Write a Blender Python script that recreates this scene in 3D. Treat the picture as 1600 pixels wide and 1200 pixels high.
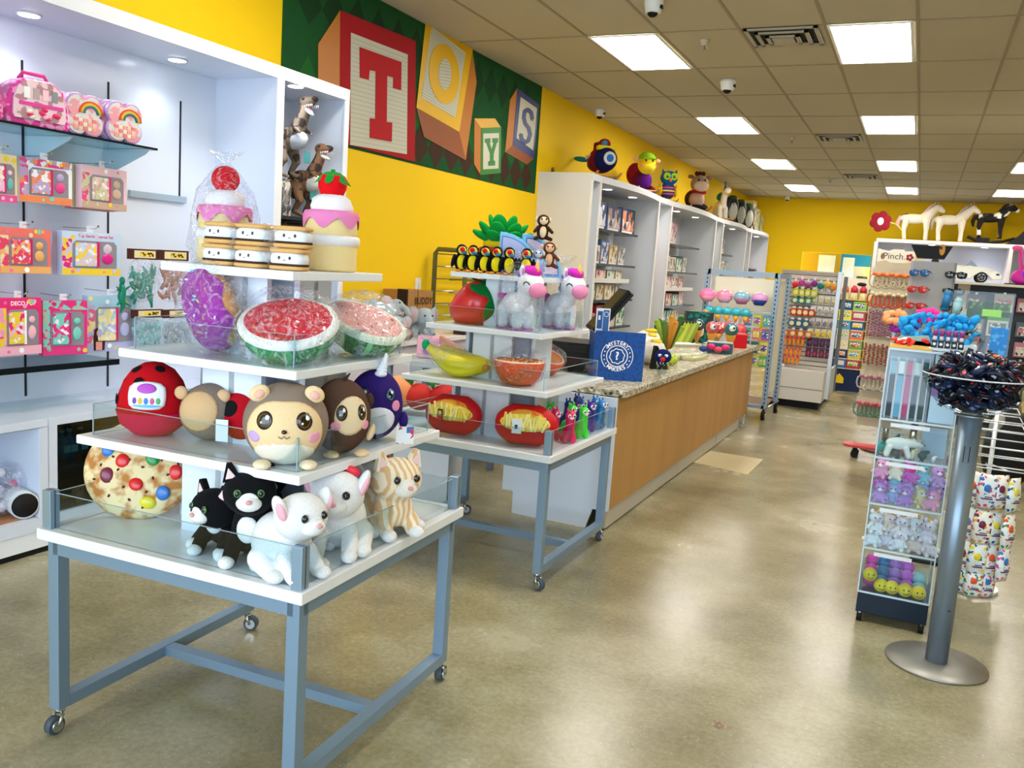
import bpy, bmesh, math, random
from mathutils import Matrix, Vector, Euler
for _o in list(bpy.data.objects): bpy.data.objects.remove(_o)
C = bpy.context.scene.collection
SC = bpy.context.scene
PI = math.pi
R = math.radians
# ---------------------------------------------------------------- camera
F_PX, YAW, PITCH, ROLL, CAM_H = 1353.79, R(24.67536), R(8.045736), R(3.908808), 1.65
CEIL = 3.793
WX = -4.5            # left wall plane
_fw = Vector((-math.sin(YAW)*math.cos(PITCH), math.cos(YAW)*math.cos(PITCH), -math.sin(PITCH)))
_r0 = Vector((math.cos(YAW), math.sin(YAW), 0)); _u0 = _r0.cross(_fw)
_rt = _r0*math.cos(ROLL)+_u0*math.sin(ROLL); _up = -_r0*math.sin(ROLL)+_u0*math.cos(ROLL)
cam_d = bpy.data.cameras.new('camera'); cam = bpy.data.objects.new('camera', cam_d); C.objects.link(cam)
cam_d.sensor_fit = 'HORIZONTAL'; cam_d.sensor_width = 36; cam_d.lens = F_PX/1600*36; cam_d.clip_end = 100
cam.matrix_world = Matrix(((_rt.x,_up.x,-_fw.x,0),(_rt.y,_up.y,-_fw.y,0),(_rt.z,_up.z,-_fw.z,CAM_H),(0,0,0,1)))
SC.camera = cam
def P(px, py, x=None, y=None, z=None):
    """world point seen at a photo position, on a known real plane"""
    d = _rt*((px-800)/F_PX) - _up*((py-600)/F_PX) + _fw
    t = (x/d.x) if x is not None else (y/d.y) if y is not None else ((z-CAM_H)/d.z)
    return Vector((0,0,CAM_H))+d*t
def SZ(p, n):
    """length in metres of n photo pixels at point p"""
    return n*((Vector(p)-Vector((0,0,CAM_H))).dot(_fw))/F_PX
def FACE(p, off=0):
    return math.atan2(-p[0], p[1])*1 + R(off) if p[1] else 0
# ---------------------------------------------------------------- world, daylight, exposure
w = bpy.data.worlds.new('world'); SC.world = w; w.use_nodes = True
bg = w.node_tree.nodes['Background']; bg.inputs[0].default_value = (0.66, 0.83, 1.0, 1); bg.inputs[1].default_value = 4.6
SC.view_settings.view_transform = 'Standard'; SC.view_settings.look = 'None'
SC.view_settings.exposure = 0.55; SC.view_settings.gamma = 1.0; SC.view_settings.use_curve_mapping = False
def area(name, loc, rot, sx, sy, power, col, portal=False):
    l = bpy.data.lights.new(name, 'AREA'); l.shape = 'RECTANGLE'; l.size = sx; l.size_y = sy; l.energy = power; l.color = col
    o = bpy.data.objects.new(name, l); C.objects.link(o); o.location = loc; o.rotation_euler = rot
    if portal: l.cycles.is_portal = True
    return o
# shop window behind the photographer: daylight enters here
area('shop_window_daylight', (-0.2, -2.35, 1.75), (R(90), 0, 0), 7.6, 3.0, 100, (1,1,1), portal=True)
SC.cycles.max_bounces = 8; SC.cycles.diffuse_bounces = 4; SC.cycles.glossy_bounces = 3; SC.cycles.transparent_max_bounces = 24
SC.cycles.transmission_bounces = 4; SC.cycles.sample_clamp_indirect = 6; SC.cycles.caustics_reflective = False; SC.cycles.caustics_refractive = False
SC.cycles.use_denoising = True
# ---------------------------------------------------------------- materials
def rgb(h):
    h = h.lstrip('#'); c = [int(h[i:i+2], 16)/255 for i in (0,2,4)]
    return tuple(v/12.92 if v <= .04045 else ((v+.055)/1.055)**2.4 for v in c)+(1,)
_mats = {}
def M(h, rough=.5, metal=0, kind=None, emit=0, sub=0, coat=0, sc=None, amt=None):
    key = (h, rough, metal, kind, emit, coat, sc, amt)
    if key in _mats: return _mats[key]
    m = bpy.data.materials.new('mat_%d' % len(_mats)); m.use_nodes = True; nt = m.node_tree; b = nt.nodes['Principled BSDF']
    N = nt.nodes.new; L = nt.links.new
    b.inputs['Base Color'].default_value = rgb(h); b.inputs['Roughness'].default_value = rough; b.inputs['Metallic'].default_value = metal
    b.inputs['Specular IOR Level'].default_value = .5 if (metal or coat or kind == 'floor') else .28
    if coat: b.inputs['Coat Weight'].default_value = coat; b.inputs['Coat Roughness'].default_value = .1
    if emit: b.inputs['Emission Color'].default_value = rgb(h); b.inputs['Emission Strength'].default_value = emit
    def bump(scale, dist, typ='ShaderNodeTexNoise', st=.5):
        tc = N('ShaderNodeTexCoord'); n = N(typ); n.inputs['Scale'].default_value = scale
        L(tc.outputs['Object'], n.inputs['Vector']); bp = N('ShaderNodeBump'); bp.inputs['Distance'].default_value = dist; bp.inputs['Strength'].default_value = st
        L(n.outputs[0], bp.inputs['Height']); L(bp.outputs[0], b.inputs['Normal']); return n, tc
    def mixcol(fac_out, c1, c2, lo=.4, hi=.6):
        r = N('ShaderNodeValToRGB'); r.color_ramp.elements[0].position = lo; r.color_ramp.elements[1].position = hi
        r.color_ramp.elements[0].color = c1; r.color_ramp.elements[1].color = c2
        L(fac_out, r.inputs[0]); L(r.outputs[0], b.inputs['Base Color']); return r
    c = rgb(h)
    if kind == 'plush':
        n, tc = bump(sc or 260, .004, st=.6)
        b.inputs['Specular IOR Level'].default_value = .12; b.inputs['Roughness'].default_value = .9
    elif kind == 'fur':
        n, tc = bump(sc or 330, .004, st=.5)
        mixcol(n.outputs[0], tuple(v*.84 for v in c[:3])+(1,), c, .3, .65); b.inputs['Roughness'].default_value = 1; b.inputs['Specular IOR Level'].default_value = .08; b.inputs['Sheen Weight'].default_value = .15 if sum(c[:3]) > .6 else .03
    elif kind == 'paint':
        bump(sc or 40, .002, st=.25)
    elif kind == 'spots':
        n, tc = bump(sc or 14, .001); mixcol(n.outputs[0], c, rgb(amt), .52, .56)
    elif kind == 'voro':          # printed packaging: cells of several colours
        tc = N('ShaderNodeTexCoord'); v = N('ShaderNodeTexVoronoi'); v.inputs['Scale'].default_value = sc or 30; L(tc.outputs['Object'], v.inputs['Vector'])
        r = N('ShaderNodeValToRGB'); r.color_ramp.interpolation = 'CONSTANT'; cols = [h]+list(amt); e = r.color_ramp.elements
        e[0].color = c; e[0].position = 0; e[1].position = .42; e[1].color = rgb(cols[1])
        for k, cc in enumerate(cols[2:]):
            q = e.new(.42+(.5/(len(cols)-1))*(k+1)); q.color = rgb(cc)
        sp = N('ShaderNodeSeparateColor'); L(v.outputs['Color'], sp.inputs[0]); L(sp.outputs[0], r.inputs[0]); L(r.outputs[0], b.inputs['Base Color'])
    elif kind == 'stripe':
        tc = N('ShaderNodeTexCoord'); v = N('ShaderNodeTexWave'); v.inputs['Scale'].default_value = sc or 20; v.inputs['Distortion'].default_value = 6; v.inputs['Detail'].default_value = 2
        L(tc.outputs['Object'], v.inputs['Vector']); mixcol(v.outputs[1], c, rgb(amt), .45, .6)
        b.inputs['Roughness'].default_value = 1; b.inputs['Sheen Weight'].default_value = .3
    elif kind == 'wood':
        tc = N('ShaderNodeTexCoord'); mp = N('ShaderNodeMapping'); mp.inputs['Scale'].default_value = (1, .5, .05); L(tc.outputs['Object'], mp.inputs[0])
        v = N('ShaderNodeTexNoise'); v.inputs['Scale'].default_value = 9; v.inputs['Detail'].default_value = 6; L(mp.outputs[0], v.inputs['Vector'])
        mixcol(v.outputs[0], tuple(x*.86 for x in c[:3])+(1,), c, .35, .6)
    elif kind == 'granite':
        tc = N('ShaderNodeTexCoord'); v = N('ShaderNodeTexVoronoi'); v.inputs['Scale'].default_value = 55; L(tc.outputs['Object'], v.inputs['Vector'])
        sp = N('ShaderNodeSeparateColor'); L(v.outputs['Color'], sp.inputs[0])
        r = N('ShaderNodeValToRGB'); r.color_ramp.interpolation = 'CONSTANT'; e = r.color_ramp.elements
        e[0].color = rgb('3a342c'); e[1].position = .12; e[1].color = rgb('8f8468')
        q = e.new(.35); q.color = c; q = e.new(.8); q.color = rgb('e8e2cc'); L(sp.outputs[0], r.inputs[0]); L(r.outputs[0], b.inputs['Base Color'])
    elif kind == 'floor':
        tc = N('ShaderNodeTexCoord'); n = N('ShaderNodeTexNoise'); n.inputs['Scale'].default_value = 1.1; n.inputs['Detail'].default_value = 8; n.inputs['Roughness'].default_value = .62
        L(tc.outputs['Object'], n.inputs['Vector'])
        r = N('ShaderNodeValToRGB'); e = r.color_ramp.elements; e[0].position = .34; e[0].color = rgb('756c4e'); e[1].position = .66; e[1].color = rgb('a9a285')
        q = e.new(.5); q.color = rgb('8f8664'); L(n.outputs[0], r.inputs[0])
        s1 = N('ShaderNodeTexNoise'); s1.inputs['Scale'].default_value = 150; s1.inputs['Detail'].default_value = 3; L(tc.outputs['Object'], s1.inputs['Vector'])
        r2 = N('ShaderNodeValToRGB'); r2.color_ramp.elements[0].position = .66; r2.color_ramp.elements[1].position = .72
        L(s1.outputs[0], r2.inputs[0]); mx = N('ShaderNodeMix'); mx.data_type = 'RGBA'
        L(r2.outputs[0], mx.inputs['Factor']); L(r.outputs[0], mx.inputs['A']); mx.inputs['B'].default_value = rgb('d9d6c8')
        s2 = N('ShaderNodeTexNoise'); s2.inputs['Scale'].default_value = 45; s2.inputs['Detail'].default_value = 5; L(tc.outputs['Object'], s2.inputs['Vector'])
        m2 = N('ShaderNodeMix'); m2.data_type = 'RGBA'; m2.blend_type = 'OVERLAY'; m2.inputs['Factor'].default_value = .35
        L(mx.outputs['Result'], m2.inputs['A']); L(s2.outputs[0], m2.inputs['B']); L(m2.outputs['Result'], b.inputs['Base Color'])
        rr = N('ShaderNodeMapRange'); rr.inputs['To Min'].default_value = .16; rr.inputs['To Max'].default_value = .34; L(n.outputs[0], rr.inputs[0]); L(rr.outputs[0], b.inputs['Roughness'])
        bp = N('ShaderNodeBump'); bp.inputs['Distance'].default_value = .002; bp.inputs['Strength'].default_value = .12; L(s2.outputs[0], bp.inputs['Height']); L(bp.outputs[0], b.inputs['Normal'])
    elif kind == 'tile':
        n, tc = bump(160, .003, st=.5); mixcol(n.outputs[0], tuple(v*.9 for v in c[:3])+(1,), c, .35, .6)
    elif kind == 'brushed':
        tc = N('ShaderNodeTexCoord'); mp = N('ShaderNodeMapping'); mp.inputs['Scale'].default_value = (1, 1, 60); L(tc.outputs['Object'], mp.inputs[0])
        v = N('ShaderNodeTexNoise'); v.inputs['Scale'].default_value = 8; L(mp.outputs[0], v.inputs['Vector']); bp = N('ShaderNodeBump'); bp.inputs['Distance'].default_value = .0005
        L(v.outputs[0], bp.inputs['Height']); L(bp.outputs[0], b.inputs['Normal'])
    elif kind == 'cookie':
        n, tc = bump(22, .01); mixcol(n.outputs[0], rgb('b9793c'), c, .38, .55)
        n2 = N('ShaderNodeTexNoise')
    elif kind in ('clear', 'bag', 'glass', 'tint'):
        nt.nodes.remove(b); out = nt.nodes['Material Output']; tr = N('ShaderNodeBsdfTransparent'); gl = N('ShaderNodeBsdfGlossy'); mx = N('ShaderNodeMixShader')
        tr.inputs[0].default_value = c; gl.inputs['Roughness'].default_value = rough; gl.inputs[0].default_value = (1,1,1,1)
        L(tr.outputs[0], mx.inputs[1]); L(gl.outputs[0], mx.inputs[2]); L(mx.outputs[0], out.inputs[0])
        fr = N('ShaderNodeFresnel'); fr.inputs[0].default_value = 1.45
        if kind == 'bag':
            tc = N('ShaderNodeTexCoord'); n = N('ShaderNodeTexNoise'); n.inputs['Scale'].default_value = sc or 26; n.inputs['Detail'].default_value = 4; n.inputs['Distortion'].default_value = 2.5
            L(tc.outputs['Object'], n.inputs['Vector']); bp = N('ShaderNodeBump'); bp.inputs['Distance'].default_value = .03; bp.inputs['Strength'].default_value = 1
            L(n.outputs[0], bp.inputs['Height']); L(bp.outputs[0], gl.inputs['Normal']); L(bp.outputs[0], fr.inputs['Normal'])
            df = N('ShaderNodeBsdfDiffuse'); df.inputs[0].default_value = (.95,.97,1,1); mx2 = N('ShaderNodeMixShader')
            rr = N('ShaderNodeValToRGB'); rr.color_ramp.elements[0].position = .5; rr.color_ramp.elements[1].position = .72; rr.color_ramp.elements[1].color = (.32,.32,.32,1); rr.color_ramp.elements[0].color = (.01,.01,.01,1)
            L(n.outputs[0], rr.inputs[0]); L(rr.outputs[0], mx2.inputs[0]); L(mx.outputs[0], mx2.inputs[1]); L(df.outputs[0], mx2.inputs[2]); L(mx2.outputs[0], out.inputs[0])
        ge = N('ShaderNodeNewGeometry'); mm = N('ShaderNodeMath'); mm.operation = 'SUBTRACT'; mm.inputs[0].default_value = 1; L(ge.outputs['Backfacing'], mm.inputs[1])
        m3 = N('ShaderNodeMath'); m3.operation = 'MULTIPLY'; L(fr.outputs[0], m3.inputs[0]); L(mm.outputs[0], m3.inputs[1]); L(m3.outputs[0], mx.inputs[0])
    _mats[key] = m
    return m
WHITE = M('eceef2', .35); WHITEG = M('e9ebf0', .2, coat=.3); BLACK = M('08080a', .6); STEEL = M('8a9199', .35, .7); CHROME = M('c9ced3', .15, 1)
ACRY = M('f2f8fa', .02, kind='clear'); ACRE = M('9fb6bf', .2); BAG = M('fbfcff', .12, kind='bag'); GLASSD = M('9fc3c6', .02, kind='clear'); POST = M('7f97ad', .4, .35)
# ---------------------------------------------------------------- mesh builder
class MB:
    def __init__(s): s.v = []; s.f = []; s.mi = []; s.sm = []; s.mats = []; s.T = Matrix.Identity(4)
    def add(s, vs, fs, m, smooth=True):
        if m not in s.mats: s.mats.append(m)
        k = s.mats.index(m); n = len(s.v); s.v += [s.T @ Vector(v) for v in vs]
        for f in fs: s.f.append([i+n for i in f]); s.mi.append(k); s.sm.append(smooth)
        return s
    def box(s, lo, hi, m, bev=0):
        x0,y0,z0 = lo; x1,y1,z1 = hi
        s.add([(x0,y0,z0),(x1,y0,z0),(x1,y1,z0),(x0,y1,z0),(x0,y0,z1),(x1,y0,z1),(x1,y1,z1),(x0,y1,z1)],
              [(0,3,2,1),(4,5,6,7),(0,1,5,4),(1,2,6,5),(2,3,7,6),(3,0,4,7)], m, False); return s
    def cb(s, c, sz, m): return s.box([c[i]-sz[i]/2 for i in range(3)], [c[i]+sz[i]/2 for i in range(3)], m)
    def cyl(s, p0, p1, r0, m, r1=None, n=14, cap=True):
        r1 = r0 if r1 is None else r1; p0 = Vector(p0); p1 = Vector(p1); d = (p1-p0).normalized()
        a = d.orthogonal().normalized(); b = d.cross(a)
        vs = [p0+(a*math.cos(2*PI*i/n)+b*math.sin(2*PI*i/n))*r0 for i in range(n)]+[p1+(a*math.cos(2*PI*i/n)+b*math.sin(2*PI*i/n))*r1 for i in range(n)]
        s.add(vs, [(i,(i+1)%n,n+(i+1)%n,n+i) for i in range(n)], m, n > 5)
        if cap: s.add(vs, [list(range(n))[::-1], list(range(n,2*n))], m, False)
        return s
    def ell(s, c, r, m, rot=None, nu=20, nv=12, sq=1):
        if isinstance(r, (int,float)): r = (r,r,r)
        Q = Euler(rot).to_matrix() if rot else Matrix.Identity(3); c = Vector(c); vs = []
        def p(v): return math.copysign(abs(v)**sq, v)
        for j in range(nv+1):
            t = PI*j/nv-PI/2
            for i in range(nu):
                u = 2*PI*i/nu; vs.append(c+Q@Vector((r[0]*p(math.cos(t))*p(math.cos(u)), r[1]*p(math.cos(t))*p(math.sin(u)), r[2]*p(math.sin(t)))))
        fs = [(j*nu+i, j*nu+(i+1)%nu, (j+1)*nu+(i+1)%nu, (j+1)*nu+i) for j in range(nv) for i in range(nu)]
        s.add(vs, fs, m); return s
    def cap(s, p0, p1, r0, r1, m, n=12):
        s.cyl(p0, p1, r0, m, r1, n, True); s.ell(p0, r0, m, nu=n, nv=8); s.ell(p1, r1, m, nu=n, nv=8); return s
    def tube(s, pts, r, m, n=8, closed=False):
        pts = [Vector(p) for p in pts]; N = len(pts); rr = r if isinstance(r, (list,tuple)) else [r]*N; vs = []; a = None
        for k in range(N):
            d = (pts[(k+1)%N if closed else min(k+1,N-1)]-pts[(k-1)%N if closed else max(k-1,0)]).normalized()
            a = d.orthogonal().normalized() if a is None else (a-d*a.dot(d)).normalized()
            b = d.cross(a); vs += [pts[k]+(a*math.cos(2*PI*i/n)+b*math.sin(2*PI*i/n))*rr[k] for i in range(n)]
        K = N if closed else N-1
        s.add(vs, [(k*n+i, k*n+(i+1)%n, ((k+1)%N)*n+(i+1)%n, ((k+1)%N)*n+i) for k in range(K) for i in range(n)], m)
        if not closed: s.add(vs, [list(range(n))[::-1], list(range((N-1)*n, N*n))], m, False)
        return s
    def lathe(s, prof, m, c=(0,0,0), n=28, wob=None, cap=True):
        vs = []; c = Vector(c)
        for r_, z_ in prof:
            for i in range(n):
                u = 2*PI*i/n; k = 1+(wob(u, z_) if wob else 0); vs.append(c+Vector((r_*k*math.cos(u), r_*k*math.sin(u), z_)))
        s.add(vs, [(j*n+i, j*n+(i+1)%n, (j+1)*n+(i+1)%n, (j+1)*n+i) for j in range(len(prof)-1) for i in range(n)], m)
        if cap:
            s.add(vs, [list(range(n))[::-1], list(range((len(prof)-1)*n, len(prof)*n))], m, False)
        return s
    def prism(s, pts, d0, d1, m, ax='y', smooth=False):
        """polygon in a plane, extruded along ax; pts are (a,b) = (x,z) for y, (x,y) for z, (y,z) for x"""
        def q(a, b, d): return (a,d,b) if ax == 'y' else (a,b,d) if ax == 'z' else (d,a,b)
        n = len(pts); area = sum(pts[i][0]*pts[(i+1)%n][1]-pts[(i+1)%n][0]*pts[i][1] for i in range(n))
        if area < 0: pts = pts[::-1]
        vs = [q(a,b,d0) for a,b in pts]+[q(a,b,d1) for a,b in pts]
        s.add(vs, [list(range(n)), list(range(n,2*n))[::-1]], m, False)
        s.add(vs, [(i, n+i, n+(i+1)%n, (i+1)%n) for i in range(n)], m, smooth); return s
    def patch(s, c, r, az, el, ra, rb, m, roll=0, off=.012, shape=None, nr=5, ns=20, thick=True):
        """a patch lying on the ellipsoid c,r; az 0 = front (-y), positive towards +x; ra, rb = half sizes in radians"""
        if isinstance(r, (int,float)): r = (r,r,r)
        az = R(az); el = R(el); d = Vector((math.sin(az)*math.cos(el), -math.cos(az)*math.cos(el), math.sin(el)))
        a = Vector((math.cos(az), math.sin(az), 0)); b = d.cross(a)*-1; b = a.cross(d)*-1 if b.z < 0 else b
        cr, sr = math.cos(R(roll)), math.sin(R(roll)); a2 = a*cr+b*sr; b2 = -a*sr+b*cr; c = Vector(c)
        def pt(k, u, o):
            q = shape(u) if shape else 1; v = (d+a2*math.tan(ra)*k*q*math.cos(u)+b2*math.tan(rb)*k*q*math.sin(u)).normalized()
            return c+Vector((v.x*r[0]*(1+o), v.y*r[1]*(1+o), v.z*r[2]*(1+o)))
        vs = [pt(0,0,off)]
        for k in range(1, nr+1):
            for i in range(ns): vs.append(pt(k/nr, 2*PI*i/ns, off if k < nr else off*.6))
        for i in range(ns): vs.append(pt(1.0, 2*PI*i/ns, -off))
        fs = [(0, 1+i, 1+(i+1)%ns) for i in range(ns)]
        for k in range(nr): 
            o1 = 1+k*ns; o2 = o1+ns; fs += [(o1+i, o2+i, o2+(i+1)%ns, o1+(i+1)%ns) for i in range(ns)]
        s.add(vs, fs, m); return s
    def text(s, st, size, m, T, bold=0, depth=.001, align='CENTER'):
        key = (st, bold, align)
        if key not in _txt:
            cu = bpy.data.curves.new('t', 'FONT'); cu.body = st; cu.align_x = align; cu.align_y = 'CENTER'; cu.offset = bold; cu.resolution_u = 3
            o = bpy.data.objects.new('t', cu); C.objects.link(o); me = bpy.data.meshes.new_from_object(o.evaluated_get(bpy.context.evaluated_depsgraph_get()))
            _txt[key] = ([v.co.copy() for v in me.vertices], [list(p.vertices) for p in me.polygons])
            bpy.data.objects.remove(o); bpy.data.meshes.remove(me); bpy.data.curves.remove(cu)
        vs, fs = _txt[key]; keep = s.T; s.T = keep @ T @ Matrix.Scale(size, 4)
        s.add(vs, fs, m, False); s.T = keep; return s
    def build(s, name, parent=None, label=None, remesh=None, bev=0, smooth_it=0, sub=0, crumple=None, origin=None):
        me = bpy.data.meshes.new(name); me.from_pydata([tuple(v) for v in s.v], [], s.f)
        for m in s.mats: me.materials.append(m)
        me.polygons.foreach_set('material_index', s.mi); me.polygons.foreach_set('use_smooth', s.sm); me.update()
        bm = bmesh.new(); bm.from_mesh(me)
        bmesh.ops.remove_doubles(bm, verts=bm.verts, dist=1e-6); 
        if not remesh: bmesh.ops.recalc_face_normals(bm, faces=bm.faces)
        bm.to_mesh(me); bm.free()
        o = bpy.data.objects.new(name, me); C.objects.link(o); o.parent = parent
        if remesh:
            md = o.modifiers.new('r', 'REMESH'); md.mode = 'VOXEL'; md.voxel_size = remesh; md.use_smooth_shade = True
            if smooth_it: q = o.modifiers.new('s', 'SMOOTH'); q.iterations = smooth_it; q.factor = .6
        if bev: q = o.modifiers.new('b', 'BEVEL'); q.width = bev; q.segments = 2; q.limit_method = 'ANGLE'; q.harden_normals = False
        if sub: q = o.modifiers.new('u', 'SUBSURF'); q.levels = sub; q.render_levels = sub
        if crumple:
            t = bpy.data.textures.get('crumple_%g' % crumple[0]) or bpy.data.textures.new('crumple_%g' % crumple[0], 'CLOUDS'); t.noise_scale = crumple[0]; t.noise_depth = 3
            q = o.modifiers.new('d', 'DISPLACE'); q.texture = t; q.strength = crumple[1]; q.mid_level = .5; q.texture_coords = 'LOCAL'
        if label: o['label'] = label
        return o
_txt = {}
def thing(name, label, cat, loc=(0,0,0), rz=0, group=None, rot=None, scale=1):
    o = bpy.data.objects.new(name, None); C.objects.link(o); o.location = loc; o.rotation_euler = rot if rot else (0,0,rz)
    o.scale = (scale,)*3; o.empty_display_size = .05
    return tag(o, label, cat, group)
def tag(o, label, cat, group=None):
    o['label'] = label; o['category'] = cat
    if group: o['group'] = group
    return o
def struct(o): o['kind'] = 'structure'; return o
def put(o, loc, rz=0, rot=None): o.location = loc; o.rotation_euler = rot if rot else (0,0,rz); return o
def kids(o): return [c for c in bpy.data.objects if c.parent is o]
def dup(root, loc, rz=0, label=None, group=None, rot=None, scale=None, swap=None):
    def cp(o, par):
        c = o.copy(); C.objects.link(c)
        if par is not None: c.parent = par
        if swap and c.type == 'MESH':
            for i, sl in enumerate(c.material_slots):
                if sl.material in swap: sl.link = 'OBJECT'; sl.material = swap[c.data.materials[i]]
        for ch in _children[o]: cp(ch, c)
        return c
    _children = {}
    def walk(o):
        _children[o] = kids(o)
        for ch in _children[o]: walk(ch)
    walk(root)
    r = cp(root, None); r.location = loc; r.rotation_euler = rot if rot else (0,0,rz)
    if scale: r.scale = (scale,)*3
    if label: r['label'] = label
    if group: r['group'] = group
    return r
# ---------------------------------------------------------------- the room
YEL = M('f6cc00', .7, kind='paint')
X1, Y0, Y1 = 6.5, -2.4, 24.1
def wall(name, lo, hi, m=YEL): return struct(MB().box(lo, hi, m).build(name))
struct(MB().box((WX-.1,Y0,-.1),(X1,Y1,0), M('a', kind='floor') if 0 else M('9a8f70', .3, kind='floor')).build('floor'))
wall('wall_left', (WX-.15,Y0,0),(WX,Y1+.1,CEIL+.1)); wall('wall_right', (X1,Y0,0),(X1+.15,Y1+.1,CEIL+.1))
# back wall with the opening to the stock room
mb = MB(); oa = P(1254,393,y=Y1); ob = P(1362,400,y=Y1)
mb.box((WX,Y1,0),(oa.x,Y1+.15,CEIL), YEL).box((ob.x,Y1,0),(X1,Y1+.15,CEIL), YEL).box((oa.x,Y1,oa.z),(ob.x,Y1+.15,CEIL), YEL)
struct(mb.build('wall_back'))
mb = MB(); mb.box((oa.x-.1,Y1+.9,0),(oa.x+.9,Y1+1,2.9), M('b98f14', .6)); mb.box((oa.x+.9,Y1+.9,0),(ob.x+.1,Y1+1,2.9), M('1f7fb5', .5)); mb.box((oa.x-.1,Y1+.16,oa.z+.3),(ob.x+.1,Y1+1,oa.z+.35), WHITE)
struct(mb.build('wall_stockroom'))
wh = M('eef1f5', .5)
for k, (a, b, t, lab) in enumerate([(1280,1306,398,'tall white panel on the left inside the back opening'),(1318,1336,402,'tall white panel beside the blue stock room wall')]):
    p0 = P(a,t,y=Y1+.6); p1 = P(b,t,y=Y1+.6); tag(MB().box((p0.x,Y1+.6,0),(p1.x,Y1+.63,p0.z), wh).build('tall_panel'), lab, 'panel')
p0 = P(1334,416,y=Y1+.4); p1 = P(1361,440,y=Y1+.4)
q = thing('picture_board', 'white picture board with a small dark landscape before the blue wall', 'poster'); MB().box((p0.x,Y1+.4,1.0),(p1.x,Y1+.43,p0.z), wh).build('board', q); MB().box((p0.x+.1,Y1+.39,p0.z-.75),(p1.x-.1,Y1+.4,p0.z-.25), M('5d6d5f', .6, kind='spots', sc=9, amt='2a3a30')).build('picture', q)
# front wall: the shop window behind the photographer
mb = MB(); mb.box((WX,Y0-.15,0),(X1,Y0,.25), WHITE).box((WX,Y0-.15,3.25),(X1,Y0,CEIL), WHITE).box((WX,Y0-.15,.25),(-4.0,Y0,3.25), WHITE).box((3.6,Y0-.15,.25),(X1,Y0,3.25), WHITE)
struct(mb.build('wall_front'))
mb = MB(); 
for x in (-4.0,-2.1,-.2,1.7,3.6): mb.box((x-.03,Y0-.1,.25),(x+.03,Y0-.04,3.25), STEEL)
struct(mb.build('window_1'))
# ceiling with its tile grid
T_ = .7125; GX0, GY0 = -5.40337*T_, 9.164*T_
cl = struct(MB().box((WX,Y0,CEIL),(X1,Y1,CEIL+.1), M('c4bda6', .85, kind='tile')).build('ceiling'))
g = MB(); gm = M('9d9176', .6)
for i in range(-1, 16):
    x = GX0+i*T_; g.box((x-.013,Y0,CEIL-.006),(x+.013,Y1,CEIL), gm)
for j in range(-6, 13):
    y = GY0+2*j*T_
    if Y0 < y < Y1: g.box((WX,y-.013,CEIL-.005),(X1,y+.013,CEIL), gm)
g.build('ceiling_grid', cl)
# recessed ceiling lights
LCOL = M('fff9f0', .5, emit=15)
def ceiling_light(i, j, lab):
    t = thing('ceiling_light', lab, 'ceiling light', (GX0+i*T_, GY0+2*j*T_, CEIL)); a = T_-.03; b = 2*T_-.03
    mb = MB(); 
    for lo, hi in (((.015,.015),(.04,b)),((a-.025,.015),(a,b)),((.04,.015),(a-.025,.04)),((.04,b-.025),(a-.025,b))): mb.box((lo[0],lo[1],-.014),(hi[0],hi[1],-.006), WHITE)
    mb.build('frame', t); MB().box((.04,.04,-.010),(a-.025,b-.025,-.007), LCOL).build('diffuser', t)
nm = {1:'left row',4:'middle row',7:'right row'}; od = {1:'nearest',4:'second',7:'third',10:'fourth'}
for i in (1,4,7):
    for j in (1,4,7,10):
        if j < 11 and not (i == 7 and j < 1): ceiling_light(i, j, 'bright square ceiling light, %s from the camera in the %s' % (od[j], nm[i]))
for i in (1,4,7): ceiling_light(i, -2, 'ceiling light added out of view to brighten the room, %s' % nm[i])  # extra row added above the view for its light, continuing the grid
# air vents
def vent(px, py, w, d, lab):
    c = P(px, py, z=CEIL); t = thing('air_vent', lab, 'air vent', c); fm = M('b0aa98', .5); dk = M('141414', .7)
    mb = MB()
    for k in range(3):
        a = w*(1-.27*k); b = d*(1-.27*k); z = -.012-.012*k; q = .035
        for lo, hi in (((-a,-b),(a,-b+q)),((-a,b-q),(a,b)),((-a,-b),(-a+q,b)),((a-q,-b),(a,b))): mb.box((lo[0],lo[1],z-.012),(hi[0],hi[1],z), fm)
    mb.build('louvre', t); MB().box((-w,-d,-.008),(w,d,-.0055), dk).build('duct', t); MB().box((-w*.3,-d*.3,-.05),(w*.3,d*.3,-.045), fm).build('plate', t)
vent(1226, 55, .31, .3, 'large square ceiling air vent left of the nearest middle light')
vent(1312, 214, .31, .3, 'ceiling air vent beside the second middle row light')
vent(1346, 275, .31, .3, 'far ceiling air vent beside the third middle row light')
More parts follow.
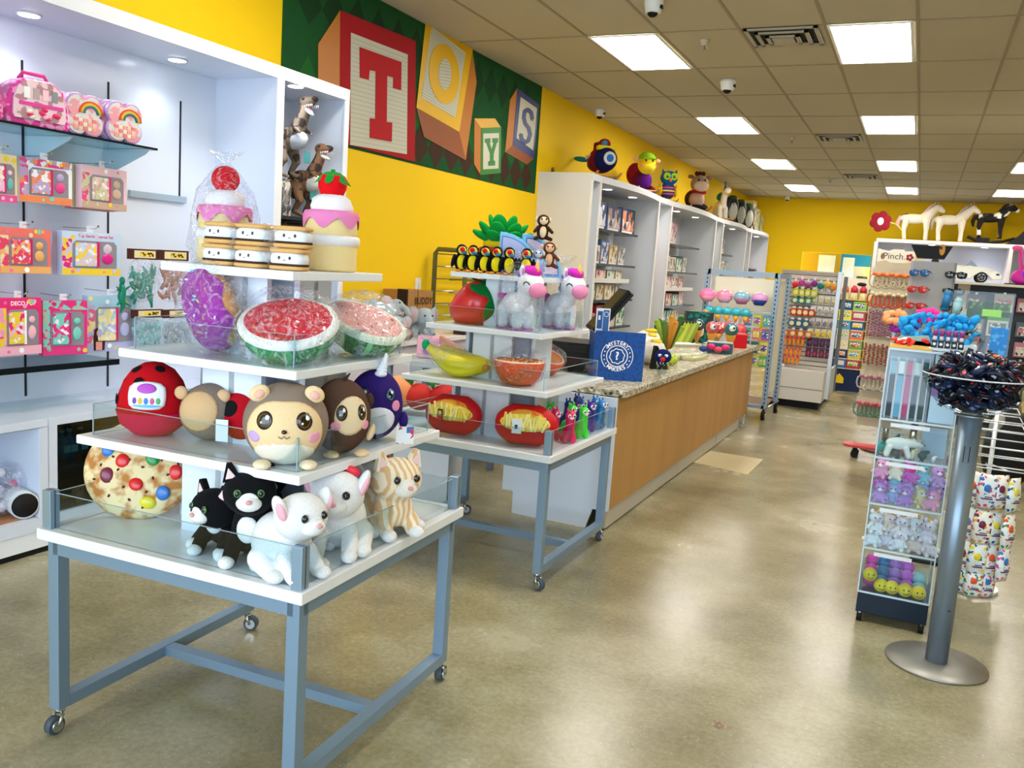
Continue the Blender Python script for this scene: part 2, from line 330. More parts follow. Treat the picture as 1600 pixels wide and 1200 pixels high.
# sprinklers and cameras
def sprinkler(px, py, lab):
    c = P(px, py, z=CEIL); t = thing('sprinkler', lab, 'sprinkler', c)
    MB().lathe([(.045,-.001),(.045,-.012),(.03,-.03),(.028,-.05),(.02,-.055)], M('c8bfa8', .4), n=16).build('escutcheon', t)
    MB().cyl((0,0,-.05),(0,0,-.085), .012, STEEL).cyl((0,0,-.085),(0,0,-.09), .022, STEEL).build('head', t)
sprinkler(1101, 62, 'fire sprinkler in the ceiling near the large air vent'); sprinkler(1238, 214, 'small fire sprinkler in the ceiling between the second lights'); sprinkler(1298, 278, 'tiny distant fire sprinkler near the third row of lights')
def camera_dome(px, py, lab, s=1, wall=False):
    c = P(px, py, z=CEIL); t = thing('security_camera', lab, 'security camera', c, scale=s)
    MB().lathe([(.075,-.001),(.075,-.03),(.068,-.05),(.062,-.09),(.05,-.1)], M('e9ebe9', .35), n=20).build('housing', t)
    MB().ell((0,-.01,-.095), (.042,.042,.035), BLACK).build('lens', t); MB().box((.05,-.03,-.07),(.075,.01,-.045), BLACK).build('sensor', t)
camera_dome(1022, 0, 'white dome security camera at the top edge above the nearest light', 1.05); camera_dome(1138, 125, 'white dome security camera in the middle of the ceiling', 1.15)
camera_dome(938, 171, 'white security camera near the yellow wall above the toy shelf', 1.0); camera_dome(1231, 306, 'tiny far security camera near the back wall', 1)
# cashier outlet and floor patch
p = P(652,447,x=WX); t = thing('wall_outlet', 'white switch plate on the yellow wall above the cardboard box', 'outlet', p); MB().box((0,-.045,-.08),(.012,.045,.08), WHITE).build('plate', t); MB().box((.012,-.012,-.03),(.02,.012,.03), M('d8d8d8',.4)).build('socket', t)
pts = [P(a,b,z=0) for a,b in ((1110,705),(1193,718),(1168,742),(1080,722))]
tag(MB().prism([(q.x,q.y) for q in pts], .0005, .003, M('c3b58c', .5), ax='z').build('floor_patch'), 'pale square patch in the concrete floor beside the counter', 'floor patch')
def stain(px, py, s, lab):
    c = P(px,py,z=0); random.seed(px); mb = MB()
    mb.prism([(c.x+s*math.cos(a*PI/9)*random.uniform(.7,1.2)*1.3, c.y+s*math.sin(a*PI/9)*random.uniform(.7,1.2)) for a in range(18)], .0003, .0012, M('7a5a44', .5, kind='spots', sc=60, amt='9a8f70'), ax='z')
    tag(mb.build('floor_stain'), lab, 'stain')
stain(1124, 1133, .028, 'small brown round stain on the concrete floor in the foreground')
# ---------------------------------------------------------------- TOYS mural on the left wall
def WP(cx, cy): 
    q = P(440+cx/3.81, cy/3.81, x=WX); return (q.y, min(q.z, CEIL-.002))
def fl(mb, pts, d, m): mb.prism([WP(a,b) for a,b in pts], WX+.004*d, WX+.004*d+.004, m, ax='x')
mural = thing('wall_mural', 'green wall mural spelling TOYS with four painted toy blocks', 'mural')
mb = MB(); ya = P(440,60,x=WX).y; yb = P(841,220,x=WX).y; zb = 2.5
GR = M('074a1e', .8); mb.box((WX,ya,zb),(WX+.004,yb,CEIL-.003), GR)
random.seed(5)
for k in range(16):
    for r_ in range(5):
        cy = ya+.15+k*.31+(r_%2)*.155; cz = zb+.1+r_*.3
        if cy > yb-.2 or cz > CEIL-.25: continue
        col = ['063616','0a4a20','125a20'][(k*3+r_*2)%3] if r_ > 0 else '3e2416'
        if r_ == 0: cz = zb+.17
        mb.prism([(cy-.15,cz),(cy,cz-.16 if r_ else cz-.165),(cy+.15,cz),(cy,cz+.22)], WX+.004, WX+.0055, M(col, .8), ax='x')
mb.build('backdrop', mural)
ORG = M('bb7420', .45); ORD = M('8f4c14', .45); CRM = M('cfcfbe', .8); RED = M('a80c1a', .75); YLW = M('e4b400', .4); GRN = M('237a1e', .4); BLU = M('2c3a78', .4)
def ribs(mb, quad, n, d):       # fine grey ribs across the cream panels
    a, b, c_, e = quad
    for k in range(1, n):
        t = k/n; p = (a[0]+(e[0]-a[0])*t, a[1]+(e[1]-a[1])*t); q = (b[0]+(c_[0]-b[0])*t, b[1]+(c_[1]-b[1])*t); h = 2.0
        fl(mb, [p,q,(q[0],q[1]+h),(p[0],p[1]+h)], d, M('a5a89c', .6))
mb = MB(); fl(mb, [(342,62),(212,262),(210,800),(338,850)], 2, ORG); fl(mb, [(342,62),(790,245),(785,962),(338,848)], 3, RED); fl(mb, [(403,195),(740,325),(735,918),(398,862)], 4, CRM)
ribs(mb, [(403,195),(740,325),(735,918),(398,862)], 24, 4.5)
fl(mb, [(450,280),(700,370),(698,538),(650,525),(652,462),(615,452),(612,725),(645,730),(642,843),(512,820),(513,703),(545,708),(547,425),(510,418),(505,475),(452,462)], 5.5, M('b8141f', .75)); mb.build('letter_block', mural, 'red block with the letter T')
mb = MB(); fl(mb, [(1130,285),(1155,490),(1090,955),(1050,785)], 2, ORG); fl(mb, [(795,640),(1050,785),(1090,955),(840,815)], 2.5, ORD); fl(mb, [(850,135),(1130,285),(1050,785),(795,640)], 3, YLW)
qd = [(885,158),(1085,315),(1025,700),(822,582)]; fl(mb, qd, 4, CRM); ribs(mb, qd, 26, 4.5)
fl(mb, [(955+90*math.cos(a*PI/18)+12*math.sin(a*PI/18), 440+180*math.sin(a*PI/18)) for a in range(36)], 5.5, YLW)
o2 = [(957+38*math.cos(a*PI/12), 442+92*math.sin(a*PI/12)) for a in range(24)]; fl(mb, o2, 6.6, CRM)
for k in range(9): 
    yy = 365+k*19; hw = 38*math.sqrt(max(0, 1-((yy-442)/92)**2)); fl(mb, [(957-hw,yy-6),(957+hw,yy+6),(957+hw,yy+9),(957-hw,yy-3)], 7.7, M('a5a89c', .6))
mb.build('letter_block', mural, 'yellow block with the letter O')
mb = MB(); fl(mb, [(1142,705),(1265,705),(1300,757),(1182,762)], 2, M('e0b048', .45)); fl(mb, [(1142,705),(1182,762),(1178,1042),(1140,975)], 2, ORG); fl(mb, [(1182,762),(1300,757),(1298,1030),(1178,1042)], 3, GRN); fl(mb, [(1192,795),(1285,792),(1282,1003),(1190,1008)], 4, CRM)
fl(mb, [(1200,825),(1232,823),(1232,850),(1228,850),(1240,890),(1252,850),(1245,850),(1245,823),(1278,822),(1278,848),(1270,850),(1252,915),(1250,955),(1260,957),(1260,985),(1220,987),(1220,960),(1230,958),(1230,915),(1208,850),(1200,850)], 5, GRN); mb.build('letter_block', mural, 'green block with the letter Y')
mb = MB(); fl(mb, [(1398,525),(1355,595),(1325,905),(1370,865)], 2, ORG); fl(mb, [(1370,865),(1495,945),(1455,980),(1325,905)], 2.5, ORD); fl(mb, [(1398,525),(1525,622),(1495,945),(1370,865)], 3, BLU); fl(mb, [(1415,578),(1512,645),(1488,895),(1390,822)], 4, CRM)
sp = [(1482,708),(1476,672),(1456,652),(1437,664),(1432,700),(1440,735),(1462,765),(1469,800),(1458,838),(1436,848),(1420,828),(1414,800)]
for k in range(len(sp)-1):
    (a,b),(c_,e) = sp[k],sp[k+1]; L_ = math.hypot(c_-a,e-b); nx,ny = -(e-b)/L_*11, (c_-a)/L_*13; ex,ey=(c_-a)/L_*3,(e-b)/L_*3
    fl(mb, [(a+nx-ex,b+ny-ey),(c_+nx+ex,e+ny+ey),(c_-nx+ex,e-ny+ey),(a-nx-ex,b-ny-ey)], 5+.12*(k%2), BLU)
fl(mb, [(1474,672),(1488,680),(1486,722),(1474,716)], 5.3, BLU); fl(mb, [(1408,792),(1420,798),(1418,838),(1404,826)], 5.3, BLU)
mb.build('letter_block', mural, 'blue block with the letter S')
# ---------------------------------------------------------------- tiered display tables
TZ = [.705, 1.008, 1.291, 1.575]; TH = [.512, .431, .345, .258]
TABLES = {}
def display_table(lab, cx, cy, rz, half, hole=()):
    t = thing('display_table', lab, 'table', (cx,cy,0), rz); a = half[0]
    top = M('e9ecf0', .3, coat=.2)
    MB().box((-a,-a,TZ[0]-.036),(a,a,TZ[0]), top).build('tabletop', t, bev=.003)
    q = a-.045
    mb = MB(); w_ = .022
    for s in (-1,1): mb.box((-q,s*q-w_,TZ[0]-.085),(q,s*q+w_,TZ[0]-.036), POST).box((s*q-w_,-q,TZ[0]-.085),(s*q+w_,q,TZ[0]-.036), POST)
    mb.build('apron', t)
    for sx in (-1,1):
        for sy in (-1,1): MB().box((sx*q-w_,sy*q-w_,.085),(sx*q+w_,sy*q+w_,TZ[0]-.036), POST).build('leg', t, bev=.002)
    for s in (-1,1): MB().box((s*q-w_,-q+w_,.085),(s*q+w_,q-w_,.125), POST).build('side_rail', t)
    MB().box((-q+w_,-w_,.087),(q-w_,w_,.123), POST).build('cross_rail', t)
    for sx in (-1,1):
        for sy in (-1,1):
            c = MB(); x, y = sx*q, sy*q; an = .6*sx+sy; dx, dy = .02*math.cos(an), .02*math.sin(an)
            c.cyl((x,y,.085),(x,y,.07), .016, CHROME)
            ex, ey = -math.sin(an)*.013, math.cos(an)*.013
            for k in (-1,1): c.cyl((x+dx+ex*k*.9,y+dy+ey*k*.9,.03),(x+dx+ex*k*1.5,y+dy+ey*k*1.5,.03), .02, CHROME, n=16); c.tube([(x+ex*k*1.3,y+ey*k*1.3,.07),(x+dx+ex*k*1.5,y+dy+ey*k*1.5,.03)], .006, CHROME, n=6)
            f = c.build('caster', t); MB().cyl((x+dx-ex,y+dy-ey,.03),(x+dx+ex,y+dy+ey,.03), .03, M('4a545e', .5), n=20).build('wheel', f)
    for k in (1,2,3):
        h = half[k]; z = TZ[k]; MB().box((-h,-h,z-.028),(h,h,z), top).build('shelf', t, bev=.003)
    pan = M('dfe6ee', .35)
    for k in (0,1,2):           # the white cross shaped riser between the shelves
        h = half[k+1]*.62; mb = MB(); zt = TZ[k+1]-.028
        mb.box((-h,-.011,TZ[k]),(h,.011,zt), pan).box((-.011,-h,TZ[k]),(.011,h,zt), pan)
        mb.box((-h,-h*.55,TZ[k]),(-h+.022,h*.55,zt), pan).box((h-.022,-h*.55,TZ[k]),(h,h*.55,zt), pan).box((-h*.55,-h,TZ[k]),(h*.55,-h+.022,zt), pan)
        mb.build('riser', t)
    for k, hh in ((0,.115),(1,.10),(2,.10)):   # clear acrylic guards
        h = half[k]-.035; z = TZ[k]; g = MB(); e = MB(); th = .0025
        for ax in (0,1):
            for s in (-1,1):
                lo = [-h,-h,z]; hi = [h,h,z+hh]; lo[ax] = s*h-th; hi[ax] = s*h+th; g.box(lo, hi, ACRY)
                lo2 = list(lo); hi2 = list(hi); lo2[2] = z+hh; hi2[2] = z+hh+.0012; e.box(lo2, hi2, ACRE)
        for sx in (-1,1):
            for sy in (-1,1): e.cyl((sx*h,sy*h,z),(sx*h,sy*h,z+hh), .0022, ACRE, n=6)
        g.build('acrylic_guard', t); e.build('guard_edge', t)
    for sx in (-1,1):
        for sy in (-1,1):
            h = half[0]-.03; m_ = MB(); m_.box((sx*h-.018,sy*h-.018,TZ[0]),(sx*h+.018,sy*h+.018,TZ[0]+.125), M('8fa6bb', .3, .5)); m_.box((sx*h-.0185,sy*h-.004,TZ[0]),(sx*h+.0185,sy*h+.004,TZ[0]+.126), M('55636f', .4, .5)); m_.build('corner_post', t, bev=.002)
    return t
T1 = (-1.973, 2.334, R(2.5)); T2 = (-2.064, 4.415, R(-.2))
display_table('grey steel table on casters with white tiered shelves nearest the camera', *T1, TH)
display_table('grey steel table with white tiered shelves beside the wooden counter', *T2, TH)
def on(T, u, v, z=0):
    c, s = math.cos(T[2]), math.sin(T[2]); return Vector((T[0]+u*c-v*s, T[1]+u*s+v*c, z))
# ---------------------------------------------------------------- white display wall unit on the left
XF = -3.93; XB = -4.46
DL = M('f4f9ff', .5, emit=14)
def downlight(par, c, r=.05, power=5, col=(.86,.93,1)):
    n = MB().lathe([(r+.012,-.001),(r+.012,-.006),(r,-.008)], WHITE, c=c, n=24).build('downlight', par); MB().cyl((c[0],c[1],c[2]-.004),(c[0],c[1],c[2]-.009), r, DL, n=24).build('lens', n)
    l = bpy.data.lights.new('downlight_lamp', 'SPOT'); l.energy = power; l.spot_size = R(125); l.spot_blend = .8; l.shadow_soft_size = r; l.color = col
    o = bpy.data.objects.new('downlight_lamp', l); C.objects.link(o); o.location = (c[0],c[1],c[2]-.02); o.parent = par
cab = thing('display_cabinet', 'tall white wall display cabinet with downlights and glass shelf at left', 'cabinet')
CW = M('d9e0ee', .28, coat=.25); YA, YB, YC = 1.3, 4.64, 5.39
mb = MB(); mb.box((WX+.005,YA,.7),(XB,YC,2.80), CW); mb.build('back_panel', cab)
mb = MB(); mb.box((XB,YA,2.725),(XF-.015,YC-.001,2.80), CW); mb.build('top', cab, bev=.003)
mb = MB()
mb.box((XB,YB-.03,.7),(XF-.012,YB-.008,2.725), CW); mb.box((XB,YC-.03,0.1),(XF-.012,YC,2.725), CW); mb.build('side_panel', cab)
mb = MB(); mb.box((XF-.014,YA,2.722),(XF,YC,2.803), WHITEG); mb.build('fascia', cab, bev=.002)
for a, b in ((YB-.035,YB+.035),(YC-.05,YC)): MB().box((XF-.014,a,.7),(XF,b,2.722), WHITEG).build('front_post', cab, bev=.002)
SLOT = M('1d2024', .5)
mb = MB()
for px, top_ in ((34,94),(169,128),(282,158)):
    q = P(px, top_, x=XB); mb.box((XB,q.y-.006,.72 if px != 282 else 1.9),(XB+.004,q.y+.006,q.z), SLOT)
mb.build('slot_channel', cab)
q1 = P(202,302,x=XB+.01); q2 = P(283,308,x=XB+.01); MB().box((XB,q1.y,q1.z-.02),(XB+.02,q2.y+.04,q1.z+.02), M('a9bccb', .3, .3)).build('rail', cab)
for px, py in ((155,97),(277,93),(45,22)):
    q = P(px, py, z=2.724); downlight(cab, (min(q.x,-4.05), q.y, 2.725), .05, 9)
q = P(462,134,z=2.724); downlight(cab, (q.x, q.y, 2.725), .05, 9)
# base cabinets with open cubbies
def base_unit(lab, y0, y1, dark):
    t = thing('base_cabinet', lab, 'cabinet', (0,0,0)); mb = MB()
    mb.box((XB,y0,.66),(XF,y1,.70), CW); mb.box((XB,y0,.12),(XF,y1,.19), CW); mb.box((XB,y0,.19),(XF,y0+.05,.66), CW); mb.box((XB,y1-.05,.19),(XF,y1,.66), CW); mb.box((XB+.01,y0,.19),(XB+.03,y1,.66), CW if not dark else M('15202a', .5))
    mb.build('carcass', t, bev=.002); MB().box((XB,y0,.0),(XF-.01,y1,.03), BLACK).box((XB,y0,.03),(XF-.006,y1,.12), WHITEG).build('plinth', t)
    if dark:
        MB().box((XF-.03,y0+.05,.19),(XF-.024,y1-.05,.66), GLASSD).build('glass_door', t)
        MB().box((XB+.03,y0+.05,.40),(XF-.06,y1-.05,.408), M('24343f', .2)).build('glass_shelf', t); MB().box((XB+.03,y0+.05,.19),(XF-.05,y1-.05,.2), M('101820', .6)).box((XB+.03,y0+.05,.2),(XF-.05,y0+.055,.66), M('18222b', .5)).build('lining', t)
    return t
base_unit('white base cabinet with an open cubby at the far left edge', 1.3, 2.945, False)
base_unit('white base cabinet with a dark glass front behind the tiered table', 2.947, 4.15, True)
base_unit('white base cabinet under the dinosaur bay', 4.152, 5.39, True)
# glass shelf
gs = thing('glass_shelf', 'clear glass shelf holding pink and butterfly cases', 'shelf'); s0 = P(0,187,x=-4.05); s1 = P(246,233,x=-4.05)
MB().box((XB,1.5,s0.z-.01),(-4.05,s1.y,s0.z), GLASSD).build('glass_pane', gs); MB().box((-4.052,1.5,s0.z-.011),(-4.047,s1.y,s0.z+.001), M('0e1c22', .15)).box((XB,s1.y-.003,s0.z-.011),(-4.05,s1.y+.003,s0.z+.001), M('16303a', .15)).build('edge', gs)
for yy in (s1.y-.02, P(34,240,x=XB).y+.02):
    MB().prism([(XB,s0.z-.01),(-4.09,s0.z-.012),(-4.12,s0.z-.035),(XB,s0.z-.17)], yy-.003, yy+.003, M('b7d3de', .2), ax='y').build('bracket', gs)
gs2 = thing('glass_shelf', 'dark edged glass shelf under the hanging pink craft boxes', 'shelf'); a0 = P(0,578,x=-4.08); a1 = P(186,566,x=-4.08)
MB().box((XB,1.5,a0.z-.012),(-4.08,a1.y,a0.z), GLASSD).build('glass_pane', gs2); MB().box((-4.083,1.5,a0.z-.028),(-4.076,a1.y,a0.z+.004), M('0c1418', .15)).build('edge', gs2)
# ---------------------------------------------------------------- plush helpers
PK = M('f2a0c0', .9, kind='plush'); EYE = M('08080a', .12, coat=.6); EYW = M('f6f8fb', .2)
def pl(h): return M(h, .9, kind='plush')
def fur(h): return M(h, 1, kind='fur')
def eyes(par, c, r, az, el, ra, m2='2c3e66', rb=None, sides=(-1,1), mid=0):
    rb = rb or ra*1.15
    for s in sides:
        e = MB(); e.patch(c, r, mid+s*az, el, ra, rb, M('101014', .12, coat=.5), off=.012); e.patch(c, r, mid+s*az, el, ra*.82, rb*.82, M(m2, .1, coat=.5), off=.018, nr=3)
        e.patch(c, r, mid+s*az, el, ra*.66, rb*.66, M('050507', .1, coat=.5), off=.022, nr=3); e.patch(c, r, mid+s*az+math.degrees(ra)*.35, el+math.degrees(rb)*.3, ra*.28, rb*.28, EYW, off=.03, nr=2)
        e.patch(c, r, mid+s*az-math.degrees(ra)*.3, el-math.degrees(rb)*.25, ra*.14, rb*.14, EYW, off=.03, nr=2)
        e.build('eye', par)
def bagof(par, c, r, h, knot=True, seed=1, sc=26, pull=.06):
    """crumpled clear bag: an egg shaped film gathered at the top"""
    mb = MB(); random.seed(seed); ph = [random.uniform(0,6) for _ in range(6)]
    prof = [(.02,0),(r*.9,.004),(r*1.02,h*.15),(r,h*.45),(r*.82,h*.68),(r*.4,h*.86),(pull*.35,h*.93)]
    if knot: prof += [(pull*.25,h*.95),(pull*.9,h*1.03),(pull*1.1,h*1.06)]
    mb.lathe(prof, BAG, c=c, n=48, wob=lambda u,z: .05*math.sin(5*u+ph[0]+z*20)+.035*math.sin(11*u+ph[1]-z*31)+.025*math.sin(17*u+ph[2]+z*50), cap=False)
    return mb.build('plastic_bag', par)
def legs4(mb, m, xs, ys, z0, z1, r0, r1):
    for x in xs:
        for y in ys: mb.cap((x,y,z1),(x,y,z0+r1), r0, r1, m)
# ---------------------------------------------------------------- table 1, top shelf
def TP(px, py, k, T=None): return P(px, py, z=TZ[k])
def cake(lab, loc, rz, bagged, strawberry):
    t = thing('cake_plush', lab, 'plush toy', loc, rz); r = .098
    MB().lathe([(r*.95,.001),(r,.01),(r,.09),(r*.97,.098)], pl('f6dda0'), n=32).build('sponge', t)
    MB().lathe([(r*.9,.09),(r*1.06,.097),(r*1.1,.112),(r*1.06,.127),(r*.9,.132)], pl('f4f0f4'), n=32).build('cream_layer', t)
    MB().lathe([(r*.95,.13),(r*.99,.14),(r*.96,.185),(r*.9,.195)], pl('f6dda0'), n=32).build('upper_sponge', t)
    ic = MB(); n = 48; vs = []
    for zz, rr in ((0,1.03),(1,1.05),(2,.98),(3,.7),(4,.3)):
        for i in range(n):
            u = 2*PI*i/n; z = (.172-.018*math.sin(6*u)) if zz == 0 else [0,.2,.216,.221,.223][zz]; vs.append((r*rr*math.cos(u), r*rr*math.sin(u), z))
    ic.add(vs, [(j*n+i, j*n+(i+1)%n, (j+1)*n+(i+1)%n, (j+1)*n+i) for j in range(4) for i in range(n)], pl('f08ac0')); ic.add(vs, [list(range(n*4, n*5))], pl('f08ac0')); ic.build('icing', t)
    MB().lathe([(r*.72,.21),(r*.78,.232),(r*.7,.26),(r*.5,.275),(.02,.28)], pl('f6f2f6'), n=28, wob=lambda u,z: .05*math.sin(7*u+z*90)).build('cream_top', t)
    if strawberry:
        MB().lathe([(.02,.268),(.04,.275),(.051,.3),(.052,.325),(.045,.345),(.02,.355)], pl('e0121c'), n=28).build('strawberry', t)
        g = MB(); n = 40; vs = []
        for k, (f, z) in enumerate(((1.0,.322),(.8,.345),(.45,.357),(.1,.361))):
            for i in range(n):
                u = 2*PI*i/n; q = (1+.28*math.sin(6*u)) if k == 0 else 1
                vs.append((.056*f*q*math.cos(u)*(.97 if k == 0 else 1), .056*f*q*math.sin(u)*(.97 if k == 0 else 1), z+(.01*(-math.sin(6*u)) if k == 0 else 0)))
        g.add(vs, [(j*n+i, j*n+(i+1)%n, (j+1)*n+(i+1)%n, (j+1)*n+i) for j in range(3) for i in range(n)], pl('1f9a3a')); g.cyl((0,0,.36),(0,0,.368), .008, pl('1f9a3a')); g.build('leaf_cap', t)
    else: MB().ell((0,0,.318), (.052,.052,.05), pl('d81828')).build('cherry', t)
    if bagged: bagof(t, (0,0,.001), .125, .40, seed=3)
    return t
p = TP(338,414,3); cake('pink iced cake plush with a red cherry in a clear plastic bag', on(T1,-.165,-.07,TZ[3]), R(20), True, False).scale = (.88,)*3
cake('pink iced cake plush topped with a red strawberry', on(T1,.148,.09,TZ[3]), R(35), False, True).scale = (.92,)*3
def smore(): 
    t = thing('sandwich_plush', 'x', 'plush toy'); BR_ = pl('e0b070'); CR = pl('eef2f6')
    MB().ell((0,0,.008), (.058,.045,.009), BR_, sq=.55).build('lower_biscuit', t); MB().ell((0,0,.034), (.055,.043,.024), CR, sq=.6).build('marshmallow', t); MB().ell((0,0,.06), (.058,.045,.008), BR_, sq=.55).build('upper_biscuit', t)
    MB().ell((0,0,.017), (.0575,.0445,.006), M('4a2f22', .8, kind='plush'), sq=.6).build('chocolate_layer', t)
    e = MB(); 
    for s in (-1,1): e.ell((s*.017,-.0415,.038), (.0045,.003,.0055), EYE, nu=10, nv=6)
    e.cyl((-.004,-.0425,.031),(.004,-.0425,.031), .0012, EYE, n=6); e.build('face', t)
    return t
sm = smore(); used = 0; wheres = ['bottom row at the left','bottom row in the middle','bottom row at the near corner','top row at the left','top row in the middle','top row at the right','bottom row behind the corner']
for (u, v, lv, rz), w_ in zip([(-.06,-.2,0,5),(.065,-.2,0,-4),(.19,-.185,0,14),(-.055,-.2,1,-3),(.07,-.2,1,4),(.19,-.17,1,20)], wheres):
    l_ = on(T1, u, v, TZ[3]+lv*.068); lab = 'biscuit sandwich plush with a tiny face, ' + w_
    o = put(sm, l_, T1[2]+R(rz)) if not used else dup(sm, l_, T1[2]+R(rz)); o['label'] = lab; o['group'] = 'biscuit sandwich plushes on the top shelf'; used = 1
bw = thing('wrapping_bag', 'crumpled clear bag lying over the biscuit sandwich plushes', 'plastic bag', on(T1,.07,-.17,TZ[3]+.01), T1[2])
MB().ell((0,0,.06), (.13,.062,.07), BAG, nu=32, nv=20, sq=.8).build('plastic_film', bw, crumple=(.03,.02))
# ---------------------------------------------------------------- table 1, second shelf
def donut(lab, loc, rz, tilt, bag=True, s=1):
    t = thing('donut_plush', lab, 'plush toy', loc, rz, scale=s); Q = Matrix.Translation((0,0,.148)) @ Matrix.Rotation(R(90+tilt), 4, 'X')
    def tor(R0, r0, m, z0, lo, hi, wav=0, zs=1):
        n, k = 40, 16; vs = []
        for i in range(n):
            u = 2*PI*i/n
            for j in range(k):
                a = lo+(hi-lo)*j/(k-1)
                if wav and j in (0, k-1): a += (.25*math.sin(7*u) if j == 0 else -.25*math.sin(7*u+1))
                rr = R0+r0*math.cos(a); vs.append(Q@Vector((rr*math.cos(u), rr*math.sin(u), z0+r0*zs*math.sin(a))))
        return MB().add(vs, [(i*k+j, ((i+1)%n)*k+j, ((i+1)%n)*k+j+1, i*k+j+1) for i in range(n) for j in range(k-1)], m)
    tor(.091, .053, pl('e9a257'), 0, 0, 2*PI).build('dough', t)
    tor(.091, .057, pl('a01f9e'), .002, R(-5), R(185), 1).build('icing', t)
    e = MB(); random.seed(8)
    for k in range(30):
        u = random.uniform(0,6.28); a = R(random.uniform(35,150)); rr = .091+.059*math.cos(a); c = Q@Vector((rr*math.cos(u), rr*math.sin(u), .002+.059*math.sin(a))); e.ell(c, (.004,.004,.009), M(random.choice(['f2c83a','f07ab0','7fd6f0','f5f5f5']), .5), rot=(u,a,k), nu=6, nv=4)
    e.build('sprinkle_print', t)
    if bag: MB().ell((0,0,.15), (.16,.11,.168), BAG, nu=36, nv=22, sq=.9).build('plastic_bag', t, crumple=(.05,.035))
    return t
donut('purple iced donut plush standing in a clear bag on the left corner', on(T1,-.10,-.2,TZ[2]), R(-25), 14, True, .96)
donut('purple iced donut plush standing behind the bagged donut', on(T1,-.17,.06,TZ[2]), R(-40), 4, False, .95)
def melon(lab, loc, rz, tilt, s=1, rim='f4f6ee', flesh='dc1234', rind='0e8f55', bag=True):
    t = thing('watermelon_plush', lab, 'plush toy', loc, rz, scale=s); r = .155
    Q = Matrix.Translation((0,0,.126)) @ Matrix.Rotation(R(tilt), 4, 'X')
    a = MB(); a.T = Q; prof = [(.015,-r*.80)]+[(r*math.cos(R(q)), r*.82*math.sin(R(q))) for q in (-75,-60,-45,-30,-15,-4)]; a.lathe(prof, M(rind, .85, kind='plush'), n=40, cap=False)
    for k in range(9):
        u0 = 2*PI*k/9; vs = []
        for q in (-78,-60,-45,-30,-15,-5):
            for dd in (-.07,-.035,0,.035,.07): vs.append((1.012*r*math.cos(R(q))*math.cos(u0+dd*(1+.2*math.sin(q*.2))), 1.012*r*math.cos(R(q))*math.sin(u0+dd*(1+.2*math.sin(q*.2))), 1.012*r*.82*math.sin(R(q))))
        a.add(vs, [(j*5+i, j*5+i+1, (j+1)*5+i+1, (j+1)*5+i) for j in range(5) for i in range(4)], pl('7fd08a' if rind != '0e8f55' else '3fb575'))
    a.build('rind', t)
    a = MB(); a.T = Q; a.lathe([(r,-.012),(r*1.02,0),(r*.985,.01),(r*.88,.014)], pl(rim), n=40, cap=False); a.build('rim', t)
    a = MB(); a.T = Q; a.lathe([(r*.9,.013),(r*.6,.02),(r*.3,.022),(.001,.022)], pl(flesh), n=40, cap=False); a.build('flesh', t)
    a = MB(); a.T = Q; random.seed(4)
    for k in range(16):
        u = k*2.4; rr = r*.18*math.sqrt(k+1); a.ell((rr*math.cos(u), rr*math.sin(u), .021), (.003,.005,.002), M('30060c', .4), nu=8, nv=4)
    a.build('seed_print', t)
    if bag: 
        a = MB(); a.T = Q; a.ell((0,0,-.03), (r*1.1,r*1.1,r*.92), BAG, nu=40, nv=24); a.build('plastic_bag', t, crumple=(.05,.03))
    return t
melon('big red halved watermelon plush facing the aisle in clear plastic', on(T1,.205,-.2,TZ[2]), R(28), 25, .98)
melon('watermelon plush with a pale pink top in a knotted clear bag', on(T1,.255,.17,TZ[2]), R(75), 24, .92, rim='e9f2d8', flesh='eda9a0', rind='0c7a34')
# ---------------------------------------------------------------- table 1, third shelf
def ball(name, lab, loc, rz, r, c1, squash=(1,1,1), cat='plush toy'):
    t = thing(name, lab, cat, loc, rz); rr = (r*squash[0], r*squash[1], r*squash[2]); c = (0,0,rr[2]); MB().ell(c, rr, pl(c1), nu=36, nv=24).build('body', t); return t, c, rr
# red egg
t = thing('egg_plush', 'large red ladybird egg plush with a paper label, at the left end of its shelf', 'plush toy', TP(228,680,1)+Vector((0,.03,0)), R(48)); EG = [(.01,.001),(.06,.008),(.1,.04),(.112,.085),(.108,.13),(.09,.18),(.065,.215),(.03,.236),(.002,.241)]
MB().lathe(EG, pl('c00f1c'), n=40).build('body', t); MB().lathe([(.02,-.0),(.0615,.0055),(.102,.039),(.114,.083)], pl('e0124e'), n=40, cap=False).build('pink_base', t)
e = MB(); 
for az, el in ((-30,35),(70,10),(150,30),(-80,5),(20,62),(-60,58)): e.patch((0,0,.11), (.114,.114,.13), az, el, .14, .14, pl('121214'), off=.004)
e.build('spot', t)
e = MB(); e.patch((0,0,.115), (.114,.114,.129), -12, 14, .52, .36, M('ecebf5', .4), off=.012, shape=lambda u: 1/max(abs(math.cos(u)),abs(math.sin(u)))**.8); e.patch((0,0,.115), (.114,.114,.129), -12, 24, .26, .13, M('b94fc0', .4), off=.02)
for k in range(5): e.patch((0,0,.115), (.114,.114,.129), -30+k*9, 6, .06, .08, M(['7b3fb0','e0b030','3f7fd0','d05f9a','60b070'][k], .5), off=.02)
e.patch((0,0,.115), (.114,.114,.129), -12, -1, .38, .035, M('6fb7d8', .5), off=.02); e.build('paper_label', t)
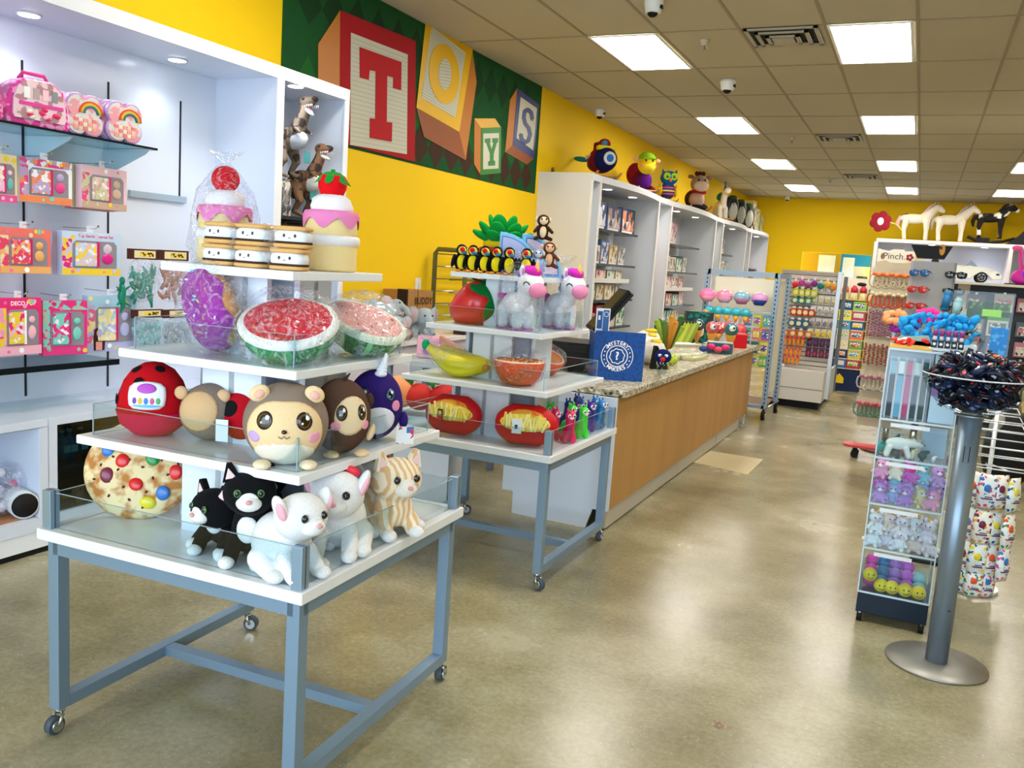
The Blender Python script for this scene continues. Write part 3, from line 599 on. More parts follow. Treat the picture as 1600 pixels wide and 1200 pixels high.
# hedgehog from behind
t, c, r = ball('hedgehog_plush', 'tan and grey round hedgehog plush turned away behind the red egg', TP(322,688,1)+Vector((0,.02,0)), R(20), .098, '8a7a70', (1,1,.95))
MB().patch(c, r, -8, 10, .78, .78, pl('d9b184'), off=.02).build('face', t)
for s in (-1,1): MB().ell((s*.07-.01,-.045,.155), (.022,.014,.022), pl('d9b184')).build('ear', t)
MB().box((.06,-.1,.02),(.1,-.098,.09), M('e8e8ea', .5)).build('care_tag', t)
t, c, r = ball('ball_plush', 'dark navy round plush behind the tan hedgehog', on(T1,-.2,.1,TZ[1]), 0, .13, '1c1846', (1,1,.95)); MB().patch(c, r, 40, 10, .5, .4, pl('2a2458'), off=.01).build('face', t)
t, c, r = ball('ball_plush', 'red round plush half hidden behind the front hedgehog', on(T1,.03,-.16,TZ[1]), 0, .1, 'b80f20', (1,1,.9)); MB().patch(c, r, 0, 20, .3, .3, pl('151517'), off=.01).build('spot', t)
t, c, r = ball('ball_plush', 'small black round plush with a white tag beside the riser', on(T1,-.08,-.19,TZ[1]), 0, .062, '17171b', (.9,1,.95)); MB().box((-.01,-.075,.03),(.03,-.073,.06), M('e8e8ea', .5)).build('care_tag', t)
# front hedgehog
t, c, r = ball('hedgehog_plush', 'round cream hedgehog plush with big eyes at the shelf corner', TP(436,729,1)+Vector((-.02,.05,0)), R(40), .122, '8d7c70', (1.02,.98,1))
MB().patch(c, r, -3, -8, 1.02, .98, pl('f0cf9f'), off=.018, nr=8, ns=36, shape=lambda u: 1-.25*max(0,math.sin(u))**8).build('face', t)
MB().patch(c, r, -3, -50, .75, .55, pl('efe6d6'), off=.028, nr=6).build('belly', t)
eyes(t, c, (r[0]*1.015,r[1]*1.015,r[2]*1.015), 27, 12, .20, '5a3a20', mid=-3, rb=.22)
for s in (-1,1): MB().patch(c, r, -3+s*44, -12, .18, .14, pl('f0a4b8') if s > 0 else pl('c9a6d6'), off=.03).build('cheek', t)
e = MB(); e.ell((-.006,-.123,.118), (.008,.007,.0065), EYE); e.tube([(-.022,-.122,.104),(-.013,-.126,.099),(-.006,-.127,.106),(.001,-.126,.099),(.01,-.122,.104)], .0012, EYE, n=5); e.build('nose', t)
for s in (-1,1): MB().ell((s*.078,-.055,.218), (.03,.014,.024), pl('f0cf9f'), rot=(0,s*.5,0)).ell((s*.078,-.066,.217), (.016,.008,.013), pl('f0b8a8'), rot=(0,s*.5,0)).build('ear', t)
for s in (-1,1): MB().ell((s*.065,-.085,.014), (.026,.032,.014), pl('f2dfbd')).build('foot', t)
# brown sloth
t, c, r = ball('sloth_plush', 'dark brown sloth plush with a cream face beside the front hedgehog', TP(522,711,1)+Vector((-.01,.04,0)), R(55), .1, '5a4034', (.95,.95,1.2))
MB().patch(c, r, 4, 8, .62, .52, pl('ecd2a8'), off=.02, roll=20).build('face', t)
eyes(t, c, (r[0]*1.02,r[1]*1.02,r[2]*1.02), 21, 12, .18, '54351c', mid=4)
for s in (-1,1): MB().patch(c, r, 4+s*32, -8, .17, .12, pl('ee9fb6'), off=.035).build('cheek', t); MB().ell((s*.085,-.02,.17), (.016,.02,.026), pl('4a3228')).build('ear', t); MB().ell((s*.09,-.035,.07), (.012,.018,.028), pl('e3c598'), rot=(0,s*.3,0)).build('hand', t); MB().ell((s*.05,-.07,.012), (.024,.03,.012), pl('e3c598')).build('foot', t)
MB().cap((.0,-.02,.238),(.015,-.03,.26), .008, .002, pl('4a3228')).build('hair_tuft', t)
# purple narwhal
t, c, r = ball('narwhal_plush', 'deep purple narwhal plush with a white horn and pink cheeks', TP(578,690,1)+Vector((-.02,.05,0)), R(38), .098, '33206e', (.98,.95,1.24))
MB().patch(c, r, 6, -24, .62, .46, pl('efeef6'), off=.02, nr=6).build('belly', t)
eyes(t, c, (r[0]*1.02,r[1]*1.02,r[2]*1.02), 30, 22, .17, '2f6f9f', mid=0)
for s in (-1,1): MB().patch(c, r, s*44, 4, .19, .15, pl('ef96bd'), off=.03).build('cheek', t); MB().ell((s*.1,-.01,.07), (.016,.03,.03), pl('33206e')).build('fin', t)
e = MB(); 
for k in range(6): e.ell((.012+k*.003,-.045,.235+k*.012), (.021-.0028*k,.021-.0028*k,.012), pl('f1f1f8'))
e.build('horn', t)
MB().box((.07,-.08,.0),(.13,-.078,.06), M('e8e8ea', .5, kind='voro', sc=60, amt=('c0406a','3f70b0','e8e8ea'))).build('care_tag', t)
# ---------------------------------------------------------------- table 1, lowest shelf
def cookie(lab, loc, rz, tilt, seed, s=1):
    t = thing('cookie_pillow', lab, 'cushion', loc, rz, scale=s); r = .172; Q = Matrix.Translation((0,0,r*.88)) @ Matrix.Rotation(R(90+tilt), 4, 'X')
    a = MB(); a.T = Q; a.ell((0,0,0), (r,r*.94,.046), M('e9d3a2', .8, kind='cookie'), nu=40, nv=16); a.build('body', t)
    random.seed(seed); cols = ['1c74c8','d81a1e','1f8f3e','dfd22a','3a1716','7c1f3e','e04a1e','d81a1e','2f6fb8','c81a20']
    sp = [(-.085,.05),(.0,-.045),(.05,.035),(.035,-.11),(.0,.085),(-.09,-.02),(-.075,.105),(.11,-.02),(.085,-.085),(-.01,.125),(.115,.075),(-.045,.02)]
    for k, (x, y) in enumerate(sp):
        x += random.uniform(-.01,.01); y += random.uniform(-.01,.01); q = max(0, 1-(x/r)**2-(y/(r*.94))**2)**.5*.046
        b = MB(); b.T = Q; b.ell((x,y,q-.002), (random.uniform(.021,.028),random.uniform(.019,.025),.010), M(cols[k%10], .35, coat=.2), rot=(y*2.2,-x*2.2,k)); b.build('candy', t)
    a = MB(); a.T = Q
    for k in range(26): 
        u = k*2.4; rr = .135*math.sqrt((k+.5)/26); q = max(0, 1-(rr/r)**2)**.5*.046; a.ell((rr*math.cos(u), rr*math.sin(u), q), (.006,.004,.002), M('5a2f18', .8), rot=(0,0,k), nu=7, nv=4)
    a.build('chip_print', t)
    return t
cookie('round cookie pillow covered in coloured candies at the table corner', on(T1,-.375,-.22,TZ[0]-.003), R(33), -22, 3, 1.06)
cookie('second candy cookie pillow lying further back behind the first', on(T1,-.33,.12,TZ[0]-.002), R(30), -30, 9)
def critter(name, lab, loc, rz, s, body, head_off, kind='cat', face='f2efe9', muz=None, spots=None, tail=True, hair='fur', lie=0, bib=True, eye='2c6a3a', bell=False, tie=False, headrz=0):
    """small seated plush: one remeshed body with head and legs, ears, muzzle, paws and tail"""
    t = thing(name, lab, 'plush toy', loc, rz, scale=s); m = body if not isinstance(body, str) else fur(body)
    hx, hy, hz = head_off; H = Vector((hx,hy,hz)); b = MB()
    if lie: b.ell((0,.05,.062), (.066,.105,.06), m).ell((0,-.03,.07), (.055,.05,.052), m); hind = [(-.06,.1),(.06,.1)]
    else: b.ell((0,.03,.075), (.07,.075,.075), m).ell((0,-.012,.1), (.052,.05,.07), m); hind = [(-.06,.0),(.06,.0)]
    b.ell(H, (.068,.06,.058), m, nu=24, nv=16); b.cap(tuple(H*.6+Vector((0,0,.03))), tuple(H), .035, .04, m)
    for s_ in (-1,1): b.cap((s_*.035,-.04,.06),(s_*.038,-.075,.02), .022, .02, m); b.cap((s_*.06,.03,.04),(s_*.066,-.03,.02), .03, .022, m)
    if tail: b.tube([(0,.1,.05),(.03,.14,.04),(.07,.145,.035),(.1,.12,.03)], [.018,.018,.017,.014], m)
    o = b.build('body', t, remesh=.0055, smooth_it=3)
    for s_ in (-1,1):
        MB().ell((s_*.04,-.09,.017), (.02,.024,.016), fur('f3f2f0')).build('front_paw', t)
        MB().ell((s_*.068,-.045,.018), (.022,.026,.017), fur('f3f2f0')).build('hind_paw', t)
    Q = Matrix.Translation(H) @ Matrix.Rotation(R(headrz), 4, 'Z')
    er = (.069,.061,.059)
    if kind == 'cat':
        for s_ in (-1,1):
            e = MB(); e.T = Q; e.prism([(s_*.02,.036),(s_*.066,.028),(s_*.058,.076),(s_*.046,.078)], -.012, .006, m); e.prism([(s_*.032,.042),(s_*.059,.037),(s_*.053,.067)], -.0145, -.012, M('efd0d2', .9)); e.build('ear', t, bev=.006)
    else:
        for s_ in (-1,1):
            e = MB(); e.T = Q; e.ell((s_*.062,-.002,.03), (.013,.024,.036), m, rot=(0,s_*.35,0)).ell((s_*.067,-.014,.026), (.009,.016,.026), M('f2b6c4', .9, kind='plush'), rot=(0,s_*.35,0)); e.build('ear', t)
    f = MB(); f.T = Q; f.ell((0,-.048,-.014), (.032,.026,.022), fur(face)).patch((0,0,0), er, 0, -4, .36, .42, fur(face), off=.02, shape=lambda u: 1-.25*max(0,math.sin(u))); f.build('muzzle', t)
    f = MB(); f.T = Q; f.ell((0,-.074,-.006), (.008,.006,.006), M('e39a9a' if kind == 'cat' else 'e0a0a8', .4)).build('nose', t)
    for s_ in (-1,1):
        f = MB(); f.T = Q; f.ell((s_*.028,-.054,.012), (.0095,.006,.0105), M(eye, .15, coat=.5)).ell((s_*.028,-.0585,.012), (.006,.004,.0075), EYE); f.build('eye', t)
    if bib: MB().ell((0,-.055,.095), (.028,.016,.036), fur('f3f2f0')).build('bib', t)
    if tie: MB().ell((.035,-.03,H.z+.055), (.018,.006,.012), M('e02a3a', .4), rot=(0,.4,0)).build('bow', t)
    return t
BC = '141417'
critter('cat_plush', 'black and white cat plush at the left of the toy pile, head low', on(T1,.085,-.335,TZ[0]), R(15), 1.06, BC, (0,-.055,.135), eye='4c7a3a', headrz=-25)
critter('cat_plush', 'black and white cat plush with white muzzle right behind the front guard', on(T1,.225,-.36,TZ[0]), R(22), 1.16, BC, (.0,-.045,.19), eye='3f7a40', headrz=18)
critter('cat_plush', 'black cat plush in the shade against the riser', on(T1,.07,-.14,TZ[0]), R(50), 1.12, BC, (0,-.04,.17), eye='4c7a3a')
critter('cat_plush', 'black and white cat plush looking right between the white dogs', on(T1,.29,-.10,TZ[0]), R(70), 1.15, BC, (0,-.05,.17), eye='5f9a3a', lie=1)
critter('dog_plush', 'white dog plush with pink ears at the front corner post', on(T1,.375,-.40,TZ[0]), R(75), 1.18, 'f3f2f2', (0,-.05,.155), kind='dog', face='f7f6f4', eye='101014', bib=False, tail=True)
critter('dog_plush', 'white dog plush with a red bow in the middle of the right side', on(T1,.385,-.16,TZ[0]), R(30), 1.28, 'f4f2f1', (0,-.045,.155), kind='dog', face='f7f6f4', eye='101014', bib=False, tie=True)
critter('dog_plush', 'pale blue white plush animal looking right behind the ginger cat', on(T1,.27,.19,TZ[0]), R(70), .95, 'e3ecf4', (0,-.04,.165), kind='dog', face='eef3f8', eye='101014', bib=False)
critter('cat_plush', 'ginger striped cat plush with white paws on the right side', on(T1,.41,.10,TZ[0]), R(62), 1.3, M('f3e3c6', 1, kind='stripe', sc=16, amt='dfb684'), (.0,-.045,.15), eye='1a120c', face='f6efe2', bib=False, lie=1)
t = thing('foil_plush', 'shiny red balloon like toy behind the pale blue plush', 'toy', on(T1,.24,.3,TZ[0])); MB().ell((0,0,.11), (.09,.06,.11), M('d42a12', .2, coat=.6), sq=.9).build('body', t, crumple=(.06,.03))
# ---------------------------------------------------------------- boxed craft sets hanging on the white wall unit
def craftbox(lab, px0, py0, px1, py1, base, accents, x=-4.2, head='', headc='d0206a', rz=90, layers=1, style=0, seed=0):
    a = P(px0,py0,x=x); b = P(px1,py1,x=x); w_ = abs(b.y-a.y)*.98; h = abs(a.z-b.z); t = thing('craft_set_box', lab, 'boxed toy', (x-.02,(a.y+b.y)/2,min(a.z,b.z)), R(rz)); random.seed(seed+px0)
    d = .045; fr = M(base, .35, kind='voro', sc=34, amt=tuple(accents)) if style else M(base, .35)
    MB().box((-w_/2,-d/2,0),(w_/2,d/2,h), M(base, .35)).build('box', t, bev=.001)
    f = MB(); f.box((-w_/2+.001,-d/2-.0015,.001),(w_/2-.001,-d/2,h*.16), M(accents[0], .4)); f.box((-w_/2+.001,-d/2-.0015,h*.83),(w_/2-.001,-d/2,h-.001), fr)
    f.box((-w_/2+.001,-d/2-.0015,h*.16),(-w_/2+w_*.16,-d/2,h*.83), M(accents[0], .4, kind='voro', sc=40, amt=(base,accents[1],accents[2 % len(accents)]))); f.build('printed_frame', t)
    wx0, wx1, wz0, wz1 = -w_*.33, w_*.42, h*.17, h*.8
    MB().prism([(wx0,wz0),(wx1,wz0),(wx1,wz1-.02),(wx1-.02,wz1),(wx0+.02,wz1),(wx0,wz1-.02)], -d/2-.003, -d/2-.001, M('938c96', .25)).build('window', t)
    c = MB(); y = -d/2-.004; ww = wx1-wx0; 
    c.box((wx0+ww*.05,y-.006,wz0+.01),(wx0+ww*.52,y,wz1-.012), M(accents[1 % len(accents)], .4, kind='voro', sc=55, amt=(base,accents[0],'f6e9ee'))); c.build('notebook', t)
    c = MB(); c.box((wx0+ww*.52,y-.007,wz0+.006),(wx0+ww*.58,y,wz1-.006), M(headc, .4)); c.build('strap', t)
    c = MB(); c.ell((wx0+ww*.78,y,wz0+(wz1-wz0)*.35), (ww*.13,.008,(wz1-wz0)*.2), M(random.choice(accents), .3)); c.ell((wx0+ww*.78,y,wz0+(wz1-wz0)*.72), (ww*.1,.008,ww*.1), M(random.choice(accents), .3)); c.build('charm', t)
    c = MB()
    for k in range(7):
        u = random.uniform(-.44,.44)*w_; z = random.choice([random.uniform(.05,.14), random.uniform(.84,.95)])*h; c.cyl((u,-d/2-.001,z),(u,-d/2-.003,z), random.uniform(.007,.014), M(random.choice(['f7d23a','f07ab0','7fd6c0','ffffff']+list(accents)), .4), n=14)
    c.build('sticker_print', t)
    if head: MB().text(head, h*.1, M(headc, .4), Matrix.Translation((w_*.06,-d/2-.002,h*.905)) @ Matrix.Rotation(R(90), 4, 'X'), bold=.02).build('title_lettering', t)
    for k in range(1, layers): MB().box((-w_/2-.004*k,d/2+.004+.03*(k-1),-.003*k),(w_/2-.004*k,d/2+.03*k,h-.004*k), M(accents[k % len(accents)], .4)).build('box_behind', t)
    hk = MB(); hk.tube([(0,.25,h+.02),(0,-.05,h+.02),(0,-.07,h+.035)], .0025, CHROME, n=6).cyl((0,-.071,h+.035),(0,-.074,h+.035), .006, CHROME, n=8); hk.box((-.02,-.001,h-.002),(.02,.001,h+.035), M('e8e8f0', .3)); hk.build('peg_hook', t)
    return t
craftbox('pink flamingo craft box cut off by the left edge, upper row', -25, 236, 27, 318, 'f3d9a8', ('e85a9a','f7c2d8','6fb7b0'), seed=1)
craftbox('rainbow unicorn journal set box, upper row', 32, 244, 111, 322, 'f4f2f2', ('f08a5a','b9a2c8','e84a8a'), seed=2, style=1, rz=84)
craftbox('striped craft box with a round pink badge, upper row at right', 122, 256, 201, 331, 'efc4cc', ('c9a890','c9c8a0','e84a8a'), seed=3, layers=4, rz=96)
craftbox('coral craft box with a round white badge, middle row', -2, 354, 80, 428, 'f2786e', ('f3b26a','e8456a','efd9b0'), seed=4, rz=90, layers=2)
craftbox('pale blue secret journal box with yellow faces, middle row', 98, 360, 187, 431, 'c6d9f0', ('f2cf3a','d8c6d6','e02a8a'), head='Top Secret Journal Set', seed=5, layers=2, rz=86)
craftbox('hot pink craft box with yellow dots, lowest row at left', -4, 466, 66, 552, 'ef2f7a', ('f8b8c8','f2cf3a','f49ac0'), head='DECO POP', headc='ffffff', seed=6, rz=92)
craftbox('pink and teal craft box with an owl picture, lowest row middle', 70, 470, 134, 552, 'e8357f', ('ef3f8a','7fcfc0','a8c0a8'), seed=7, style=1, rz=80)
t_ = craftbox('pastel stationery box with a long haired girl print, lowest row', 138, 462, 210, 546, 'a9cfe4', ('b6b8e0','f0e2a0','e86a9a'), seed=8, rz=84)
hh = abs(P(138,462,x=-4.2).z-P(210,546,x=-4.2).z)
MB().prism([(-.115,.01),(-.05,.01),(-.045,.08),(-.06,.13),(-.085,.145),(-.11,.13),(-.118,.08)], -.027, -.0245, M('3a1f1a', .6)).ell((-.083,-.0275,.108), (.017,.004,.021), M('e0a88a', .6)).box((-.104,-.029,.012),(-.066,-.027,.06), M('f0a090', .6)).build('girl_print', t_)
# hanging bags of stretchy figures
def hangbag(lab, px0, py0, px1, py1, col, x=-4.15, seed=0):
    a = P(px0,py0,x=x); b = P(px1,py1,x=x); w_ = abs(b.y-a.y); h = abs(a.z-b.z); t = thing('toy_bag', lab, 'bagged toy', (x,(a.y+b.y)/2,min(a.z,b.z)), R(88), 'bagged stretchy animals hanging on the wall unit'); random.seed(seed)
    MB().box((-w_/2,-.006,h*.8),(w_/2,.006,h), M('4a231c', .4)).box((-w_*.3,-.0075,h*.83),(w_*.42,-.006,h*.97), M('e9d9a8', .4)).box((-w_*.1,-.009,h*.86),(w_*.35,-.0075,h*.94), M('2a2a22', .5, kind='voro', sc=90, amt=('f2cf3a','f2cf3a'))).build('header_card', t)
    MB().ell((0,0,h*.4), (w_*.48,.03,h*.42), BAG, sq=.7).build('plastic_bag', t, crumple=(.04,.02))
    c = MB(); cm = M(col, .35)
    for k in range(40):
        x0 = random.uniform(-.36,.36)*w_; z0 = random.uniform(.06,.6)*h; an = random.uniform(0,6.28); L_ = h*.19; c.cap((x0,random.uniform(-.014,.012),z0),(x0+L_*math.cos(an)*.5,random.uniform(-.018,.01),z0+L_*math.sin(an)), .012, .006, cm, n=8)
    c.build('stretchy_toys', t); return t
for a_ in [('green stretchy lizards in a hanging bag, upper left bag', 200,388,244,470,'0e8a74',1),('brown stretchy animals in a hanging bag, upper right bag', 247,390,292,470,'b57a62',2),('pale teal stretchy toys in a hanging bag, lower left bag', 206,484,252,546,'8fc4c8',3),('grey stretchy toys in a hanging bag, lower right bag', 255,484,300,546,'b9b5c0',4)]:
    hangbag(a_[0], *a_[1:5], a_[5], seed=a_[6])
t = thing('lizard_toy', 'green rubber lizard dangling beside the hanging bags', 'toy', P(190,470,x=-4.1), R(90)); cm = M('0c7d62', .35)
MB().tube([(0,0,.1),(.005,0,.06),(0,0,.02),(.01,0,-.03),(-.01,0,-.07)], [.012,.02,.022,.014,.004], cm).cap((0,0,.05),(.05,-.02,.09), .008, .004, cm).cap((0,0,.05),(-.05,-.02,.08), .008, .004, cm).cap((0,0,.0),(.045,-.02,-.03), .009, .004, cm).cap((0,0,.0),(-.045,-.02,-.02), .009, .004, cm).ell((0,-.005,.115), (.016,.016,.022), cm).build('body', t)
# cases on the glass shelf
gz = P(0,187,x=-4.05).z
def purse(lab, y, s=1, rz=84):
    t = thing('vanity_case', lab, 'toy case', (-4.16,y,gz), R(rz), scale=s); pk = M('d83a98', .25, coat=.5, kind='spots', sc=30, amt='f09ac8')
    pts = [(-.13,.0),(.13,.0),(.14,.02),(.135,.1),(.11,.165),(.06,.2),(-.06,.2),(-.11,.165),(-.135,.1),(-.14,.02)]
    MB().prism(pts, -.05, .06, pk, smooth=False).build('shell', t, bev=.012)
    MB().prism([(a*.82,b*.8+.03) for a,b in pts], -.058, -.05, M('efd0d8', .15, coat=.6, kind='spots', sc=22, amt='b88a90')).build('window', t)
    MB().box((-.09,-.062,.085),(.1,-.057,.1), M('e0409a', .4)).build('clasp', t); MB().tube([(-.06,-.0,.195),(-.04,-.0,.225),(.05,0,.225),(.07,0,.195)], .008, M('c9347f', .3)).build('handle', t)
    c = MB(); random.seed(3)
    for k in range(9): c.ell((random.uniform(-.09,.09),-.059,random.uniform(.04,.08)), (.014,.006,.01), M(random.choice(['f02a6a','f7a8c0','e8e0d0','e02a5a']), .3))
    for k in range(4): c.box((-.07+k*.04,-.062,.115),(-.045+k*.04,-.058,.16), M(['f4f0f0','b8a0a0','f7c8d0','8a8a90'][k], .3))
    c.build('make_up', t); return t
y1 = P(95,200,x=-4.12).y; y0 = P(10,190,x=-4.12).y
purse('large pink glitter vanity case on the glass shelf', (y0+y1)/2+.02, 1.18); purse('pink vanity case cut off at the left end of the glass shelf', y0-.16, 1.0)
def butterfly(lab, y, x=-4.15, s=1, g=None, rz=86):
    t = thing('butterfly_case', lab, 'toy case', (x,y,gz), R(rz), g, scale=s); out = []
    for k in range(48):
        u = 2*PI*k/48; r_ = .078+.026*abs(math.sin(2*u))**.7*1.4; out.append((r_*math.cos(u)*1.05, .1+r_*math.sin(u)*1.02))
    zz = min(b for a,b in out); out = [(a,b-zz) for a,b in out]
    MB().prism(out, -.022, .03, M('c39ad0', .25, coat=.4)).build('shell', t, bev=.004)
    MB().prism([(a*.9,(b-.09)*.9+.09) for a,b in out], -.026, -.022, M('d8d6d4', .15, coat=.5, kind='spots', sc=26, amt='e8a0a8')).build('window', t)
    rb = MB()
    for k, cc in enumerate(['e0402a','f0902a','e8d03a','5a9a5a','4a5a90']):
        r0 = .062-.007*k; rb.tube([(.03+r0*math.cos(R(q)),-.028,.11+r0*.9*math.sin(R(q))) for q in range(0,181,15)], .0036, M(cc, .4), n=6)
    rb.build('rainbow_print', t)
    c = MB(); random.seed(5)
    for i in range(5):
        for j in range(3): c.cb((-.05+i*.024,-.028,.035+j*.02), (.02,.004,.016), M(['f2a090','f6c0b0','e87a7a','f3ddcf'][(i+j)%4], .4))
    c.build('colour_pans', t); MB().ell((-.04,0,zz*-.0+.19), (.012,.012,.01), M('d040a0', .3)).ell((.035,0,.19), (.012,.012,.01), M('d040a0', .3)).build('ears', t)
    return t
b = butterfly('butterfly shaped case at the right end of the glass shelf, frontmost', P(190,215,x=-4.1).y, x=-4.1, s=1.1)
for k in range(3): dup(b, (-4.13-.045*k, P(190,215,x=-4.1).y-.025*(k+1), gz), R(86), ['second','third','rearmost'][k]+' butterfly case stacked behind the frontmost one')
b2 = butterfly('butterfly case between the pink vanity case and the stack', P(126,205,x=-4.12).y, x=-4.11, s=1.08)
dup(b2, (-4.18, P(126,205,x=-4.12).y-.03, gz), R(86), 'butterfly case tucked behind the one beside the vanity case')
# bagged goods in the cubby
cz = .19
def cubbybag(lab, y, cols, s=1, tube=False):
    t = thing('toy_bag', lab, 'bagged toy', (-4.12,y,cz+.001), R(75), scale=s); random.seed(int(y*100)); c = MB()
    for k in range(12): c.ell((random.uniform(-.08,.08),random.uniform(-.05,.05),random.uniform(.04,.2)), random.uniform(.02,.04), M(random.choice(cols), .3), nu=12, nv=8)
    c.build('toys', t); MB().ell((0,0,.13), (.15,.1,.13), BAG, nu=36, nv=24, sq=.85).build('plastic_bag', t, crumple=(.06,.05))
    if tube: MB().lathe([(.055,0),(.055,.1),(.05,.1),(.05,0)], M('3a3030', .6), n=24, cap=False).build('tube', t)
    return t
cubbybag('clear bag with red and white toys in the cubby at the left edge', P(45,770,x=-4.1).y, ['e0306a','f4f4f6','c8203a','30303a'], 1.05)
cubbybag('clear bag with pink and dark toys further left in the cubby', P(5,760,x=-4.1).y-.08, ['c03a6a','2a2a30','e8e0e8'], 1.1)
q = P(44,800,x=-3.98); t = thing('cardboard_tube', 'dark open tube in clear wrap at the cubby front', 'tube', (-4.05,q.y,cz+.075), rot=(R(90),0,R(70))); MB().lathe([(.062,-.12),(.07,-.12),(.07,.1),(.062,.1)], M('cfd3d8', .3), n=28, cap=False).build('shell', t); MB().lathe([(.061,-.1),(.061,.1),(.002,.1)], M('17110e', .7), n=28, cap=False).build('lining', t)
q = P(10,815,x=-4.02); tag(MB().box((-4.2,q.y-.16,cz),(-3.97,q.y+.14,cz+.012), M('a5714a', .6)).build('cardboard_sheet'), 'brown cardboard sheet lying in the cubby', 'cardboard')
for k, (px, py, col, w_) in enumerate([(108,735,'1d6fae',.05),(125,728,'203040',.04),(97,745,'8a9aa8',.045)]):
    q = P(px, py, x=-4.15); t = thing('bottle', ['blue','black','grey'][k]+' bottle behind the dark glass of the base cabinet', 'bottle', (-4.15,q.y,.4085))
    MB().lathe([(.02,0),(w_*.7,.003),(w_*.7,.1),(.012,.13),(.012,.15)], M(col, .25), n=16).build('body', t); MB().cyl((0,0,.15),(0,0,.165), .014, WHITE).build('cap', t); MB().box((w_*.7,-.012,.04),(w_*.7+.001,.03,.08), WHITE).build('paper_label', t)
# ---------------------------------------------------------------- dinosaurs in the narrow bay
def bx2(m, *a): return M(m, .85, kind='spots', sc=18, amt=a[0]) if a else M(m, .85)
def rex(lab, loc, rz, s, skin='6d5a4a', belly='cfd4da', pitch=20):
    t = thing('dinosaur_figure', lab, 'dinosaur', loc, rz, scale=s); m = bx2(skin, '3a2f2a'); b = MB()
    b.ell((0,.05,.24), (.06,.12,.075), m).cap((0,-.03,.28),(0,-.09,.39), .052, .035, m).cap((0,-.09,.39),(0,-.1,.42), .036, .034, m)
    b.ell((0,-.13,.45), (.034,.07,.026), m, rot=(R(-pitch),0,0)).ell((0,-.10,.455), (.038,.045,.036), m).tube([(0,.12,.23),(.03,.18,.19),(.09,.21,.15),(.16,.2,.13)], [.055,.036,.02,.006], m)
    for s_ in (-1,1): b.cap((s_*.05,.06,.2),(s_*.055,.02,.11), .045, .026, m).cap((s_*.055,.02,.11),(s_*.055,.07,.04), .024, .016, m).cap((s_*.055,.07,.04),(s_*.055,-.01,.014), .016, .014, m).cap((s_*.045,-.06,.3),(s_*.05,-.11,.27), .012, .008, m)
    b.build('body', t, remesh=.006, smooth_it=2)
    MB().ell((0,-.12,.408), (.026,.055,.014), M(belly, .7), rot=(R(pitch+14),0,0)).build('jaw', t); MB().ell((0,-.11,.425), (.018,.04,.008), M('d8607a', .4), rot=(R(pitch),0,0)).build('tongue', t)
    e = MB()
    for k in range(7):
        for s_ in (-1,1): e.cyl((s_*.026,-.09-.014*k,.432+.001*k),(s_*.025,-.092-.014*k,.418), .004, M('f4f2ea', .3), r1=.0008, n=6)
    e.build('tooth_row', t); MB().ell((0,-.02,.235), (.046,.1,.06), M(belly, .8)).build('belly', t)
    for s_ in (-1,1): MB().ell((s_*.034,-.11,.468), (.008,.009,.009), EYE).build('eye', t)
    return t
dy = P(470,300,x=-4.2); dsh = thing('display_shelf', 'dark shelf under the plastic dinosaurs', 'shelf'); MB().box((XB+.001,4.70,1.835),(-4.0,5.35,1.85), M('15181a', .3)).build('board', dsh); MB().box((-4.0,4.7,1.83),(-3.995,5.35,1.855), SLOT).build('edge', dsh)
rex('large grey tyrannosaur figure roaring at the top of the narrow bay', (-4.12, 5.0, 2.12), R(84), 1.15, '7a6a5c', 'b9bec6', 25)
rex('smaller brown tyrannosaur figure leaning right on the dinosaur shelf', (-4.1, 5.16, 1.86), R(88), 1.08, '7d5a40', 'd6d2c6', 10)
tag(MB().box((XB+.01,4.72,1.851),(-4.12,5.0,2.115), M('2a2622', .7, kind='voro', sc=26, amt=('8a7a64','4a4038','c8c0b0'))).build('figure_box'), 'printed dinosaur box under the large tyrannosaur', 'boxed toy')
t = thing('dinosaur_bag', 'clear bag of grey and tan dinosaur figures at the bay front', 'bagged toy', (-4.08, 4.83, 1.856), R(85)); c = MB(); random.seed(2)
for k in range(14): c.cap((random.uniform(-.07,.07),random.uniform(-.02,.02),random.uniform(.03,.24)),(random.uniform(-.07,.07),random.uniform(-.02,.02),random.uniform(.03,.24)), .016, .008, M(random.choice(['8a7a66','b9aa94','4a4540','d0cabb']), .6), n=8)
c.build('figures', t); MB().ell((0,0,.13), (.1,.05,.14), BAG, sq=.8).build('plastic_bag', t, crumple=(.05,.03))
for k, (y, z) in enumerate(((5.12,2.28),(5.2,2.03))): tag(MB().box((-4.09,y-.03,z-.035),(-4.088,y+.035,z+.045), M('58b5b8', .4)).build('price_tag'), ['teal tag hanging below the large tyrannosaur','teal tag on the smaller brown tyrannosaur'][k], 'tag')
low = thing('figure_row', 'dark boxed figures standing below the dinosaur shelf', 'boxed toy', (-4.2, 5.0, 1.5), R(88)); MB().box((-.3,-.1,0),(.32,.15,.32), M('16140f', .6, kind='voro', sc=16, amt=('3a352a','0f1410','4a5040'))).build('box', low); MB().box((-.28,-.102,.02),(.3,-.1,.3), M('4a4a52', .15, coat=.6, kind='spots', sc=12, amt='17181c')).build('window', low)
MB().box((XB+.001,4.68,1.485),(-4.0,5.35,1.499), M('15181a', .3)).build('board', dsh)
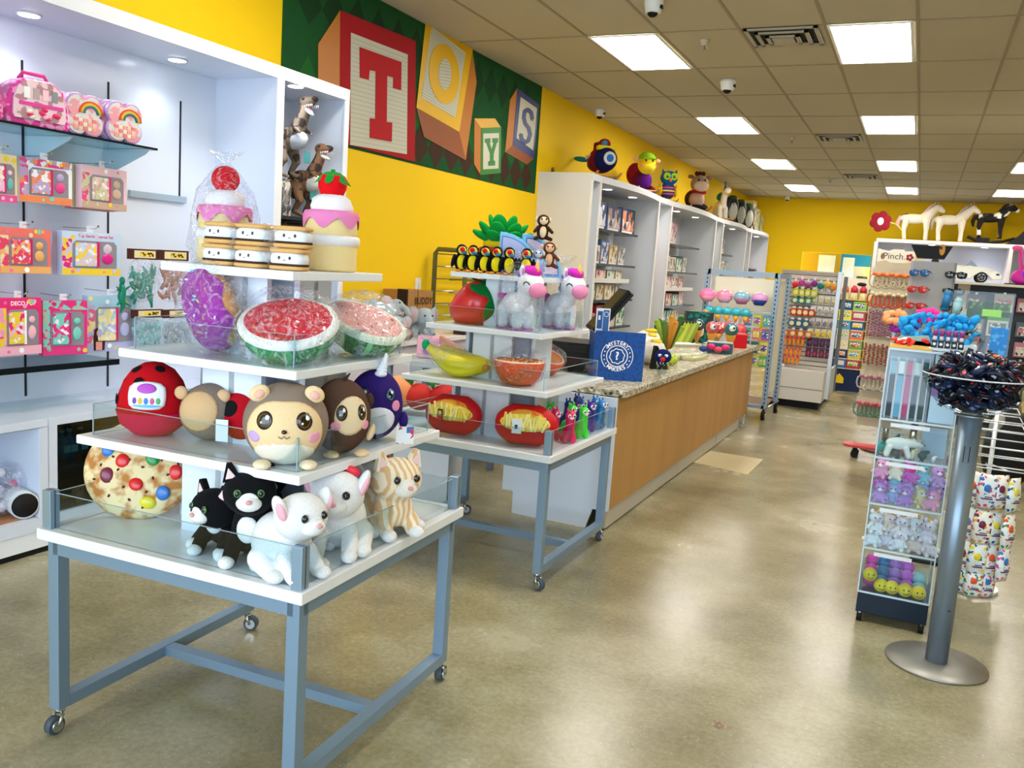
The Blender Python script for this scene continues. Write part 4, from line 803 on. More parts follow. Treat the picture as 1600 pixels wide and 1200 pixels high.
for k in range(2):
    q = P(553+14*k, 318+12*k, x=-4.2); t = thing('hanging_toy', ['black and white checked toy hanging at the cabinet end beside the yellow wall','blue checked toy hanging lower at the cabinet end'][k], 'toy', (-4.3,5.46+.02*k,q.z-.06)); MB().box((-.03,-.03,0),(.03,.03,.1), M('e8eef0', .4, kind='voro', sc=50, amt=('15202a','3f9fb8','e8eef0'))).build('body', t, bev=.01); MB().tube([(0,0,.1),(0,0,.14),(0,-.09,.14)], .003, CHROME).build('hook', t)
# ---------------------------------------------------------------- table 2 toys
def pineapple(loc):
    t = thing('pineapple_plush', 'big pineapple plush with a green leafy crown on the top shelf', 'plush toy', loc, R(10)); 
    MB().lathe([(.02,.0),(.12,.01),(.15,.06),(.155,.12),(.14,.15)], pl('2a1a12'), n=32).build('body', t); MB().lathe([(.14,.13),(.152,.15),(.145,.165),(.13,.17)], pl('e0401c'), n=36, wob=lambda u,z: .03*math.sin(9*u)).build('orange_band', t)
    MB().lathe([(.125,.165),(.125,.20),(.105,.225),(.02,.23)], pl('f2d21a'), n=32).build('yellow_band', t)
    for r_, z, n, L_, tl in ((.085,.21,7,.14,62),(.07,.225,7,.15,42),(.04,.24,5,.16,20)):
        for k in range(n):
            u = 2*PI*k/n+z*9; l = MB(); l.T = Matrix.Translation((r_*math.cos(u), r_*math.sin(u), z)) @ Matrix.Rotation(u, 4, 'Z') @ Matrix.Rotation(R(tl), 4, 'Y')
            l.ell((0,0,L_*.45), (.022,.055,L_*.5), pl('0f9238'), nu=14, nv=10); l.build('leaf', t)
    return t
pineapple(on(T2,-.12,.07,TZ[3])).scale = (.86,)*3
def toucan():
    t = thing('toucan_plush', 'x', 'plush toy'); bk = pl('131318'); b = MB()
    b.ell((0,.005,.05), (.036,.032,.048), bk).ell((0,0,.112), (.029,.028,.03), bk); b.build('body', t, remesh=.004, smooth_it=3)
    MB().patch((0,.005,.05), (.036,.032,.048), 0, 0, .75, .9, pl('f2dc1e'), off=.04).build('belly', t)
    MB().patch((0,0,.112), (.029,.028,.03), 0, -5, .85, .7, pl('eede4a'), off=.05).build('face', t)
    MB().ell((-.004,-.036,.115), (.013,.013,.013), pl('dd1a1a')).build('beak_tip', t); MB().ell((.006,-.032,.1), (.017,.012,.009), pl('2f7fa8'), rot=(0,.3,0)).build('beak', t)
    for s in (-1,1):
        MB().ell((s*.041,.002,.055), (.010,.022,.036), bk, rot=(0,s*-.2,0)).build('wing', t); MB().ell((s*.018,-.026,.006), (.014,.02,.007), pl('e8902a')).build('foot', t); MB().ell((s*.02,-.022,.124), (.004,.004,.005), EYE).build('eye', t)
    return t
tc = toucan(); names = ['leftmost of the six','second from the left','third from the left','fourth from the left','fifth from the left','rightmost of the six']
for k, (px, py) in enumerate(((728,424),(747,425),(767,428),(790,432),(808,433),(831,433))):
    u = -.22+.072*k+(.03 if k == 5 else 0); l_ = on(T2, u, -.215, TZ[3]); o = put(tc, l_, R([40,25,30,20,35,22][k])) if k == 0 else dup(tc, l_, R([40,25,30,20,35,22][k]))
    o['label'] = 'small black and yellow toucan plush, '+names[k]; o['group'] = 'toucan plushes on the top shelf'; o.scale = (1.05,)*3
def quarter(lab, loc, rz, pc, s=1):
    t = thing('toy_display', lab, 'display box', loc, rz, scale=s); r = .23; pts = [(0,0)]+[(r*math.cos(R(a)), r*math.sin(R(a))) for a in range(0,91,9)]
    pts = [(a-.1,b) for a,b in pts]; MB().prism(pts, .0, .05, M('7fc3e8', .4)).build('case', t, bev=.003)
    MB().prism([((a+.1)*.86+.012-.1,b*.86+.012) for a,b in pts], -.003, 0, M('5a78b8', .4)).prism([((a+.1)*.80+.018-.1,b*.80+.018) for a,b in pts], -.006, -.003, M(pc, .5)).build('picture', t)
    MB().ell((-.02,-.006,.08), (.035,.004,.03), M('a99ac8', .6)).build('face_print', t); return t
quarter('blue quarter circle display case with a lilac picture behind the toucans', on(T2,.06,-.1,TZ[3]), R(20), 'b2bae6'); quarter('blue quarter circle display case with a pink picture at the right', on(T2,.155,.0,TZ[3]), R(38), 'd9c6dc')
def monkey(lab, loc, rz, s, c1, c2, pose=0):
    t = thing('monkey_plush', lab, 'plush toy', loc, rz, scale=s); m = pl(c1); b = MB(); b.ell((0,0,.05), (.034,.03,.045), m).ell((0,-.004,.115), (.036,.034,.034), m)
    for q in (-1,1): b.cap((q*.028,-.01,.075),(q*.05,-.04,.05), .011, .010, m).cap((q*.022,-.01,.02),(q*.045,-.045,.01), .013, .011, m)
    b.build('body', t, remesh=.004, smooth_it=3); MB().patch((0,-.004,.115), (.036,.034,.034), 0, -5, .7, .7, pl(c2), off=.06).build('face', t); MB().patch((0,0,.05), (.034,.03,.045), 0, 0, .6, .8, pl(c2), off=.05).build('belly', t)
    for q in (-1,1): MB().ell((q*.038,0,.12), (.008,.012,.015), pl(c2)).build('ear', t); MB().ell((q*.013,-.037,.122), (.0055,.004,.0065), EYE).build('eye', t)
    return t
monkey('brown sloth like plush perched on top of the quarter circle case', on(T2,.17,-.03,TZ[3]+.195), R(30), .95, '3a2218', 'ecd0a8'); monkey('brown plush with a tan face leaning on the right quarter circle case', on(T2,.24,-.085,TZ[3]+.05), R(30), .95, '6a3a20', 'e3b88e')
monkey('grey blue lemur plush between the two quarter circle cases', on(T2,.20,-.135,TZ[3]+.03), R(25), .8, '8a9ab0', 'd8dce6')
t = thing('acrylic_box', 'clear box of small pink dolls below the brown plush', 'box', on(T2,.215,-.165,TZ[3]), R(25)); MB().box((-.045,-.03,0),(.045,.03,.1), ACRY).build('shell', t); c = MB(); random.seed(6)
for k in range(8): c.cap((random.uniform(-.035,.035),random.uniform(-.02,.02),.01),(random.uniform(-.035,.035),random.uniform(-.02,.02),random.uniform(.06,.09)), .011, .009, M(['e86a8a','6a8ac0','c8a83a','f2c0c8','8a5aa0'][k%5], .5), n=8)
c.build('dolls', t)
# strawberry
t = thing('strawberry_plush', 'large shiny red strawberry plush with green leaves', 'plush toy', on(T2,-.15,-.13,TZ[2]), R(20)); Q = Matrix.Translation((0,0,.115)) @ Matrix.Rotation(R(62), 4, 'Y')
a = MB(); a.T = Q; a.lathe([(.004,-.165),(.05,-.15),(.095,-.09),(.122,-.02),(.118,.05),(.08,.09),(.02,.098)], M('d90f16', .35, coat=.4), n=40); a.build('body', t)
a = MB(); a.T = Q; n = 50; vs = []
for k, (f, z) in enumerate(((1.0,.045),(.8,.085),(.45,.102),(.1,.106))):
    for i in range(n): u = 2*PI*i/n; q = 1+.3*math.sin(5*u) if k == 0 else 1; vs.append((.125*f*q*math.cos(u)*(.98 if k == 0 else 1), .125*f*q*math.sin(u), z-(.03*math.sin(5*u) if k == 0 else 0)))
a.add(vs, [(j*n+i, j*n+(i+1)%n, (j+1)*n+(i+1)%n, (j+1)*n+i) for j in range(3) for i in range(n)], pl('0c7a34')); a.cyl((0,0,.1),(0,0,.13), .014, pl('0c7a34')); a.build('leaf_cap', t)
t = thing('strawberry_plush', 'dark red strawberry plush peeking out behind the large one', 'plush toy', on(T2,-.1,.1,TZ[2]), R(20)); MB().ell((0,0,.13), (.1,.09,.13), M('7d1020', .5), sq=.95).build('body', t)
# unicorns in bags
def unicorn(lab, loc, rz):
    t = thing('unicorn_plush', lab, 'plush toy', loc, rz); m = pl('f4f3f6'); b = MB()
    b.ell((0,.03,.125), (.058,.085,.058), m)
    for x in (-.032,.032):
        for y in (-.03,.085): b.cap((x,y,.1),(x,y,.03), .03, .028, m)
    b.cap((0,-.03,.15),(0,-.06,.2), .045, .045, m).ell((0,-.075,.225), (.062,.068,.06), m); b.build('body', t, remesh=.006, smooth_it=4)
    for x in (-.032,.032):
        for y in (-.03,.085): MB().lathe([(.03,.0005),(.031,.004),(.03,.010)], pl('c96ab8'), c=(x,y,0), n=18).build('hoof', t)
    MB().ell((0,-.132,.198), (.047,.034,.038), pl('f092b8')).build('muzzle', t)
    mn = MB(); 
    for k, (y, z, r_, c_) in enumerate(((-.095,.283,.032,'d62fb0'),(-.06,.285,.03,'c42fc0'),(-.03,.265,.03,'9a3ac0'),(-.012,.235,.028,'4a6ac8'),(.0,.205,.025,'3a8ac0'))): mn.ell((.0,y,z), (r_*1.15,r_*1.15,r_*.95), pl(c_))
    mn.build('mane', t); MB().tube([(0,.11,.15),(0,.15,.16),(0,.165,.12)], [.018,.024,.012], pl('d04ab0')).build('tail', t)
    MB().lathe([(.018,0),(.012,.02),(.002,.05)], pl('f2b26a'), c=(0,-.115,.285), n=16).build('horn', t)
    for s in (-1,1):
        MB().ell((s*.04,-.055,.285), (.012,.014,.028), m).ell((s*.042,-.064,.283), (.006,.008,.018), pl('d070b0')).build('ear', t)
        e = MB(); e.tube([(s*.062,-.1,.222),(s*.064,-.108,.232),(s*.06,-.118,.236),(s*.054,-.127,.232),(s*.05,-.132,.222)], .003, EYE, n=6); e.build('closed_eye', t)
    bg_ = MB(); bg_.lathe([(.05,.001),(.115,.003),(.125,.06),(.12,.18),(.11,.27),(.05,.32),(.016,.335),(.05,.36),(.055,.375)], BAG, n=44, wob=lambda u,z: .08*math.sin(2*u)+.05*math.sin(7*u+z*20)+.03*math.sin(13*u-z*31), cap=False); bg_.build('plastic_bag', t)
    return t
un = unicorn('white unicorn plush with a magenta mane in a clear bag, left one', on(T2,.15,-.22,TZ[2]), R(62)); un.scale = (1.1,)*3; dup(un, on(T2,.25,.14,TZ[2]), R(60), 'white unicorn plush with a magenta mane in a clear bag, right one')
# bananas
t = thing('banana_plush', 'yellow banana plush pair in a clear bag with a green tip', 'plush toy', on(T2,-.17,-.27,TZ[1]), T2[2]+R(8)); 
def ban(oy, dz): return [(-.17+.34*k/8, oy+.01*math.sin(k), .065+dz+.14*((k/8-.62)**2)*1.6) for k in range(9)]
MB().tube(ban(-.03,0), [.02,.036,.052,.06,.064,.062,.054,.04,.02], M('f0dc0c', .4, coat=.2), n=20).build('banana', t); MB().tube([(a+.05,b,c_) for a,b,c_ in ban(.06,0)], [.02,.036,.05,.058,.06,.058,.05,.036,.018], M('e6cc08', .4, coat=.2), n=20).build('banana', t)
MB().ell((-.185,-.03,.16), (.022,.022,.03), pl('17b070')).build('green_tip', t)
for o_ in ((.17,-.03,.068),(.22,.06,.068)): MB().ell(o_, (.02,.022,.02), pl('c9864a')).build('brown_tip', t)
MB().ell((-.05,.0,.095), (.17,.085,.085), BAG, nu=36, nv=22, rot=(0,.25,0)).build('plastic_bag', t, crumple=(.05,.035)); MB().ell((-.19,-.02,.21), (.035,.03,.035), BAG).build('bag_knot', t, crumple=(.03,.03))
# halved orange bowls
def orange(lab, loc, rz, tilt=0, s=1):
    t = thing('orange_plush', lab, 'plush toy', loc, rz, scale=s); Q = Matrix.Translation((0,0,.115)) @ Matrix.Rotation(R(tilt), 4, 'X') @ Matrix.Translation((0,0,0)); a = MB(); a.T = Q
    a.lathe([(.04,-.114),(.09,-.1),(.118,-.06),(.133,-.01),(.135,.012)], M('f5642a', .5), n=40, cap=False); a.add([(.04*math.cos(u*PI/8),.04*math.sin(u*PI/8),-.114) for u in range(16)], [list(range(16))], M('f5642a', .5)); a.build('peel', t)
    a = MB(); a.T = Q; a.lathe([(.135,.01),(.128,.018),(.12,.016)], pl('f8d8b8'), n=40, cap=False); a.build('rim', t); a = MB(); a.T = Q; a.lathe([(.121,.014),(.06,.018),(.001,.018)], pl('f08a3a'), n=40, cap=False); a.build('flesh', t)
    MB().lathe([(.05,.001),(.12,.03),(.145,.1),(.14,.15),(.09,.18),(.05,.2),(.02,.215),(.055,.235)], BAG, n=44, wob=lambda u,z: .05*math.sin(6*u+z*20)+.03*math.sin(13*u-z*31), cap=False).build('plastic_bag', t); return t
orange('halved orange plush in a clear bag facing the aisle', on(T2,.2,-.28,TZ[1]), 0, 0); orange('second halved orange plush in a bag behind the first', on(T2,.12,.24,TZ[1]), R(70), 20, .9)
# fries pillows
def fries(lab, loc, rz, card):
    t = thing('fries_pillow', lab, 'cushion', loc, rz); r = (.17,.075,.12); c = (0,0,.112); Q = Matrix.Translation(c) @ Matrix.Rotation(R(-6), 4, 'X') @ Matrix.Translation((0,0,0))
    a = MB(); a.T = Q; n, m_ = 36, 18; vs = []; fs = []
    for j in range(m_+1):
        v = -1+2*j/m_
        for i in range(n):
            u = 2*PI*i/n; w_ = .165*(1-.55*abs(v)**2.6); vs.append((w_*math.copysign(abs(math.cos(u))**.85, math.cos(u))+.0, .07*(1-v*v)**.5*math.sin(u)+(0), .105*v))
    a.add(vs, [(j*n+i, j*n+(i+1)%n, (j+1)*n+(i+1)%n, (j+1)*n+i) for j in range(m_) for i in range(n)], M('c8151c', .5)); a.build('body', t)
    a = MB(); a.T = Q; a.patch((0,0,0), (.15,.073,.1), 0, 18, 1.12, .62, M('f0a030', .6, kind='spots', sc=14, amt='ee6a2a'), off=.06, nr=7, ns=36); a.patch((0,0,0), (.15,.073,.1), 0, 10, .98, .46, M('efd45a', .6, kind='spots', sc=30, amt='d8b030'), off=.10, nr=7, ns=36); a.build('golden_print', t)
    random.seed(len(lab)); a = MB(); a.T = Q
    for k in range(16):
        x = -.105+.014*k; an = random.uniform(-.5,.5); y = -.079*(1-(x/.165)**2)**.5-.001; a.T = Q @ Matrix.Translation((x,y,.015+random.uniform(-.015,.015))) @ Matrix.Rotation(an, 4, 'Y'); a.box((-.006,-.006,-.032),(.006,.002,.036), M(random.choice(['f3e27a','ecd04a','f7ecA0']), .6))
    a.build('fries_print', t, bev=.002)
    if card: MB().box((-.06,-.094,.08),(-.01,-.091,.155), M('e9eef2', .4)).box((-.045,-.096,.105),(-.03,-.094,.125), M('2a2a30', .5)).build('paper_tag', t)
    else: MB().box((-.05,-.094,.085),(-.02,-.091,.15), M('3a3f4a', .4)).box((-.046,-.096,.09),(-.024,-.094,.115), M('c8202a', .5)).ell((-.035,-.096,.13), (.01,.002,.012), M('f0c040', .5)).build('printed_patch', t)
    return t
fries('fries shaped pillow with a small printed carton, left one', on(T2,-.12,-.38,TZ[0]), R(3), False); fries('fries shaped pillow with a white paper tag, right one', on(T2,.3,-.36,TZ[0]), R(15), True)
# llama squeeze toys
def llama(col):
    t = thing('llama_squeeze_toy', 'x', 'toy'); m = M(col, .35, coat=.2); b = MB()
    b.ell((0,.012,.045), (.034,.042,.034), m).cap((0,-.008,.06),(0,-.012,.12), .025, .022, m).ell((0,-.014,.135), (.025,.026,.025), m)
    for x in (-.02,.02):
        for y in (-.012,.035): b.cap((x,y,.03),(x,y,.014), .015, .014, m)
    b.build('body', t, remesh=.004, smooth_it=3)
    for s_ in (-1,1): MB().ell((s_*.014,-.006,.162), (.005,.005,.010), m).build('ear', t); MB().ell((s_*.012,-.036,.138), (.008,.006,.009), EYW).ell((s_*.012,-.0405,.138), (.0045,.003,.0055), EYE).build('eye', t)
    MB().ell((0,-.036,.127), (.010,.007,.007), M('f4c8d8', .5)).build('snout', t); return t
LC = {'pink':'e0135c','green':'3fdc3a','purple':'4a1f9a','blue':'1f7fc0','navy':'262a8a'}; LP = {k: None for k in LC}
ll = [('pink',.36,-.14,'front left pink llama squeeze toy with a paper sticker'),('pink',.45,-.13,'front pink llama squeeze toy nearest the corner'),('green',.455,.05,'bright green llama squeeze toy behind the front pink one'),('purple',.42,.25,'purple llama squeeze toy behind the green one'),('blue',.44,.37,'blue llama squeeze toy at the right rear of the cluster'),('pink',.27,-.18,'pink llama squeeze toy standing behind the pillow tag'),('green',.37,.08,'green llama squeeze toy half hidden in the second row'),('navy',.30,.2,'navy llama squeeze toy in the rear row at left'),('blue',.33,.33,'blue llama squeeze toy rising at the back of the cluster'),('purple',.36,.23,'purple llama squeeze toy in the middle of the rear row'),('blue',.38,.44,'pale blue llama squeeze toy, rearmost on the right'),('green',.28,.0,'green llama squeeze toy behind the riser edge'),('navy',.27,.42,'navy llama squeeze toy at the far right of the shelf')]
for c_, u, v, lab in ll:
    l_ = on(T2, u, v, TZ[0]); rz = R(55+20*math.sin(u*40+v*9)); 
    if LP[c_] is None: LP[c_] = put(llama(LC[c_]), l_, rz); o = LP[c_]
    else: o = dup(LP[c_], l_, rz)
    o['label'] = lab; o['group'] = 'llama squeeze toys on the lowest shelf'; o.scale = (1.12,)*3
# ---------------------------------------------------------------- sales counter
CX, CY0, CY1, CZ = -1.62, 5.1, 9.95, .90
ct = thing('sales_counter', 'long wood fronted sales counter with a speckled granite top', 'counter')
WOOD = M('b98b48', .45, kind='wood')
MB().box((CX-.02,CY0+.012,.135),(CX,CY1,CZ-.045), WOOD).build('wood_front', ct)
MB().prism([(-2.36,CZ-.045),(-2.36,.15),(-2.28,.15),(-2.28,.0),(-1.76,0),(-1.72,.13),(CX+.003,.13),(CX+.003,CZ-.045)], CY0-.008, CY0+.012, M('d6e0ee', .4)).build('end_panel', ct)
kb = MB(); kk = M('b9b3a4', .5)
for a, b in ((CY0+.0,6.9),(6.905,8.4),(8.405,9.55)): kb.box((CX-.03,a+.012,.012),(CX-.012,b,.135), kk)
kb.build('kick_plate', ct); MB().box((CX-.09,CY1-.3,0),(CX-.03,CY1-.24,.135), POST).box((CX-.03,CY1-.02,0),(CX-.02,CY1,.135), WHITE).build('leg', ct)
MB().box((-2.3,CY0+.02,.135),(-2.28,CY1,CZ-.045), M('d9dde4', .5)).box((-2.28,CY0+.02,.135),(CX-.025,CY1,.15), M('d9dde4', .5)).build('carcass', ct)
MB().box((-2.42,CY0+.02,CZ-.042),(CX+.045,CY1+.05,CZ), M('b5ad92', .3, kind='granite')).build('granite_top', ct, bev=.004)
# blue box with the round emblem
a = P(925,592,z=CZ); b = P(1003,597,z=CZ); dx = b-a; wbx = dx.length; rz = math.atan2(dx.y, dx.x)
bb = thing('display_carton', 'blue display carton with a round white question mark emblem on the counter', 'box', a, rz); BL = M('124a96', .55, kind='spots', sc=40, amt='10407f'); hb = .33; db = .34
MB().box((0,0,0),(wbx,.008,hb), BL).box((0,db-.008,0),(wbx,db,hb-.07), BL).box((0,0.008,0),(.008,db-.008,hb-.02), BL).box((0.008,.008,0),(wbx-.008,db-.008,.008), BL).build('carton_wall', bb)
MB().box((wbx-.006,.008,.0),(wbx,db-.008,hb-.03), ACRY).build('clear_side', bb); MB().box((wbx-.007,.0,hb-.03),(wbx+.002,db,hb-.018), M('c9c4d2', .3)).build('rim', bb)
e = MB(); cx, cz, W_ = wbx*.46, hb*.5, WHITE
def ring(mb, r0, r1, y=-.0015, n=48, wav=0, k=8):
    vs = []; 
    for i in range(n):
        u = 2*PI*i/n; q = 1+wav*math.sin(k*u); 
        for r_ in (r0,r1): vs.append((cx+r_*q*math.cos(u), y, cz+r_*q*math.sin(u)))
    mb.add(vs, [(2*i,2*i+1,(2*i+3)%(2*n),(2*i+2)%(2*n)) for i in range(n)], W_, False)
ring(e, .068, .074); ring(e, .046, .052, wav=.06)
for a0, a1 in ((-45,45),(135,225)):
    vs = []; n = 16
    for i in range(n+1):
        u = R(a0+(a1-a0)*i/n)
        for r_ in (.104,.109): vs.append((cx+r_*math.cos(u), -.0015, cz+r_*math.sin(u)))
    e.add(vs, [(2*i,2*i+1,2*i+3,2*i+2) for i in range(n)], W_, False)
    for i in range(5): u = R(a0+(a1-a0)*(i+.5)/5); e.ell((cx+.089*math.cos(u),-.001,cz+.089*math.sin(u)), (.005,.001,.005), W_, nu=8, nv=4)
e.text('?', .075, W_, Matrix.Translation((cx,-.002,cz)) @ Matrix.Rotation(R(90), 4, 'X'), bold=.03)
e.build('emblem', bb)
e = MB()
for word, base, sgn in (('MYSTERY', 90, -1), ('MAKERS', 270, 1)):
    for i, ch in enumerate(word):
        u = R(base+sgn*(i-(len(word)-1)/2)*14); rot = (u-PI/2) if sgn < 0 else (u+PI/2)
        e.text(ch, .036, W_, Matrix.Translation((cx+.091*math.cos(u),-.002,cz+.091*math.sin(u))) @ Matrix.Rotation(R(90), 4, 'X') @ Matrix.Rotation(rot, 4, 'Z'), bold=.03)
e.build('lettering', bb)
random.seed(12)
for k in range(6):
    t = thing('toy_sachet', 'small printed sachet standing inside the blue display carton', 'sachet', bb.matrix_basis @ Vector((wbx-.03-.01*(k%2), .04+k*.045, .009)), rz, 'sachets inside the blue display carton'); MB().box((-.02,-.012,0),(.02,.012,.13), M(['c8d8e8','e8505a','f0f0f0','4a9a4a','c8b8d0','e0e4e8'][k], .35, kind='voro', sc=50, amt=('e8e8f0','2a4a8a','c83a4a'))).build('packet', t)
MB().box((wbx-.004,.01,.07),(wbx+.0025,db-.05,.10), WHITE).build('price_strip', bb)
# card stand behind it
p = P(932,533,z=1.2); hc = thing('sign_card', 'blue and white instruction card standing above the emblem carton', 'sign', bb.matrix_basis @ Vector((.02,.2,.3)), rz+R(10)); q = M('e6ebf2', .4)
MB().box((0,0,-.29),(.1,.004,.17), q).build('card', hc); MB().box((.008,-.002,.03),(.045,0,.15), M('2a5a9a', .5)).box((.05,-.002,.01),(.092,0,.16), M('3a6aa8', .5)).box((.015,-.003,.09),(.03,-.002,.12), q).build('print', hc)
c_ = MB(); 
for k in range(14): u = 2*PI*k/14; v = 2*PI*(k+1)/14; c_.add([(.071+.014*math.cos(u),-.003,.13+.014*math.sin(u)),(.071+.014*math.cos(v),-.003,.13+.014*math.sin(v)),(.071+.018*math.cos(v),-.003,.13+.018*math.sin(v)),(.071+.018*math.cos(u),-.003,.13+.018*math.sin(u))], [(0,1,2,3)], q, False)
c_.build('ring_print', hc)
# cash drawer, screen
cd = thing('cash_drawer', 'black metal cash drawer at the near end of the counter', 'cash drawer', (-2.38,5.72,CZ), R(4)); MB().box((0,0,0),(.40,.42,.19), M('131416', .4)).build('casing', cd, bev=.004); MB().box((-.002,-.004,.02),(.40,0,.15), M('0a0a0b', .35)).build('drawer_front', cd, bev=.002); MB().box((.0,.0,.191),(.38,.4,.21), M('101012', .5)).build('lid', cd)
pos = thing('register_screen', 'black tilted cash register screen on its stand', 'screen', (-2.16,6.35,CZ), R(28)); MB().box((-.14,-.12,0),(.16,.14,.025), M('18191b', .4)).cap((0,.0,.02),(-.02,.02,.26), .05, .04, M('18191b', .4)).build('stand', pos)
s = MB(); s.T = Matrix.Translation((.02,0,.42)) @ Matrix.Rotation(R(38), 4, 'Y'); s.box((-.035,-.2,-.2),(.0,.2,.2), M('121315', .75)); s.box((0.001,-.2,-.2),(.025,.2,.2), M('1b1d20', .75)); s.build('monitor', pos, bev=.008)
s = MB(); s.T = Matrix.Translation((.02,0,.42)) @ Matrix.Rotation(R(38), 4, 'Y'); s.box((-.0365,-.185,-.175),(-.035,.185,.185), M('0a0d12', .5)); s.box((.025,-.09,-.17),(.032,.09,.15), M('3a3e43', .4)); s.ell((.0255,.17,.175), .006, CHROME, nu=8, nv=6); s.build('glass', pos)
t = thing('card_reader', 'grey curved card reader with a cable beside the register screen', 'card reader', Vector((-2.0,6.75,CZ)), R(40)); MB().ell((0,0,.06), (.11,.06,.03), M('9a9688', .4), rot=(0,.3,0)).build('body', t); MB().tube([(.08,0,.03),(.16,.04,.15),(.22,.05,.1),(.22,.06,.003)], .005, BLACK).build('cable', t)
# small goods along the counter
def item(name, lab, cat, px, py, rz=20, z=CZ, dx=0, dy=0): q_ = P(px,py,z=CZ)+Vector((dx,dy,0)); q_.x = max(q_.x, -2.2); q_.y = min(q_.y, 9.6); q_.z = z; return thing(name, lab, cat, q_, R(rz))
t = item('puppet_cup', 'clear cup with a navy cross eyed puppet face at the counter edge', 'toy', 1043, 588, 15, dx=-.06, dy=.05); MB().lathe([(.028,0),(.03,.002),(.045,.1),(.044,.1),(.027,.004)], ACRY, n=20, cap=False).build('cup', t); MB().ell((0,0,.135), (.062,.035,.055), M('16255e', .6, kind='plush')).build('head', t)
e = MB(); 
for s_ in (-1,1): e.ell((s_*.023,-.035,.145), (.014,.008,.011), WHITE).ell((s_*.016,-.042,.143), (.005,.003,.006), EYE)
e.build('eyes', t); MB().ell((0,-.037,.118), (.02,.008,.017), M('c8202a', .5)).build('mouth', t)
t = item('phone_stand', 'small black stand leaning beside the emblem carton', 'stand', 1029, 577, 40, dx=-.02); MB().prism([(-.05,0),(.09,0),(.09,.02),(-.01,.18),(-.03,.18)], -.02, .02, BLACK, ax='y').build('stand', t)
SPK = M('b9c84a', .4)
t = item('spiky_toy', 'yellow green spiky rubber toy lying on the granite', 'toy', 1061, 573, 0, dx=-.08); c = MB(); c.ell((0,0,.05), (.07,.05,.045), SPK)
for k in range(40): u = k*2.4; v = math.asin(1-2*(k+.5)/40); d = Vector((math.cos(v)*math.cos(u), math.cos(v)*math.sin(u), math.sin(v))); p0 = Vector((0,0,.05))+Vector((d.x*.066,d.y*.046,d.z*.042)); c.cyl(p0, p0+d*.022, .006, SPK, r1=.001, n=5)
c.build('body', t)
t = item('toy_tray', 'low pile of clear packed yellow green toys along the counter edge', 'packet', 1083, 562, 62, dx=-.1); MB().box((-.22,-.09,0),(.25,.09,.04), M('c2bf86', .4, kind='voro', sc=28, amt=('a8a668','dcdcb0','8f9a4a'))).build('packets', t, bev=.01); MB().ell((0,0,.03), (.27,.11,.04), BAG, sq=.6).build('plastic_bag', t, crumple=(.05,.02))
t = item('paper_stack', 'stack of white papers in the middle of the counter', 'paper', 1085, 543, 50, dx=-.25); MB().box((-.16,-.11,0),(.16,.11,.025), M('e6e3d6', .6)).box((-.12,-.13,.025),(.18,.08,.032), M('f0eee4', .6)).build('sheets', t)
t = item('receipt_roll', 'white crumpled bag with yellow print behind the puppet cup', 'bag', 1033, 560, 20, dx=-.25, dy=.3); MB().ell((0,0,.11), (.12,.09,.11), M('e9e6e0', .6)).build('bag', t, crumple=(.06,.05)); MB().ell((.02,-.02,.21), (.06,.04,.02), M('f0cf2a', .5)).build('yellow_print', t, crumple=(.03,.02))
t = item('paper_bag', 'white paper bag with a yellow tip near the register', 'bag', 1025, 530, 20, dx=-.15, dy=.2); MB().ell((0,0,.12), (.11,.1,.13), M('e6e2d8', .6)).build('bag', t, crumple=(.06,.05)); MB().cyl((0,0,.2),(0,0,.29), .05, M('f2d022', .5), r1=.005).build('yellow_tip', t)
t = item('hanging_sachets', 'yellow green sachets fanned in a dark stand on the counter', 'packet', 1062, 535, 20, dx=-.05, dy=-.3); 
for k in range(5): MB().prism([(-.1+k*.035,.04),(-.06+k*.035,.0),(.02+k*.035,.22),(-.0+k*.035,.25)], -.03+k*.012, -.022+k*.012, M(['aebf3a','c3cc4a','97ad35','b8c64a','8aa030'][k], .4)).build('sachet', t)
MB().box((-.1,.04,0),(.12,.1,.25), M('1c2c22', .5)).build('stand', t)
t = item('wafer_pack', 'orange brown flower shaped toys above the green sachets', 'toy', 1064, 500, 20, dx=.1, dy=-.4, z=CZ+.26); c = MB(); random.seed(2)
for k in range(9): c.ell((random.uniform(-.12,.1),random.uniform(-.03,.05),random.uniform(0,.09)), (.03,.02,.025), M(random.choice(['d08a4a','c87a3a','7a9a3a','e0a060']), .5), nu=8, nv=6)
c.cap((0,0,-.255),(0,0,.0), .02, .012, M('4a5a2a', .5)); c.build('flowers', t)
t = item('toy_bucket', 'dark green plant like toy box behind the counter goods', 'box', 1092, 505, 20, dx=0, dy=-.3, z=CZ+.0); MB().box((-.14,-.08,0),(.16,.1,.34), M('1e3a34', .5, kind='spots', sc=20, amt='0e7a78')).build('box', t)
t = item('sweet_cups', 'clear pink topped tubs grouped beside the papers', 'tub', 1108, 520, 20, dx=.1, dy=-.9); 
for k in range(4): MB().lathe([(.035,0),(.045,.1),(.04,.1),(.005,.1)], M(['e8c8d0','f0e8e8','e0b8c8','d8e0d8'][k], .3), c=(-.12+.085*k,.02*(k%2),0), n=16).ell((-.12+.085*k,.02*(k%2),.13), (.045,.045,.045), M(['2a5a3a','7a8a5a','c03a4a','b8c8a8'][k], .4, kind='spots', sc=60, amt='f0f0e8')).build('tub', t)
